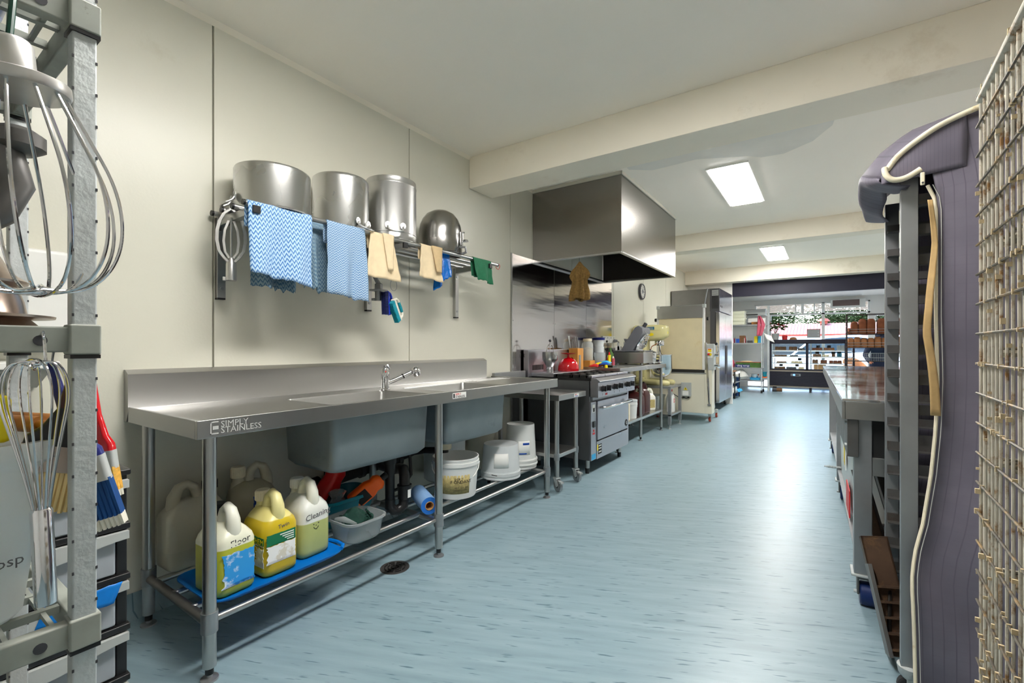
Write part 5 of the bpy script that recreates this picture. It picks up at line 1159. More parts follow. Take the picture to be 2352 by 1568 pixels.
MB().cyl((1.045, SY0 + .04, 1.19), (1.075, SY0 + .035, 1.21), .018, n=10).build('handle_grip', 'black_plastic', ps)
MB().tube([(1.01, SY0 + .04, .87), (1.09, SY0 + .04, .87), (1.10, SY0 + .02, .845)], .022, 10).build('lever_boss', 'chrome', ps)
MB().tube([(.915, SY0 - .02, 1.22), (.925, SY0 - .02, 1.0), (.945, SY0 - .02, .70), (.965, SY0 - .02, .30)], .010, 8).tube([(.925, SY0 - .02, 1.22), (.945, SY0 - .02, .95), (.965, SY0 - .02, .60), (.972, SY0 - .02, .29)], .008, 8).build('support_rod', 'chrome', ps)
MB().box(.945, .99, SY0 - .03, SY0, .265, .285).build('rod_clip', 'steel_grey', ps)
for x in (.15, .95):
    for y in (7.58, 8.10):
        mt_ = Matrix.Translation((x, y, 0)); o = MB().box(-.02, .02, -.02, .02, .085, .136).box(-.022, -.016, -.02, .02, .035, .09).box(.016, .022, -.02, .02, .035, .09).xf(mt_).build('castor_fork', 'galv', ps)
        MB().lathe([(0, -.014), (.034, -.014), (.038, -.010), (.038, .010), (.034, .014), (0, .014)], (0, 0, .038), 20, axis=(1, 0, 0)).xf(mt_).build('castor_wheel', 'red_plastic' if False else 'roof_edge', o)
# ================================================================ refrigerator
fr = thing('refrigerator', 'tall two door stainless upright refrigerator on castors', 'refrigerator', (.43, 9.5, 0))
FY0, FY1, FX = 8.86, 10.17, .86
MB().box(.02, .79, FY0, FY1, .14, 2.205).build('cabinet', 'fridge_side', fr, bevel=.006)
for k, (a, c) in enumerate(((FY0 + .005, 9.512), (9.520, FY1 - .005))):
    d = MB().box(.797, FX, a, c, .15, 1.775).build('door', 'fridge_steel', fr, bevel=.008)
    yy = c - .045 if k == 0 else a + .045
    MB().box(FX, FX + .014, yy - .014, yy + .014, .64, 1.18).build('door_handle', 'dark_grey', d, bevel=.003)
MB().box(.785, FX, FY0, FY1, 1.79, 2.205).build('top_panel', 'fridge_steel', fr, bevel=.006)
MB().box(.790, .798, FY0 + .004, FY1 - .004, .15, 1.78).build('door_gasket', 'black_plastic', fr)
MB().box(.705, .79, FY0 - .005, FY0 + .001, .15, 1.79).build('corner_strip', 'dark_grey', fr)
MB().box(.70, .86, FY0 - .006, FY0 + .001, 1.79, 2.20).build('vent_panel', 'dark_grey', fr)
for k in range(16): MB().prism([(.735 + .0, 1.845 + .021 * k), (.845, 1.845 + .021 * k), (.845, 1.855 + .021 * k), (.735, 1.855 + .021 * k)], FY0 - .009, FY0 - .006, 'y').build('vent_louvre', 'light_grey' if k > 10 else 'black_plastic', fr)  # upper louvres paler: the light catching them is put into the colour
for y, z in ((FY0 + .10, 1.87), (FY0 + .22, 1.865)): MB().box(FX, FX + .003, y, y + .03, z, z + .04).build('display', 'ink_black', fr)
MB().box(FX, FX + .002, FY1 - .26, FY1 - .12, 1.845, 1.868).build('maker_badge', 'ink_grey', fr, smooth=0)
for x in (.12, .74):
    for y in (FY0 + .09, FY1 - .09): castor(fr, x, y, .052, R(80), 'black_plastic', 'rubber', False)
q = MB().tube([(.66, FY0 - .008, 2.206), (.64, FY0 - .012, 2.10), (.58, FY0 - .012, 1.75), (.54, FY0 - .02, 1.55), (.53, FY0 - .03, 1.45), (.55, FY0 - .04, 1.2)], .011, 8); tag(q.build('grey_conduit', 'grey_plastic'), 'grey cable running down the refrigerator side', 'cable')
# ================================================================ polymer shelving unit at the near left
sv = thing('shelving_unit', 'grey notched-post shelving unit hung with whisks and brushes', 'shelving', (1.2, -.38, 0))
SXF, SXB, SYF, SYN = 1.445, .965, .220, -.98
for x in (SXF, SXB):
    for y in (SYF, SYN):
        p = MB().box(x - .015, x + .015, y - .015, y + .015, .02, 1.95).build('post', 'galv', sv, bevel=.003)
        q = MB()
        for k in range(36):
            z = .08 + .0508 * k
            q.box(x + .0138, x + .0154, y - .0154, y - .0128, z, z + .0045); q.box(x + .0138, x + .0154, y + .0128, y + .0154, z, z + .0045)
        q.build('notches', 'dark_grey', p, smooth=0)['kind'] = 'stuff'
        MB().cyl((x, y, 0), (x, y, .022), .022, n=12).build('foot', 'black_plastic', p)
for zc in (.697, 1.161, 1.675):
    for x in (SXF, SXB):
        o = MB().box(x - .010, x + .012, SYN, SYF, zc - .020, zc + .020).build('side_rail', 'poly_grey', sv, bevel=.003)
        if x == SXF: MB().cyl((x + .012, SYF - .05, zc - .002), (x + .0128, SYF - .05, zc - .002), .008, n=14).build('rail_hole', 'dark_grey', o)
    for y in (SYF, SYN): MB().box(SXB, SXF, y - .011, y + .011, zc - .020, zc + .020).build('end_rail', 'poly_grey', sv, bevel=.003)
    for x in (SXF, SXB):
        for y in (SYF, SYN):
            o = MB().box(x - .019, x + .0195, y - .019, y + .0195, zc - .024, zc + .024).build('corner_block', 'poly_grey', sv, bevel=.003); MB().box(x - .018, x + .0185, y - .018, y + .0185, zc - .030, zc - .024).build('wedge', 'black_plastic', o)
    for k in range(5): MB().box(SXB + .08 * (k + 1) - .006, SXB + .08 * (k + 1) + .006, SYN, SYF - .012, zc + .006, zc + .018).build('shelf_bar', 'poly_grey', sv)
    q = MB()
    for k in range(24): q.box(SXB, SXF, SYF - .035 - .05 * k, SYF - .029 - .05 * k, zc + .008, zc + .016)
    q.build('shelf_grid', 'poly_grey', sv)['kind'] = 'stuff'
# mixer whisk
wk = thing('balloon_whisk', 'large wire balloon whisk for a mixer hanging under the top shelf', 'whisk', (1.508, .163, 1.222), 0, None, local=True); wk.rotation_euler = (R(5.5), R(1.5), 0); wk.scale = (1.07, 1.07, 1.02)
MB().lathe([(0, .274), (.052, .274), (.054, .278), (.054, .288), (.044, .293), (.022, .295), (.022, .335), (.019, .340), (0, .340)], (0, 0, 0), 36).build('flange', 'cast_alu', wk, smooth=40)
for k in range(6):
    a = PI * k / 6 + .2; ca, sa = math.cos(a), math.sin(a)
    prof = [(.046, .276), (.064, .228), (.084, .17), (.091, .12), (.086, .07), (.068, .03), (.040, .008), (0, .0 + .003 * k)]
    pts = [(ca * r, sa * r, z) for r, z in prof] + [(-ca * r, -sa * r, z) for r, z in reversed(prof[:-1])]
    MB().tube(catmull(pts, 5), .0022, 8).build('wire_loop', 'chrome', wk)
q = MB().tube([(1.508, .130, 1.558), (1.500, .135, 1.62), (1.484, .14, 1.68), (1.466, .145, 1.70), (1.450, .145, 1.698)], .004, 8); tag(q.build('hook_wire', 'label_green'), 'dark green coated hook carrying the balloon whisk', 'hook')
bpy.data.objects['hook_wire'].data.materials[0] = mat('hook_green', srgb(14, 62, 48), .4)
# hand whisk with S hook
hw = thing('hand_whisk', 'steel hand whisk hanging handle downwards from the rail', 'whisk', (1.480, .172, .770), 0, None, local=True); hw.rotation_euler = (R(2), 0, 0)
MB().lathe([(0, 0), (.0125, 0), (.0128, .004), (.0128, .138), (.011, .142), (0, .142)], (0, 0, 0), 20).build('handle', 'chrome', hw)
for k in range(5):
    a = PI * k / 5 + .3; ca, sa = math.cos(a), math.sin(a)
    prof = [(.008, .135), (.016, .19), (.027, .25), (.036, .30), (.034, .335), (.022, .356), (0, .362 - .004 * k)]
    pts = [(ca * r, sa * r, z) for r, z in prof] + [(-ca * r, -sa * r, z) for r, z in reversed(prof[:-1])]
    MB().tube(catmull(pts, 5), .0015, 8).build('wire_loop', 'chrome', hw)
q = MB().tube([(1.452, .172, 1.166), (1.462, .172, 1.172), (1.470, .172, 1.160), (1.476, .172, 1.140), (1.480, .172, 1.122), (1.486, .170, 1.118), (1.488, .168, 1.126)], .002, 8); tag(q.build('s_hook', 'chrome'), 'small bent steel hook through the rail hole', 'hook')
# brushes
def pastry_brush(name, label, loc, eul, hm, ferr, bm, w, th, hl, fl_, bl_, tipm=None, hm2=None):
    t = thing(name, label, 'brush', loc, 0, 'pastry brushes on the shelving end', local=True); t.rotation_euler = eul
    MB().loft([rrect(0, 0, w * .98, th, th * .3, bl_ + fl_), rrect(0, 0, w * .96, th * .95, th * .3, bl_ + fl_ + .012), rrect(0, 0, w * .62, th * .8, th * .3, bl_ + fl_ + .028), rrect(0, 0, w * .30, th * .75, th * .3, bl_ + fl_ + hl * .35), rrect(0, 0, w * .24, th * .75, th * .3, bl_ + fl_ + hl * .7), rrect(0, 0, w * .20, th * .6, th * .2, bl_ + fl_ + hl)]).build('handle', hm, t, smooth=50)
    if hm2: MB().loft([rrect(0, 0, w * .30 + .0005, th * .77, th * .3, bl_ + fl_ + hl * .36), rrect(0, 0, w * .245, th * .77, th * .3, bl_ + fl_ + hl * .72)]).build('handle_band', hm2, t)
    MB().loft([rrect(0, 0, w, th * 1.04, th * .3, bl_), rrect(0, 0, w, th * 1.04, th * .3, bl_ + fl_)]).build('ferrule', ferr, t)
    q = MB()
    nx = int(w / .006)
    for i in range(nx):
        for j in range(3):
            x = -w / 2 + .004 + (w - .008) * i / max(1, nx - 1); y = (j - 1) * th * .3
            q.cyl((x, y, bl_ + .004), (x * 1.08 + .002 * noise(i, j), y * 1.3 + .003 * noise(j, i, 3), (0 if not tipm else bl_ * .22) + .006 * abs(noise(i * 1.7, j))), .0042, .0032, n=5)
    q.build('bristles', bm, t)['kind'] = 'stuff'
    mi = (Matrix.Translation(loc) @ Euler(eul).to_matrix().to_4x4()).inverted(); zt = bl_ + fl_ + hl
    wp = (Matrix.Translation(loc) @ Euler(eul).to_matrix().to_4x4()) @ Vector((0, 0, zt))
    MB().tube([(0, 0, zt - .01), mi @ Vector((wp.x, wp.y * .7 + .22 * .3, max(wp.z, 1.165) + .004)), mi @ Vector((wp.x, .222, 1.184))], .0018, 6).build('hanging_cord', 'steel_grey', t)
    if tipm:
        q = MB()
        for i in range(nx):
            for j in range(3):
                x = -w / 2 + .004 + (w - .008) * i / max(1, nx - 1); y = (j - 1) * th * .3
                q.cyl((x * 1.06, y * 1.2, bl_ * .24), (x * 1.10 + .002 * noise(i, j), y * 1.3, .006 * abs(noise(i * 1.7, j))), .0036, .0026, n=5)
        q.build('bristle_tips', tipm, t)['kind'] = 'stuff'
    return t
pastry_brush('pastry_brush', 'wide black-handled pastry brush with cream bristles', (1.385, .186, .885), (R(4), R(12), R(62)), 'black_plastic', 'bronze', 'cream_bristle', .088, .026, .17, .042, .066, None, 'brown_plastic')
pastry_brush('pastry_brush', 'blue-handled brush with blue bristles beside the post', (1.395, .260, .832), (R(2), R(-13), R(62)), 'navy_plastic', 'light_grey', 'blue_bristle', .062, .022, .17, .045, .085, 'white_bristle')
pastry_brush('pastry_brush', 'red-handled brush with golden bristles behind the blue one', (1.300, .290, .862), (R(2), R(-6), R(40)), 'red_gloss', 'light_grey', 'gold_bristle', .045, .018, .20, .035, .055, 'white_bristle')
# things on the shelving
zz = .7165
bn = tub(1.205, -.11, zz, .43, .62, .285, .05, .06, lip=.016).build('storage_bin', 'bin_plastic', smooth=60); tag(bn, 'big scuffed translucent bin on the lower shelf', 'bin')
text('uosp', .022, 'ink_grey', bn, plane_m((1.414, .118, .815), (0, 1, .08), (0, 0, 1)))
yl = MB().box(1.30, 1.40, .02, .150, 1.0025, 1.075).build('sponge', 'yellow_plastic', bevel=.008); tag(yl, 'bright yellow plastic block on the translucent bin', 'block')
for k in range(2):
    t = thing('rolling_pin', ['upper wooden rolling pin laid across the bin', 'lower wooden rolling pin laid across the bin'][k], 'rolling pin', (1.22, .15 + .03 * k, 1.018 + .0 * k), 0, 'rolling pins on the bin', local=True); t.rotation_euler = (0, R(90), R(20))
    MB().cyl((0, 0, -.12), (0, 0, .12), .014, n=16).build('roller', 'wood_brown', t)
    for s in (-1, 1): MB().cyl((0, 0, s * .12), (0, 0, s * .17), .008, n=10).build('handle', 'wood_brown', t)
bz = thing('bronze_bowl_stand', 'bronze flanged mixer dome upturned on the middle shelf', 'mixer part', (1.22, .09, 1.180), 0, None, local=True)
MB().lathe([(0, 0), (.125, 0), (.112, .014), (.108, .018), (.140, .020), (.141, .024), (.104, .028), (.100, .05), (.092, .075), (.105, .080), (.106, .084), (.085, .10), (.07, .13), (.045, .15), (0, .155)], (0, 0, 0), 48).build('dome', 'bronze', bz, smooth=45)
h2 = thing('dough_paddle', 'curved cast mixer attachment hanging behind the balloon whisk', 'mixer part', (1.36, .13, 1.33), 0, None, local=True)
MB().tube([(0, -.02, .0), (0, .01, .03), (0, .03, .08), (0, .02, .13), (0, -.02, .17)], [.018, .022, .022, .020, .014], 10).build('arm', 'steel_dark', h2); MB().lathe([(.02, 0), (.035, .01), (.035, .03), (.02, .04)], (0, .03, .13), 16).build('boss', 'steel_dark', h2)
tub_top = tub(1.25, .02, 1.6925, .30, .30, .12, .05, .03, lip=.01).build('storage_tub', 'clear_plastic', smooth=60); tag(tub_top, 'clear tub with blue tint on the top shelf', 'tub')
tag(MB().lathe([(0, 0), (.13, 0), (.135, .006), (.135, .03), (.12, .034), (0, .034)], (1.25, .02, 1.6985), 32).build('tub_lid', 'label_blue'), 'blue plastic lid lying inside the clear top shelf tub', 'lid')
tag(MB().box(1.02, 1.36, -.28, .16, 1.595, 1.640).build('baking_tray', 'tin_black', bevel=.006), 'black baking tray slung under the top shelf', 'tray')
bk = bucket('bucket', 'white bucket with red and orange label below the lower shelf', (1.32, .02, .34), .15, .235, 'bucket_white', False, 'white_plastic', None, .4)
curved_label(bk, .150 * .93, .150 * .955, R(-40), R(80), .10, .17, 'label_red'); curved_label(bk, .150 * .90, .150 * .92, R(-10), R(70), .04, .09, 'orange_plastic', 'label_band')
tag(MB().box(1.10, 1.44, -.3, .19, 0, .335).build('plinth_box', 'cardboard', bevel=.004), 'carton on the floor beneath the white bucket', 'carton')
# wall-mounted items behind the shelving
dsp = thing('towel_dispenser', 'white paper towel dispenser on the wall behind the shelving', 'dispenser', (.06, .38, 1.2)); MB().box(.002, .12, .27, .485, 1.19, 1.50).build('casing', 'white_plastic', dsp, bevel=.015); MB().box(.03, .10, .30, .455, 1.183, 1.19).build('slot', 'dark_grey', dsp)
hb = thing('wall_ledge', 'small white wall ledge behind the hanging whisk', 'ledge', (.12, .3, 1.0)); MB().box(.002, .25, .10, .43, 1.075, 1.10).build('top', 'white_plastic', hb, bevel=.004); MB().prism([(.002, 1.0), (.03, 1.0), (.23, 1.07), (.23, 1.075), (.002, 1.075)], .12, .41, 'y').build('bracket', 'light_grey', hb)
# drawer tower
dt = thing('drawer_tower', 'black framed tower of grey translucent plastic drawers', 'drawers', (.57, .28, 0))
DX0, DX1, DY0, DY1 = .40, .745, .085, .478
for y in (DY0, DY1 - .026): MB().box(DX0, DX1 - .012, y, y + .026, .03, .775).build('side_frame', 'black_plastic', dt, bevel=.004)
MB().box(DX0, DX1, DY0 - .006, DY1 + .006, .775, .792).build('top_panel', 'black_plastic', dt, bevel=.004)
for k in range(5):
    z0 = .035 + .148 * k
    MB().box(DX0, DX1 + .002, DY0 - .004, DY1 + .004, z0 - .008, z0 + .010).build('tier_frame', 'black_plastic', dt, bevel=.003)
    d = MB().box(DX0 + .01, DX1 - .006, DY0 + .028, DY1 - .028, z0 + .012, z0 + .132).build('drawer', 'drawer_front', dt, bevel=.006)
    n = 12; pts = [(DY0 + .02, z0 + .136)] + [(DY1 - .002, z0 + .136), (DY1 - .002, z0 + .114)] + [(DY1 - .002 - (DY1 - DY0 - .02) * i / n, z0 + .114 - .024 * math.sin(PI * i / n) ** 2) for i in range(1, n + 1)]
    MB().prism(pts, DX1 - .006, DX1 + .012, 'x').build('pull_lip', 'light_grey', d)
    for xx in (.5, .62): MB().cyl((xx, DY0 + .05, z0 - .002), (xx, DY0 + .05, z0 + .002), .004, n=6).build('stud', 'black_plastic', dt)
q = MB().grid(lambda u, v: (DX1 + .014 + .002 * noise(u * 5, v * 5), .30 + .16 * u - .02 * v, .475 - .055 * v + .01 * noise(u * 4, 2)), 10, 6); tag(q.build('blue_tape', 'tape_blue', solid=.001), 'strip of blue tape stuck on a drawer front', 'tape')

# ================================================================ right side: work table
wt = thing('work_table', 'long polished steel work table on blue-wheeled castors', 'table', (2.491, 2.5, 0), R(1.2), local=True)
TL, TW, TZ = 4.35, .86, .922
MB().box(0, TW, 0, TL, TZ - .012, TZ).build('tabletop', 'table_steel', wt, bevel=.003)
MB().box(0, .012, 0, TL, TZ - .090, TZ - .011).box(.012, TW, 0, .012, TZ - .090, TZ - .011).box(.012, TW, TL - .012, TL, TZ - .09, TZ - .011).box(TW - .012, TW, .012, TL - .012, TZ - .09, TZ - .011).build('apron', 'stainless_brush', wt, bevel=.002)
for y in (.045, 1.75, 3.55):
    for x in (.045, TW - .11):
        MB().box(x, x + .065, y, y + .065, .145, TZ - .085).build('leg', 'steel_grey', wt, bevel=.003)
        MB().box(x - .01, x + .12, y - .01, y + .10, .134, .145).build('castor_plate', 'galv', wt, bevel=.004)
        o = MB().box(x + .015, x + .085, y + .01, y + .07, .118, .134).box(x + .012, x + .020, y + .01, y + .07, .05, .12).box(x + .082, x + .090, y + .01, y + .07, .05, .12).build('castor_fork', 'steel_dark', wt, bevel=.002)
        MB().lathe([(0, -.029), (.046, -.029), (.051, -.024), (.051, .024), (.046, .029), (0, .029)], (x + .051, y + .04, .051), 24, axis=(1, 0, 0)).build('castor_wheel', 'wheel_blue', o)
        MB().cyl((x + .002, y + .04, .051), (x + .10, y + .04, .051), .008, n=8).build('axle', 'galv', o)
MB().box(.11, TW - .11, .05, .085, .585, .665).build('end_rail', 'stainless', wt, bevel=.002)
MB().box(.11, TW - .11, .05, .09, .19, .235).build('low_rail', 'stainless', wt, bevel=.002)
MB().box(.05, TW - .05, .10, TL - .6, .215, .232).build('lower_shelf', 'steel_grey', wt)
MB().box(.11, TW - .12, .055, .09, .665, TZ - .09).build('end_panel', 'black_iron', wt)
MB().box(.02, .06, .02, 1.2, .665, TZ - .092).build('side_channel', 'steel_dark', wt, bevel=.002)
for y in (.03,):
    for z in (.71, .81): MB().cyl((.012, y + .03, z), (.045, y + .03, z), .008, n=8).cyl((.03, y + .012, z), (.03, y + .03, z), .008, n=8).build('bolt', 'galv', wt)
q = MB()
for k in range(16): q.lathe([(.004, 0), (.010, .002), (.010, .005), (.004, .007)], (-.02 + .0085 * k, 1.73, .245), 10, axis=(1, 0, 0))
q.cyl((-.035, 1.73, .245), (.13, 1.73, .245), .005, n=8).build('coil_spring', 'galv', wt)
fbn = thing('flour_bin', 'white flour bin with yellow striped label under the work table', 'bin', (2.62, 3.35, .2325), R(1.2), None, local=True)
MB().loft([rrect(.12, .2, .36, 1.05, .04, .0), rrect(.12, .2, .40, 1.12, .05, .02), rrect(.12, .2, .42, 1.18, .05, .42), rrect(.12, .2, .44, 1.20, .05, .43), rrect(.12, .2, .44, 1.20, .05, .47)]).build('bin_body', 'white_plastic', fbn, smooth=50)
MB().box(-.095, -.091, -.05, .25, .20, .42).build('paper_sign', 'paper_white', fbn, smooth=0); MB().box(-.0965, -.0955, .0, .05, .22, .40).build('yellow_stripe', 'label_yellow', fbn, smooth=0); MB().box(-.0965, -.0955, .07, .11, .22, .40).build('yellow_stripe', 'label_yellow', fbn, smooth=0); MB().box(-.0965, -.0955, .052, .068, .22, .40).build('blue_stripe', 'label_blue', fbn, smooth=0)
MB().box(-.095, -.090, -.36, -.10, .02, .16).build('red_stripe', 'label_red', fbn, smooth=0)
# leaning trays on the lower shelf of the table
for k in range(4):
    t = thing('loaf_tin', ['narrow grey baking tin leaning on the table shelf nearest the leg', 'black baguette tin leaning second along the table shelf', 'black baguette tin leaning third along the table shelf', 'black baguette tin leaning last along the table shelf'][k], 'baking tin', (2.64 + .085 * k, 2.68, .236), 0, 'tins leaning under the table', local=True); t.rotation_euler = (R(-8), R(-14), 0)
    rings = [[(x, y, z) for x, y in ((-.018, 0), (.018, 0), (.026, .09), (-.026, .09))] for z in (0, .34 + .03 * k)]
    MB().loft(rings).build('tin_body', 'rust_tray' if k == 0 else 'tin_black', t, bevel=.004)
    MB().tube([(-.026, .092, 0), (-.026, .092, .34 + .03 * k)], .003, 6).tube([(.026, .092, 0), (.026, .092, .34 + .03 * k)], .003, 6).build('rolled_rim', 'steel_dark', t)

# ================================================================ tray rack with fabric cover
rk = thing('tray_rack', 'steel bakery tray rack with angle runners inside a purple grey cover', 'rack', (3.0, 2.2, 0))
PX0, PX1 = 2.634, 2.680
for x0 in (PX0, 3.33):
    for y in (1.950, 2.430): MB().box(x0, x0 + .044, y, y + .030, .11, 1.735).build('post', 'steel_grey', rk, bevel=.002)
for k in range(16):
    z = .147 + .098 * k
    for y0, s in ((2.428, -1), (1.982, 1)):
        MB().box(PX0 + .006, 3.36, y0 if s > 0 else y0 - .003, y0 + .003 if s > 0 else y0, z, z + .030).box(PX0 + .006, 3.36, min(y0, y0 + s * .036), max(y0, y0 + s * .036), z - .003, z).build('runner', 'steel_dark', rk)
for y in (1.955, 2.433):
    for z in (.095, 1.708): MB().box(PX0, 3.374, y, y + .025, z, z + .028).build('frame_bar', 'steel_grey', rk, bevel=.002)
for z in (.10, 1.712): MB().box(3.34, 3.37, 1.98, 2.43, z, z + .022).build('cross_bar', 'steel_grey', rk)
for x in (PX0 + .025, 3.35):
    for y in (1.968, 2.447):
        o = MB().lathe([(.016, .115), (.034, .11), (.030, .085), (.018, .07), (0, .07)], (x, y, 0), 18).build('castor_cup', 'galv', rk)
        MB().lathe([(0, -.014), (.036, -.014), (.04, -.01), (.04, .01), (.036, .014), (0, .014)], (x + .006, y, .04), 20, axis=(0, 1, 0)).build('castor_wheel', 'rubber', o)
        MB().prism([(y - .022, .03), (y - .017, .03), (y - .017, .082), (y + .017, .082), (y + .017, .03), (y + .022, .03), (y + .022, .087), (y - .022, .087)], x - .01, x + .02, 'x').build('castor_fork', 'galv', o)
# cover
cv = thing('rack_cover', 'purple grey ripstop cover with cream piping unzipped over the tray rack', 'cover', (3.0, 2.2, .03))
def pxx(p, y):
    k = (p - 1176) / FPX; a = -math.sin(YAW) + k * math.cos(YAW); c = math.cos(YAW) + k * math.sin(YAW); return 2.434 + y * a / c
def interp(tab, t):
    for (a, va), (c, vc) in zip(tab[:-1], tab[1:]):
        if t <= c: return va + (vc - va) * (t - a) / (c - a)
    return tab[-1][1]
YC = 1.928
# zipped edge of the near side: x at each height
edge = [(.03, 2.664), (.25, 2.660), (.42, 2.654), (.50, 2.662), (.60, 2.684), (.75, 2.702), (.90, 2.712), (1.05, 2.716), (1.25, 2.712), (1.45, 2.712), (1.60, 2.712), (1.66, 2.690), (1.70, 2.684)]
topz = [(2.53, 1.66), (2.575, 1.69), (2.60, 1.73), (2.62, 1.757), (2.693, 1.82), (2.81, 1.862), (2.95, 1.885), (3.2, 1.885), (3.45, 1.87)]
def side(u, v, yb, amp):
    z = .03 + v * 1.67
    x0 = interp(edge, z); x = x0 + (3.42 - x0) * (u ** 1.2)
    zt = interp(topz, x); z2 = .03 + v * (zt - .03) if v > .9 else z
    zz = z if v < .9 else 1.533 + (v - .9) / .1 * (zt - 1.533)
    y = yb + amp * (.020 * math.sin(u * 9 + v * 3) * (1 - u) + .022 * noise(u * 3, v * 4, 2) + .018 * math.exp(-((v - .18) / .12) ** 2) * math.sin(u * 14 + v * 20) * .6 - .03 * math.exp(-u * 9))
    f = 1 - max(0, min(1, (zz - 1.50) / .18)); y = (YC - .022 if yb < 2.2 else yb) * (1 - f) + y * f
    return (x, y, zz)
MB().grid(lambda u, v: side(u, v, YC - .015, 1), 40, 60).build('near_side', 'cover_cloth', cv, solid=.002, smooth=80)
MB().grid(lambda u, v: side(u, v, 2.470, -.3), 24, 30).build('far_side', 'cover_cloth', cv, solid=.002, smooth=80)
MB().grid(lambda u, v: (3.42 + .006 * noise(u * 3, v * 3), YC - .01 + (2.47 - YC + .01) * u, .03 + v * 1.84), 10, 16).build('back_side', 'cover_cloth', cv, solid=.002, smooth=80)
def roof(u, v):
    y = YC - .02 + (2.485 - YC + .02) * v
    m = math.sin(PI * min(1, v * 1.25)) if v < .4 else math.sin(PI * (.5 + (v - .4) / 1.2))
    x = (2.578 - .042 * m) + (3.45 - 2.578) * u
    z = interp(topz, min(3.45, x + .035 * m)) + .075 * m * (1 - .6 * u) + .010 * noise(u * 5, v * 5)
    return (x, y, z)
MB().grid(roof, 34, 18).build('roof', 'cover_cloth', cv, solid=.003, smooth=80)
# front flap thrown back: its edge droops over the front
def lip(u, v):
    bx, by, bz_ = roof(0, u)
    m = math.sin(PI * u)
    return (bx - .010 * math.sin(PI * v) + .075 * v * v + .006 * math.sin(u * 17) * v, by, bz_ - (.035 + .045 * m) * v - .012 * math.sin(u * 11) * v)
MB().grid(lip, 26, 10).build('rolled_flap', 'cover_cloth', cv, solid=.003, smooth=80)
# folded gusset between flap and near side
def gus(u, v):
    x = 2.580 + .20 * u; zt = interp(topz, x) + .002
    zb = min(1.672 + .02 * u, zt - .02)
    return (x, YC - .024 - .006 * math.sin(PI * v) - .012 * v * (1 - u), zt + (zb - zt) * v)
MB().grid(gus, 12, 10).build('gusset', 'cover_cloth', cv, solid=.002, smooth=80)
pts = [(x, YC - .034, interp(topz, x) - .004) for x in (3.42, 3.2, 3.0, 2.88, 2.80, 2.72, 2.66, 2.62, 2.595)] + [(2.588, YC - .04, 1.72), (2.592, YC - .045, 1.695), (2.61, YC - .045, 1.678), (2.64, YC - .042, 1.680), (2.675, YC - .040, 1.70)]
MB().tube(catmull(pts, 4), .0085, 8).build('piping', 'cover_trim', cv, smooth=60)
pts = [(interp(edge, .03 + 1.62 * k / 40) - .001, side(0, (1.62 * k / 40) / 1.67, YC - .015, 1)[1] - .004, .03 + 1.62 * k / 40) for k in range(41)]
MB().tube(pts, .0048, 6).build('zip_edge', 'cover_trim', cv)
q = MB()
for k in range(41): pts[k] = (pts[k][0] + .012, pts[k][1] - .001, pts[k][2])
MB().tube(pts, .0012, 4).build('stitching', 'paper_grey', cv)
zp = MB().box(2.672, 2.683, YC - .058, YC - .052, 1.645, 1.685).build('zip_pull', 'cover_trim', cv, bevel=.003); MB().cyl((2.6775, YC - .06, 1.652), (2.6775, YC - .051, 1.652), .003, n=8).build('pull_hole', 'dark_grey', zp)
MB().grid(lambda u, v: (interp([(0, 2.700), (.2, 2.706), (.5, 2.697), (.62, 2.690), (.7, 2.694), (1, 2.705)], v) - .010 + (.012 + .012 * v) * u + .004 * math.sin(v * 9), YC - .048 + .006 * math.sin(v * 7 + u), 1.60 - v * .66), 4, 30).build('strap', 'cover_tape', cv, solid=.002)
# tins leaning at the foot of the rack
lt = thing('strapped_loaf_tins', 'rusty strapped loaf tins leaning against the tray rack', 'baking tin', (2.672, 2.13, .05), 0, None, local=True); lt.rotation_euler = (R(-22), R(-9), R(6))
MB().box(-.055, .03, -.004, .004, 0, .40).box(-.055, -.047, -.004, .06, 0, .40).box(.022, .03, -.004, .06, 0, .40).box(-.055, .03, -.004, .06, .392, .40).build('tin_shell', 'rust_tray', lt, bevel=.002)
for k in range(5): MB().box(-.047, .022, -.035, -.004, .02 + .05 * k, .028 + .05 * k).build('tin_divider', 'rust_tray', lt)
MB().box(-.056, -.044, -.04, .062, 0, .30).build('strap', 'steel_dark', lt)
q = MB().tube([(2.635 + .012 * math.cos(a), 2.25 + .10 * math.cos(a), .13 + .125 * math.sin(a)) for a in [2 * PI * i / 32 for i in range(32)]], .006, 8, True); tag(q.build('ring_tin', 'tin_black'), 'thin black baking ring standing behind the loaf tins', 'ring')

# ================================================================ wire cooling rack at the right edge
wr = thing('wire_rack', 'crusty wire mesh cooling rack beside the covered rack', 'rack', (2.95, .75, 0))
WX, WY0, WY1, WZ = 2.652, .42, 1.105, 1.575
mt_w = Matrix.Translation((WX, WY1, 0)) @ Matrix.Rotation(R(-2.0), 4, 'Z') @ Matrix.Translation((-WX, -WY1, 0))
for y in (WY1, WY0): MB().box(WX + .002, WX + .022, y - .020, y, .06, WZ - .09 if y == WY1 else WZ).xf(mt_w).build('post', 'wire_dirty', wr, bevel=.002)
for y in (WY1, WY0): MB().box(3.22, 3.242, y - .022, y, .06, WZ).xf(mt_w).build('post', 'wire_dirty', wr, bevel=.002)
for k in range(25):
    y = WY1 - .004 - .0275 * k
    MB().tube([(WX, y, .10), (WX + .0015 * math.sin(k), y + .002 * math.sin(k * 3), .8), (WX, y, WZ)], .0021, 6).xf(mt_w).build('upright_wire', 'wire_dirty', wr)
for k in range(30):
    z = .105 + .0508 * k
    MB().tube([(WX - .004, WY1 + .002, z), (WX - .0045, WY0, z)], .0021, 6).xf(mt_w).build('cross_wire', 'wire_dark', wr)
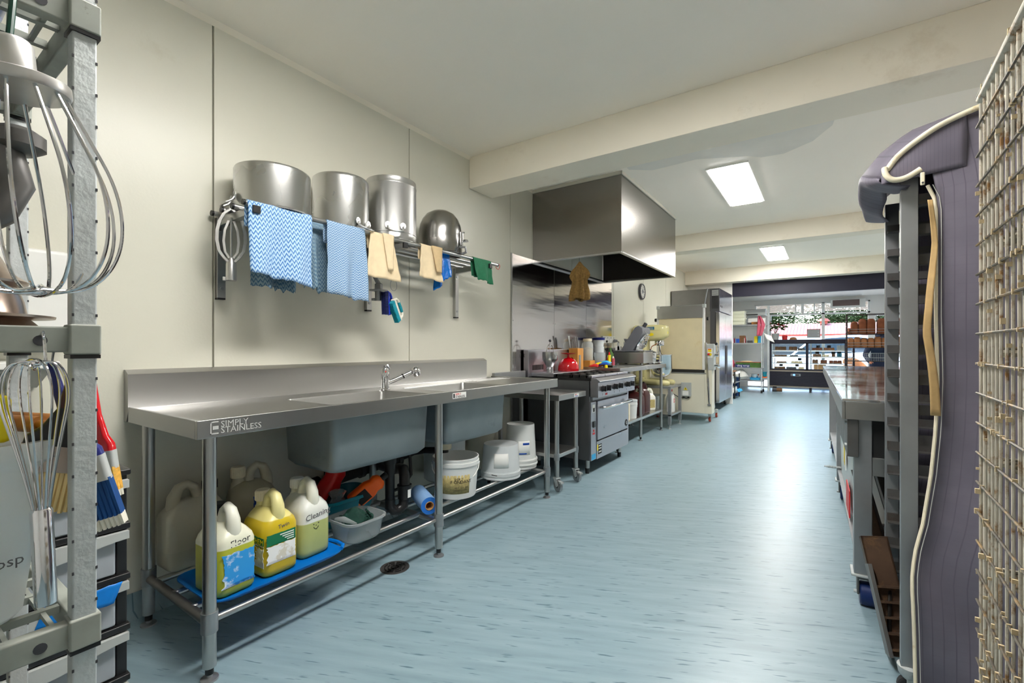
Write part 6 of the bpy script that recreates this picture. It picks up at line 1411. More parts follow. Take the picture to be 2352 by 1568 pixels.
MB().tube([(WX, WY1 - .01, WZ - .005), (WX, WY0, WZ + .012)], .007, 10).xf(mt_w).build('top_rail', 'wire_dirty', wr)
for k in range(8):
    z = .24 + .18 * k
    for y in (WY1 - .03, WY0 + .03): MB().cyl((WX + .012, y, z), (3.23, y, z), .008, n=8).xf(mt_w).build('shelf_bar', 'wire_dirty', wr)
    for x in (WX + .03, 2.95, 3.21): MB().cyl((x, WY1 - .03, z), (x, WY0 + .03, z), .007, n=8).xf(mt_w).build('shelf_bar', 'wire_dark', wr)
    q = MB()
    for i in range(20): q.cyl((WX + .04 + .028 * i, WY1 - .03, z + .004), (WX + .04 + .028 * i, WY0 + .03, z + .004), .0025, n=5)
    for i in range(20): q.cyl((WX + .02, WY1 - .04 - .032 * i, z + .007), (3.22, WY1 - .04 - .032 * i, z + .007), .0025, n=5)
    q.xf(mt_w).build('shelf_mesh', 'wire_dark', wr)['kind'] = 'stuff'
    q = MB(); rn = random.Random(k)
    for i in range(220):
        x = WX + .03 + rn.random() ** 1.3 * .50; y = WY0 + .05 + rn.random() * (WY1 - WY0 - .09); s = rn.uniform(.003, .009)
        q.box(x, x + s * 2, y, y + s * 1.6, z + .009, z + .009 + s)
    q.xf(mt_w).build('crumbs', 'crumb', wr, smooth=0)['kind'] = 'stuff'
q = MB(); rn = random.Random(77)
for i in range(500):
    if rn.random() < .5: k = rn.randrange(25); y = WY1 - .004 - .0275 * k; z = rn.uniform(.1, 1.5)
    else: y = rn.uniform(WY0, WY1); z = .105 + .0508 * rn.randrange(30)
    s = rn.uniform(.0008, .0022); q.box(WX - .005 - s, WX - .002 + s, y - s, y + s, z - s * 2, z + s * 2)
q.xf(mt_w).build('dough_crust', 'crumb', wr, smooth=0)['kind'] = 'stuff'
MB().prism([(WY1 - .02, .42), (WY1 - .02, .47), (WY0, .30), (WY0, .25)], WX + .015, WX + .021, 'x').xf(mt_w).build('brace', 'galv', wr)
# ================================================================ low stand beside the refrigerator
ls = thing('low_stand', 'low black framed stand of packets past the refrigerator', 'stand', (.6, 11.55, 0))
for x in (.42, .745):
    for y in (11.2, 11.84): MB().box(x, x + .022, y, y + .022, .02, .60).build('post', 'black_iron', ls); 
for z in (.12, .34, .565): MB().box(.42, .767, 11.2, 11.862, z, z + .018).build('shelf', 'steel_grey', ls, bevel=.002)
MB().box(.768, .772, 11.22, 11.84, .545, .60).build('front_panel', 'paper_white', ls)
for x in (.43, .756):
    for y in (11.21, 11.851): MB().cyl((x, y, 0), (x, y, .022), .014, n=10).build('foot', 'black_plastic', ls)
for k, (x, y, z, w, d, h, m_, lab) in enumerate(((.58, 11.5, .138, .30, .50, .11, 'paper_white', 'white cartons on the bottom shelf of the low stand'), (.60, 11.36, .358, .22, .18, .14, 'paper_white', 'white carton on the low stand middle shelf'), (.60, 11.62, .358, .24, .22, .10, 'black_plastic', 'black folded sacks on the low stand'), (.58, 11.5, .583, .28, .5, .03, 'cake_brown', 'flat brown packets on top of the low stand'))):
    tag(MB().loft([rrect(x, y, w * .98, d * .98, .02, z + .0005), rrect(x, y, w, d, .02, z + h * .5), rrect(x, y, w * .94, d * .95, .02, z + h)]).build('packet_stack', m_), lab, 'packets')
tag(MB().grid(lambda u, v: (.772 + .06 * v + .02 * noise(u * 5, v * 5), 11.3 + .5 * u, .20 - .05 * v + .03 * noise(u * 6, v * 3, 4)), 12, 6).build('blue_wrapper', 'label_cyan', solid=.004), 'crumpled light blue wrapper spilling from the low stand', 'wrapper')
tag(MB().loft([rrect(.60, 11.9 - .02 + .12, .26, .18, .04, .001), rrect(.60, 12.0, .30, .20, .05, .42), rrect(.60, 12.0, .31, .21, .05, .44)]).build('blue_tote', 'bin_blue'), 'dark blue bin behind the low stand', 'bin')
# ================================================================ shop shelving
su = thing('shop_shelving', 'open steel shelving of crates and boxes in the shop', 'shelving', (.75, 13.2, 0))
for x, z1 in ((.30, 1.58), (1.098, 1.58)):
    for y in (13.0, 13.375):
        MB().cyl((x, y, .05), (x, y, z1), .014, n=12).build('post', 'galv', su); MB().cyl((x, y, 0), (x, y, .07), .022, n=10).build('foot', 'rubber', su)
for z in (.285, .600, 1.225, 1.69):
    MB().box(.28, 1.12, 12.985, 13.39, z, z + .032).build('shelf', 'steel_grey', su, bevel=.003)
for y in (13.02, 13.36): MB().box(.29, .32, y - .012, y + .012, 1.5, 1.70).box(1.085, 1.11, y - .012, y + .012, 1.5, 1.70).build('post_sleeve', 'galv', su)
for k in range(4):
    z = 1.7225 + .088 * k; c = tub(.52, 13.18, z, .40, .36, .086, .02, .03, lip=.01).build('storage_crate', 'crate'); tag(c, ['lowest off-white crate of the stack on the top shop shelf', 'second off-white crate up in the stack on the shop shelf', 'third off-white crate up in the stack on the shop shelf', 'topmost off-white crate of the stack on the shop shelf'][k], 'crate', 'crates on the shop shelving')
tag(MB().box(.86, 1.06, 13.1, 13.3, 1.7225, 1.79).build('shelf_box', 'wood_brown', bevel=.004), 'brown box on the top shop shelf', 'box'); tag(MB().box(.76, .84, 13.15, 13.28, 1.7225, 1.78).build('shelf_box', 'dark_grey', bevel=.004), 'small dark box beside the crates', 'box')
tag(MB().box(.74, 1.14, 13.42, 13.46, 1.62, 1.90).build('white_board', 'paper_white', bevel=.003), 'white board standing behind the shop shelving', 'board')
rh = thing('wall_hood', 'pale boxy unit above the shop shelving', 'unit', (.9, 13.8, 1.98)); MB().prism([(13.6, 1.98), (13.6, 2.06), (13.75, 2.16), (14.0, 2.16), (14.0, 1.98)], .62, 1.12, 'x').build('casing', 'light_grey', rh); MB().box(.66, .95, 13.585, 13.60, 1.995, 2.02).build('handle_bar', 'black_plastic', rh)
for k, (x, w, h, m_, lab) in enumerate(((.36, .12, .07, 'navy_plastic', 'navy box on the third shop shelf'), (.50, .16, .11, 'label_blue', 'blue printed cartons on the third shop shelf'), (.645, .13, .19, 'cake_brown', 'brown carton standing on the third shop shelf'), (.80, .17, .06, 'dark_grey', 'grey tray on the third shop shelf'), (.955, .07, .17, 'label_yellow', 'yellow flower shaped tool on the third shop shelf'), (1.045, .08, .17, 'label_cyan', 'blue and white carton at the shop shelf end'))):
    tag(MB().box(x - w / 2, x + w / 2, 13.12, 13.30, 1.2575, 1.2575 + h).build('shop_carton', m_, bevel=.004), lab, 'carton')
for k in range(8): tag(MB().cyl((.44 + .018 * (k % 4) + .26 * (k // 4), 13.10, 1.2575), (.44 + .018 * (k % 4) + .26 * (k // 4), 13.10, 1.36 + .02 * (k % 3)), .006, n=8).build('spray_nozzle', ['white_plastic', 'red_plastic', 'dark_grey', 'light_grey'][k % 4]), 'thin upright tube on the third shop shelf', 'tube', 'tubes on the third shop shelf')
cw = thing('cling_wrap_box', 'green and blue cling wrap carton on the shop shelving', 'carton', (.82, 13.2, .6325)); MB().box(.50, 1.085, 13.05, 13.28, .6325, .76).build('carton', 'leaf', cw, bevel=.004)
MB().box(.50, .83, 13.046, 13.05, .636, .705).build('blue_panel', 'navy_plastic', cw, smooth=0); MB().box(.50, 1.085, 13.045, 13.285, .76, .77).build('lid_edge', 'roof_edge', cw)
text('cling wrap', .070, 'paper_white', cw, plane_m((.53, 13.0445, .655), (1, 0, 0), (0, 0, 1)))
for k, (x, w, h, m_, lab) in enumerate(((.39, .18, .22, 'pink_cloth', 'crumpled maroon cloth above the cling wrap'), (.75, .30, .03, 'cake_cream', 'flat cream packet on the cling wrap carton'))):
    z = .6325 if k == 0 else .7705
    tag(MB().lathe([(0, 0), (w * .4, 0), (w * .5, h * .3), (w * .3, h * .8), (0, h)], (x, 13.15, z), 14).xf(Matrix.Translation((x, 13.15, z)) @ Matrix.Diagonal((1, .6, 1, 1)) @ Matrix.Translation((-x, -13.15, -z))).build('shelf_bundle', m_), lab, 'bundle')
q = MB().lathe([(0, 0), (.13, .01), (.17, .08), (.13, .18), (.05, .26), (.02, .27), (0, .27)], (.62, 13.12, .3175), 18)
for p in q.v: p += Vector((noise(p.x * 9, p.z * 9), 0, noise(p.x * 9, p.y * 9))) * .02
tag(q.build('plastic_bag', 'paper_grey'), 'bulging pale plastic bag on the low shop shelf', 'bag')
tag(MB().lathe([(.03, 0), (.08, .01), (.11, .09), (.113, .09), (.085, .012), (0, .006)], (.93, 13.12, .376), 24).build('steel_bowl', 'chrome'), 'steel bowl stacked on a blue tub in the shop shelving', 'bowl')
tag(tub(.94, 13.14, .3175, .24, .2, .058, .03, .02).build('plastic_tub', 'label_cyan'), 'pale blue tub under the steel bowl', 'tub')
tag(tub(1.16, 13.10, .41, .09, .16, .12, .02, .02).build('hanging_tub', 'teal_plastic'), 'teal tub clipped to the shop shelving end', 'tub'); tag(MB().box(1.11, 1.21, 13.04, 13.16, .385, .4095).build('orange_lid', 'orange_plastic', bevel=.004), 'orange lid below the teal tub', 'lid')
tag(MB().lathe([(0, 0), (.10, 0), (.05, .05), (.08, .12), (0, .14)], (.38, 13.1, .3175), 12).build('shelf_bundle', 'cake_brown'), 'brown bundle at the low shop shelf end', 'bundle')
q = MB().grid(lambda u, v: (1.02 + .18 * u * (.25 + .75 * min(1, v * 2.2)) * (1.25 - v * .6) - .03 * v, 12.97 - .02 * math.sin(u * 12), 1.93 - v * .50), 14, 14); tag(q.build('tea_towel', 'pink_cloth', solid=.003, smooth=70), 'dusty pink tea towel hung on the shelving corner', 'cloth')
q = MB().grid(lambda u, v: (1.15 + .17 * u + .07 * v, 12.95 - .05 * v, 1.50 - .08 * u - .16 * v + .10 * u * 0), 4, 4); tag(q.build('paper_sheet', 'paper_grey', solid=.002), 'white paper sheet hanging crooked beside the pink towel', 'paper')
pc = MB().box(1.165, 1.215, 13.62, 13.68, 0, 2.22).build('shop_post', 'galv', bevel=.003); tag(pc, 'tall grey steel post between shelving and display case', 'post')
# ================================================================ cake display case
dc = thing('display_case', 'dark glass-fronted cake display case below the shop window', 'display case', (2.1, 14.05, 0))
CX0, CX1, CY0, CY1 = 1.205, 3.0, 13.75, 14.42
MB().box(CX0, CX1, CY0 + .02, CY1, .13, .52).build('cabinet', 'case_dark', dc, bevel=.004)
for k in range(9): MB().box(CX0 + .01, CX1 - .01, CY0 + .008, CY0 + .022, .165 + .038 * k, .195 + .038 * k).build('louvre', 'case_dark', dc, bevel=.002)
MB().box(CX0, CX1, CY0 - .004, CY0 + .03, .525, .555).build('trim_band', 'case_trim', dc); MB().box(CX0, CX1, CY0, CY0 + .03, .125, .15).build('base_trim', 'case_trim', dc)
MB().box(CX0, CX1, CY0, CY1, 1.252, 1.343).build('top', 'case_dark', dc, bevel=.004)
for x0, x1 in ((CX0, CX0 + .048), (2.005, 2.062), (2.80, 2.85), (CX1 - .045, CX1)): MB().box(x0, x1, CY0, CY0 + .035, .555, 1.252).build('door_stile', 'case_dark', dc)
MB().box(CX0 + .048, CX1 - .045, CY0, CY0 + .035, .555, .595).box(CX0 + .048, CX1 - .045, CY0, CY0 + .035, 1.235, 1.252).build('door_rail', 'case_dark', dc)
MB().box(CX0, CX0 + .015, CY0 + .04, CY1, .555, 1.252).build('side_panel', 'case_trim', dc)
for x0, x1 in ((CX0 + .048, 2.005), (2.062, 2.80)): MB().box(x0, x1, CY0 + .015, CY0 + .021, .595, 1.235).build('door_glass', 'glass', dc, smooth=0)
MB().box(CX0 + .015, CX1, CY1 - .012, CY1 - .006, .555, 1.252).build('front_glass', 'glass', dc, smooth=0)
MB().box(CX0 + .015, CX1, CY0 + .04, CY1 - .02, .556, .575).build('deck', 'stainless', dc)
SZ = (.575, .735, .905, 1.065)
for z in SZ[1:]:
    MB().box(CX0 + .03, CX1 - .02, CY0 + .08, CY1 - .06, z - .008, z).build('glass_shelf', 'glass', dc, smooth=0); MB().box(CX0 + .03, CX1 - .02, CY0 + .07, CY0 + .08, z - .012, z).build('shelf_edge', 'steel_grey', dc)
for x in (CX0 + .06, 2.10): MB().box(x, x + .015, CY1 - .06, CY1 - .045, .575, 1.252).box(x, x + .012, CY0 + .055, CY0 + .068, .575, 1.252).build('shelf_upright', 'stainless', dc)
MB().box(CX0 + .05, CX1 - .06, CY0 + .10, CY0 + .12, 1.238, 1.251).build('light_strip', 'led_strip', dc, smooth=0)
for z in SZ[1:]: MB().box(CX0 + .05, CX1 - .06, CY0 + .082, CY0 + .092, z - .018, z - .009).build('light_strip', 'led_strip', dc, smooth=0)
MB().box(1.68, 1.895, CY0 - .003, CY0 + .008, .41, .47).build('controller', 'grey_plastic', dc); MB().cyl((1.755, CY0 - .008, .44), (1.755, CY0 - .003, .44), .024, n=14).build('blue_lamp', 'led_blue', dc); MB().box(1.78, 1.86, CY0 - .006, CY0 - .003, .425, .455).build('readout', 'black_plastic', dc)
for x in (1.3, 2.1, 2.9):
    for y in (CY0 + .08, CY1 - .08): MB().cyl((x, y, 0), (x, y, .13), .025, n=12).build('leg', 'dark_grey', dc)
cakes = [(0, 1.42, .24, .05, 'cake_brown', 'tray of dark slices on the case deck'), (0, 1.68, .22, .05, 'dark_grey', 'dark tray of sweets on the case deck'), (0, 1.90, .12, .05, 'cake_cream', 'small cream cake on the case deck'), (0, 2.30, .26, .14, 'cardboard', 'tan box on the case deck'), (0, 2.62, .20, .06, 'cake_brown', 'brown slice tray at the far deck end'),
         (1, 1.46, .22, .03, 'cake_brown', 'flat brown slices on the lower glass shelf'), (1, 1.80, .24, .04, 'cake_cream', 'iced slices on the lower glass shelf'), (1, 2.20, .12, .09, 'cake_brown', 'square chocolate cake on the lower glass shelf'), (1, 2.38, .14, .08, 'bread', 'mounded pastry on the lower glass shelf'), (1, 2.62, .26, .07, 'bread', 'row of finger buns on the lower glass shelf'),
         (2, 1.44, .28, .035, 'cake_brown', 'long brown slices on the middle glass shelf'), (2, 1.74, .18, .03, 'dark_grey', 'dark tray on the middle glass shelf'), (2, 2.24, .18, .06, 'cake_brown', 'brown loaf cake on the middle glass shelf'), (2, 2.42, .14, .045, 'cake_cream', 'pale cake on the middle glass shelf'), (2, 2.58, .07, .07, 'cake_brown', 'little dome cake on the middle glass shelf'), (2, 2.70, .10, .09, 'label_teal', 'blue iced cake on the middle glass shelf'),
         (3, 1.44, .25, .09, 'cake_brown', 'wide chocolate cake on the top glass shelf'), (3, 1.72, .18, .09, 'cake_brown', 'tall chocolate cake with cream on the top glass shelf'), (3, 1.90, .15, .05, 'dark_grey', 'dark cake tray on the top glass shelf'), (3, 2.24, .22, .06, 'bread', 'golden pie on the top glass shelf'), (3, 2.49, .22, .06, 'bread_light', 'lighter golden pie on the top glass shelf'), (3, 2.73, .16, .12, 'light_grey', 'pale cake box on the top glass shelf')]
for s, x, w, h, m_, lab in cakes:
    z = SZ[s] + .001; t = thing('display_cake', lab, 'cake', (x, 14.02, z), 0, 'cakes in the display case', local=True)
    MB().box(-w / 2 - .01, w / 2 + .01, -.10, .10, 0, .008).build('cake_tray', 'paper_grey', t, bevel=.002)
    n = max(2, int(w / .07))
    for i in range(n):
        cx = -w / 2 + w * (i + .5) / n
        MB().loft([rrect(cx, 0, w / n * .96, .16, .012, .008), rrect(cx, 0, w / n * .98, .165, .015, .008 + h * .7), rrect(cx, 0, w / n * .8, .14, .012, .008 + h)]).build('slice', m_, t, smooth=50)
for s, x, lab in ((2, 2.24, 'brown loaf cake'), (2, 2.58, 'little dome cake'), (2, 2.70, 'blue iced cake'), (1, 1.86, 'iced slices'), (0, 1.80, 'dark sweets tray'), (0, 1.44, 'tray of dark slices'), (3, 2.26, 'golden pie'), (3, 2.49, 'lighter golden pie')):
    t = MB().box(x - .04, x + .04, 14.13, 14.135, SZ[s] + .07, SZ[s] + .13).box(x - .003, x + .003, 14.13, 14.135, SZ[s] + .001, SZ[s] + .07); tag(t.build('price_ticket', 'ink_black'), 'small black price ticket standing behind the ' + lab, 'ticket', 'price tickets in the display case')
# things on the case top
pt = thing('potted_poinsettia', 'potted poinsettia with a few red leaves on the display case', 'plant', (1.32, 14.0, 1.3435), 0, None, local=True)
MB().lathe([(0, 0), (.07, 0), (.09, .15), (.095, .155), (.095, .17), (.08, .17), (0, .16)], (0, 0, 0), 20).build('pot', 'light_grey', pt)
q = MB()
for k in range(7): a = k * .9; q.tube([(0, 0, .15), (.05 * math.cos(a), .05 * math.sin(a), .26), (.13 * math.cos(a), .11 * math.sin(a), .40 + .03 * (k % 3))], .006, 6)
q.build('stems', 'bark', pt)
rn = random.Random(5)
for k in range(70):
    a = rn.uniform(0, 2 * PI); r_ = .22 * math.sqrt(rn.random()); c = Vector((r_ * math.cos(a) + .04, r_ * math.sin(a), .30 + rn.random() * .24 - r_ * .25)); w = rn.uniform(.045, .075)
    m_ = Matrix.Translation(c) @ Euler((rn.uniform(-.7, .7), rn.uniform(-.7, .7), rn.uniform(0, 6))).to_matrix().to_4x4()
    MB().add([(0, -w, 0), (w * .55, -w * .2, .008), (w * .4, w * .5, .004), (0, w * 1.1, -.012), (-w * .4, w * .5, .004), (-w * .55, -w * .2, .008)], [(0, 1, 2, 3, 4, 5)]).xf(m_).build('leaf', 'leaf_red' if (k % 9 == 0) else 'leaf', pt, solid=.002)
tag(MB().lathe([(0, 0), (.06, 0), (.065, .10), (.05, .12), (0, .12)], (1.53, 14.05, 1.3435), 16).build('red_ornament', 'label_red'), 'red and white jar beside the poinsettia', 'jar'); tag(MB().lathe([(0, 0), (.09, 0), (.07, .05), (.03, .07), (0, .07)], (1.72, 14.05, 1.3435), 14).build('nut_bowl', 'wood_brown'), 'small brown basket on the display case', 'basket')
sg = thing('window_sign', 'small framed paper sign on the shop window', 'sign', (2.15, YF - .03, 1.42)); MB().box(2.00, 2.30, YF - .03, YF - .015, 1.40, 1.64).build('frame', 'roof_edge', sg); MB().box(2.01, 2.29, YF - .033, YF - .030, 1.40, 1.625).build('sheet', 'leaf_pale' if False else 'paper_grey', sg, smooth=0)
q = MB()
for k in range(5): q.box(2.03, 2.27 - .03 * (k % 2), YF - .035, YF - .033, 1.43 + .038 * k, 1.44 + .038 * k)
q.build('print_lines', 'ink_grey', sg, smooth=0)
lb_ = thing('floor_box', 'small brown and black roll lying at the display case foot', 'box', (1.35, 13.6, 0)); MB().cyl((1.28, 13.62, .055), (1.38, 13.62, .055), .052, n=16).build('dark_end', 'dark_grey', lb_); MB().cyl((1.38, 13.62, .055), (1.50, 13.62, .055), .048, n=16).build('brown_roll', 'cake_brown', lb_)
# vent grille on the shop wall
vg = thing('wall_heater', 'white wall unit with a brown grille above the shop window', 'heater', (2.86, YF - .1, 2.19)); MB().box(2.52, 3.26, YF - .10, YF - .012, 2.185, 2.40).build('casing', 'white_plastic', vg, bevel=.005); MB().box(2.57, 3.14, YF - .104, YF - .10, 2.23, 2.385).build('grille', 'vent_brown', vg)
# slatted awning shutter outside the transom
aw = thing('window_shutter', 'cream slatted shutter outside the shop transom windows', 'shutter', (2.0, YF + .3, 2.06))
for k in range(10): MB().prism([(YF + .105, 2.12 + .032 * k), (YF + .125, 2.146 + .032 * k), (YF + .129, 2.146 + .032 * k), (YF + .109, 2.12 + .032 * k)], .55, 3.45, 'x').build('slat', 'shutter', aw)
for k in range(13): MB().box(.6 + .23 * k, .606 + .23 * k, YF + .130, YF + .135, 2.11, 2.47).build('slat_tape', 'dark_grey', aw)

# ================================================================ bread rack and person in the shop
bq = thing('bread_rack', 'dark steel ladder-sided bread rack filled with loaves', 'rack', (3.2, 11.6, 0))
for y in (11.45, 11.78):
    for x in (2.765, 3.70): MB().box(x, x + .022, y, y + .022, .0, 1.81).build('post', 'rack_dark', bq)
for x in (2.765, 3.70):
    for k in range(15): MB().box(x + .004, x + .018, 11.472, 11.78, .20 + .105 * k, .212 + .105 * k).build('rung', 'rack_dark', bq)
for y in (11.455, 11.785): MB().box(2.765, 3.72, y, y + .014, 1.795, 1.81).build('top_rail', 'rack_dark', bq)
SHZ = (.87, 1.135, 1.405)
for z in SHZ:
    for y in (11.46, 11.62, 11.79): MB().cyl((2.78, y, z), (3.71, y, z), .006, n=8).build('shelf_rod', 'rack_dark', bq)
    q = MB()
    for i in range(34): q.cyl((2.79 + .027 * i, 11.46, z), (2.79 + .027 * i, 11.79, z), .003, n=5)
    q.build('shelf_wires', 'steel_grey', bq)['kind'] = 'stuff'
    for dz in (.05, .10) if z > 1 else (.07, .16): MB().tube([(2.79, 11.46, z + dz), (3.70, 11.46, z + dz)], .0045, 6).build('basket_rod', 'steel_grey', bq)
    if z < 1:
        for i in range(34): MB().cyl((2.79 + .027 * i, 11.458, z), (2.79 + .027 * i, 11.458, z + .16), .0028, n=5).build('basket_wire', 'steel_grey', bq)
def loaf(label, x, y, z, w, d, h, m_, group):
    o = MB().loft([rrect(x, y, w * .92, d * .96, .02, z), rrect(x, y, w, d, .025, z + .02), rrect(x, y, w * .98, d, .03, z + h * .72), rrect(x, y, w * .9, d * .94, .04, z + h * .9), rrect(x, y, w * .55, d * .7, .03, z + h)]).build('bread_loaf', m_, smooth=70)
    return tag(o, label, 'bread', group)
for k, (x, h, w) in enumerate(((2.815, .12, .045), (2.90, .25, .12), (3.03, .30, .13), (3.165, .30, .135), (3.33, .30, .14), (3.47, .31, .12), (3.60, .30, .13))):
    loaf(['smallest brown roll at the rack post end of the upper shelf', 'low round-topped loaf beside the small roll on the upper shelf'][k] if k < 2 else 'tall brown loaf standing on the upper bread rack shelf', x, 11.60, 1.4125, w, .24, h, 'bread', 'loaves on the upper bread rack shelf')
for k in range(8): loaf('bagged round-topped loaf on the middle bread rack shelf', 2.84 + .108 * k, 11.60, 1.1425, .105, .24, .19 + .02 * (k % 3 == 1), 'bread_light', 'loaves on the middle bread rack shelf')
# person in navy shirt and cap, stooping behind the bread rack
pe = thing('person', 'person in a navy shirt and cap stooping behind the bread rack', 'person', (3.37, 12.55, 0), 0, None, local=True)
def skin_body(name, joints, edges, m_, parent, root=0, sub=2):
    me = bpy.data.meshes.new(name); me.from_pydata([j[0] for j in joints], edges, []); o = bpy.data.objects.new(name, me); C.objects.link(o); o.parent = parent
    md = o.modifiers.new('skin', 'SKIN'); md.use_smooth_shade = True
    for i, j in enumerate(joints):
        sv_ = me.skin_vertices[0].data[i]; r = j[1]; sv_.radius = (r, r) if not isinstance(r, tuple) else r; sv_.use_root = (i == root)
    s = o.modifiers.new('sub', 'SUBSURF'); s.levels = sub; s.render_levels = sub
    me.materials.append(M[m_]); OFF[o.name] = Vector((0, 0, 0)); return o
J = [((0, .10, .84), (.16, .11)), ((0, .06, 1.0), (.15, .11)), ((0, -.02, 1.13), (.17, .12)), ((0, -.08, 1.20), (.12, .09)), ((0, -.10, 1.25), .055), ((0, -.12, 1.31), .06),
     ((.17, -.07, 1.17), .07), ((.25, -.10, .98), .05), ((.20, -.28, .86), .042), ((.18, -.36, .84), .035),
     ((-.17, -.07, 1.17), .07), ((-.25, -.10, .98), .05), ((-.20, -.28, .86), .042), ((-.18, -.36, .84), .035),
     ((.09, .10, .76), .095), ((.10, .04, .46), .07), ((.10, .08, .09), .045), ((.10, -.06, .04), .04),
     ((-.09, .10, .76), .095), ((-.10, .04, .46), .07), ((-.10, .08, .09), .045), ((-.10, -.06, .04), .04)]
E_ = [(0, 1), (1, 2), (2, 3), (3, 4), (4, 5), (3, 6), (6, 7), (7, 8), (8, 9), (3, 10), (10, 11), (11, 12), (12, 13), (0, 14), (14, 15), (15, 16), (16, 17), (0, 18), (18, 19), (19, 20), (20, 21)]
skin_body('body', J, E_, 'shirt_navy', pe)
hd_ = MB().lathe([(0, -.115), (.045, -.108), (.066, -.07), (.076, -.01), (.080, .04), (.072, .09), (.045, .12), (0, .13)], (0, 0, 0), 24)
for p in hd_.v:
    if p.y < 0: p.y *= 1.12
    p.y *= 1.15
    d = (Vector((p.x, 0, p.z + .01))).length
    if p.y < -.05 and d < .03: p.y -= .018 * (1 - d / .03)
mh = Matrix.Translation((0, -.15, 1.345)) @ Matrix.Rotation(R(14), 4, 'X')
hd_.xf(mh); head = hd_.build('head', 'skin', pe, smooth=70)
for s in (-1, 1):
    MB().lathe([(0, -.010), (.010, -.004), (.010, .004), (0, .010)], (s * .030, -.088, .012), 10).xf(mh).build('eye', 'ink_black', head); MB().lathe([(0, -.03), (.012, -.02), (.012, .02), (0, .03)], (s * .080, .0, .0), 10).xf(mh).build('ear', 'skin', head)
MB().tube([(-.024, -.090, -.052), (0, -.098, -.055), (.024, -.090, -.052)], .005, 6).xf(mh).build('mouth', 'label_red', head)
MB().lathe([(.083, .035), (.086, .05), (.082, .09), (.055, .128), (0, .142)], (0, 0, 0), 24).xf(mh @ Matrix.Diagonal((1, 1.18, 1, 1))).build('cap', 'shirt_navy', pe); MB().loft([rrect(0, -.13, .14, .10, .045, .038), rrect(0, -.13, .13, .09, .04, .046)]).xf(mh).build('cap_brim', 'shirt_navy', pe)
MB().lathe([(.081, -.05), (.084, .0), (.083, .045)], (0, .012, 0), 24).xf(mh @ Matrix.Diagonal((1, 1.1, 1, 1)) @ Matrix.Translation((0, .02, 0))).build('hair', 'hair', pe)
for s in (-1, 1):
    MB().loft([rrect(s * .175, -.375, .035, .05, .012, .80), rrect(s * .175, -.385, .04, .07, .014, .83), rrect(s * .175, -.375, .035, .05, .012, .86)]).build('palm', 'skin', pe, smooth=70)
    for f in range(4): MB().tube([(s * .175 + (f - 1.5) * .010, -.41, .835), (s * .175 + (f - 1.5) * .011, -.44 - .006 * (f in (1, 2)), .825), (s * .175 + (f - 1.5) * .011, -.455 - .006 * (f in (1, 2)), .80)], [.006, .0058, .005], 6).build('finger', 'skin', pe)
    MB().tube([(s * .150, -.38, .84), (s * .135, -.405, .83), (s * .132, -.425, .82)], [.007, .0065, .0055], 6).build('thumb', 'skin', pe)
for s in (-1, 1): MB().tube([(s * .0, -.195, 1.17), (s * .012, -.198, 1.155)], .004, 4).build('shirt_mark', 'paper_white', pe)

# ================================================================ outdoors beyond the shop window
struct(MB().box(-30, 40, YF + .1, 120, -.25, -.10).build('ground_street', 'asphalt', smooth=0), 'street beyond the shop window'); struct(MB().box(-10, 14, YF + .1, 17.6, -.10, -.02).build('ground_pavement', 'concrete', smooth=0), 'sunlit pavement outside the shop')
cr = thing('parked_car', 'white car parked across the street window', 'car', (2.6, 20.2, -.10), 0, None, local=True)
prof = [(-2.1, .35), (-2.15, .62), (-2.0, .82), (-1.25, .95), (-.75, 1.42), (-.2, 1.64), (.6, 1.68), (1.3, 1.60), (1.85, 1.15), (2.1, .98), (2.15, .60), (2.05, .35)]
MB().loft([[(x * s_, y, .35 + (z - .35) * t_) for x, z in prof] for y, s_, t_ in ((-.86, .985, .96), (-.80, 1, 1), (.80, 1, 1), (.86, .985, .96))]).build('car_body', 'car_white', cr, smooth=50)
MB().loft([[(x, y, z) for x, z in ((-1.12, .98), (-.70, 1.38), (-.18, 1.56), (.6, 1.60), (1.2, 1.52), (1.62, 1.12))] for y in (-.872, -.862)]).build('side_window', 'car_glass', cr)
for x in (-1.3, 1.35):
    for y in (-.84, .70): MB().lathe([(0, 0), (.30, 0), (.32, .03), (.32, .14), (0, .14)], (x, y, .32), 28, axis=(0, 1, 0)).build('wheel', 'rubber', cr)
hs = thing('red_roof_house', 'white house with a pale red metal roof across the street', 'building', (1.5, 58, -.2))
MB().box(-6, 16, 58, 66, -.2, 2.5).build('house_wall', 'wall_out', hs)
MB().prism([(57.2, 2.45), (62, 3.80), (66.8, 2.45)], -4.2, 17, 'x').build('house_roof', 'roof_red', hs, smooth=0)
for k in range(70): MB().prism([(57.15, 2.50), (62, 3.87), (62, 3.83), (57.15, 2.46)], -4.15 + .3 * k, -4.11 + .3 * k, 'x').build('roof_rib', 'roof_red', hs, smooth=0)
MB().box(-4.3, 17, 57.1, 57.25, 2.32, 2.50).build('gutter', 'roof_edge', hs); MB().box(-4.3, 17, 57.25, 57.4, 1.95, 2.32).build('fascia', 'wall_out', hs); MB().box(-5, 16, 57.6, 57.9, .4, 1.95).build('verandah_shade', 'dark_grey', hs)
MB().lathe([(0, 0), (.35, 0), (.35, .3), (.6, .3), (.35, .6), (0, .65)], (2.2, 61.5, 3.7), 12).build('roof_cowl', 'roof_edge', hs)
MB().prism([(-8.5, 4.6), (-2.9, 2.6), (-2.9, -.2), (-8.5, -.2)], 56.2, 56.5, 'y').build('gable_wing', 'pink_cloth', hs)
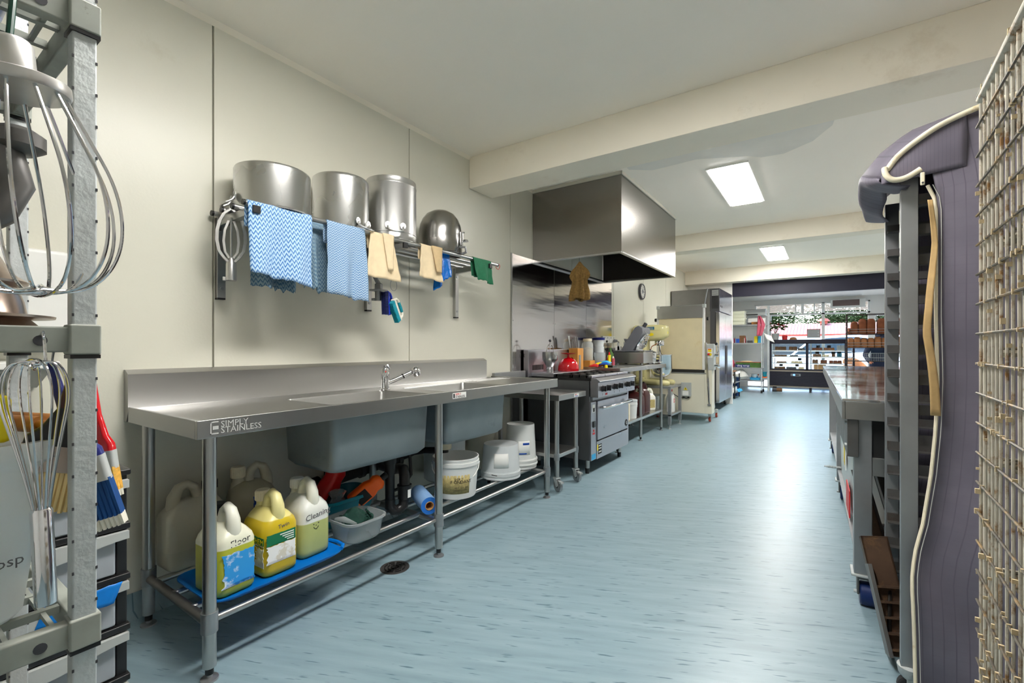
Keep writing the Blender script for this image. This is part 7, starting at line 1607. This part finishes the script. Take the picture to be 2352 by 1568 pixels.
def tree(label, x, y, h, r, seed, n, flat=1.0, th=4.0):
    t = thing('pine_tree', label, 'tree', (x, y, -.2), 0, 'trees beyond the red roof', local=True); rn = random.Random(seed)
    MB().tube([(0, 0, 0), (.2, 0, h * .4), (0, .1, h * .8)], [.45, .35, .15], 10).build('trunk', 'bark', t)
    q = MB()
    cl = [(rn.uniform(-r, r) * .8, rn.uniform(-r, r) * .6, rn.uniform(h * .35, h * .95)) for _ in range(26)]
    for i in range(n):
        c = cl[i % len(cl)]; s = r * .32
        p = Vector((c[0] + rn.gauss(0, s), c[1] + rn.gauss(0, s), c[2] + rn.gauss(0, s * .5 * flat))); w = rn.uniform(.18, .42)
        e = Euler((rn.uniform(-.5, .5), rn.uniform(-.5, .5), rn.uniform(0, 6))).to_matrix()
        q.add([p + e @ Vector(v) for v in ((-w, 0, 0), (0, -w * .4, .05), (w * 1.1, 0, -.06), (0, w * .4, .05))], [(0, 1, 2, 3)])
    o = q.build('foliage', 'tree_leaf', t, smooth=0); o['kind'] = 'stuff'
    return t
tree('dark spreading pine tree behind the pink gable', -5.5, 74, 8.0, 4.4, 3, 6000)
tree('broad yellow-green pine tree behind the house roof', 6.6, 82, 9.5, 6.0, 4, 9000)
tree('small distant tree over the roof ridge', 1.0, 92, 5.4, 2.2, 5, 900)
tree('further pine tree at the roof end', 21.0, 90, 9.0, 5.2, 6, 5000)
wc0 = None
for k, (x, y) in enumerate(((3.15, 16.6), (3.75, 16.3))):
    t = thing('wicker_chair', ['round-backed wicker chair outside the shop window', 'second wicker chair outside nearer the door'][k], 'chair', (x, y, -.02), R(160 if k else 30), 'wicker chairs outside', local=True)
    MB().grid(lambda u, v: ((.27 + .05 * v) * math.cos(R(-20 + 220 * u)), (.26 + .05 * v) * math.sin(R(-20 + 220 * u)), .42 + v * (.42 * math.sin(PI * u) + .03)), 22, 8).build('backrest', 'wicker', t, solid=.02, smooth=60)
    q = MB()
    for i in range(9): a = R(-20 + 220 * (i + .5) / 9); q.tube([(.285 * math.cos(a), .275 * math.sin(a), .43), (.325 * math.cos(a), .315 * math.sin(a), .44 + .40 * math.sin(PI * (i + .5) / 9))], .009, 5)
    q.build('cane_strips', 'wicker_light', t)
    MB().lathe([(0, .40), (.27, .40), (.28, .42), (.27, .44), (0, .45)], (0, 0, 0), 28).build('seat', 'wicker', t)
    for a in (45, 135, 225, 315): MB().cyl((.2 * math.cos(R(a)), .2 * math.sin(R(a)), .41), (.25 * math.cos(R(a)), .25 * math.sin(R(a)), 0), .014, n=8).build('leg', 'wicker', t)
gr = thing('dry_grass', 'tuft of dry yellow grass outside by the pavement', 'grass', (2.95, 18.0, -.1), 0, None, local=True)
q = MB(); rn = random.Random(9)
for i in range(200):
    a = rn.uniform(0, 6.28); r_ = rn.uniform(0, .5); x, y = r_ * math.cos(a), r_ * math.sin(a) * .5; q.add([(x - .01, y, 0), (x + .01, y, 0), (x + rn.uniform(-.15, .15), y, rn.uniform(.5, .8))], [(0, 1, 2)])
o = q.build('blades', 'gold_bristle', gr, smooth=0); o['kind'] = 'stuff'
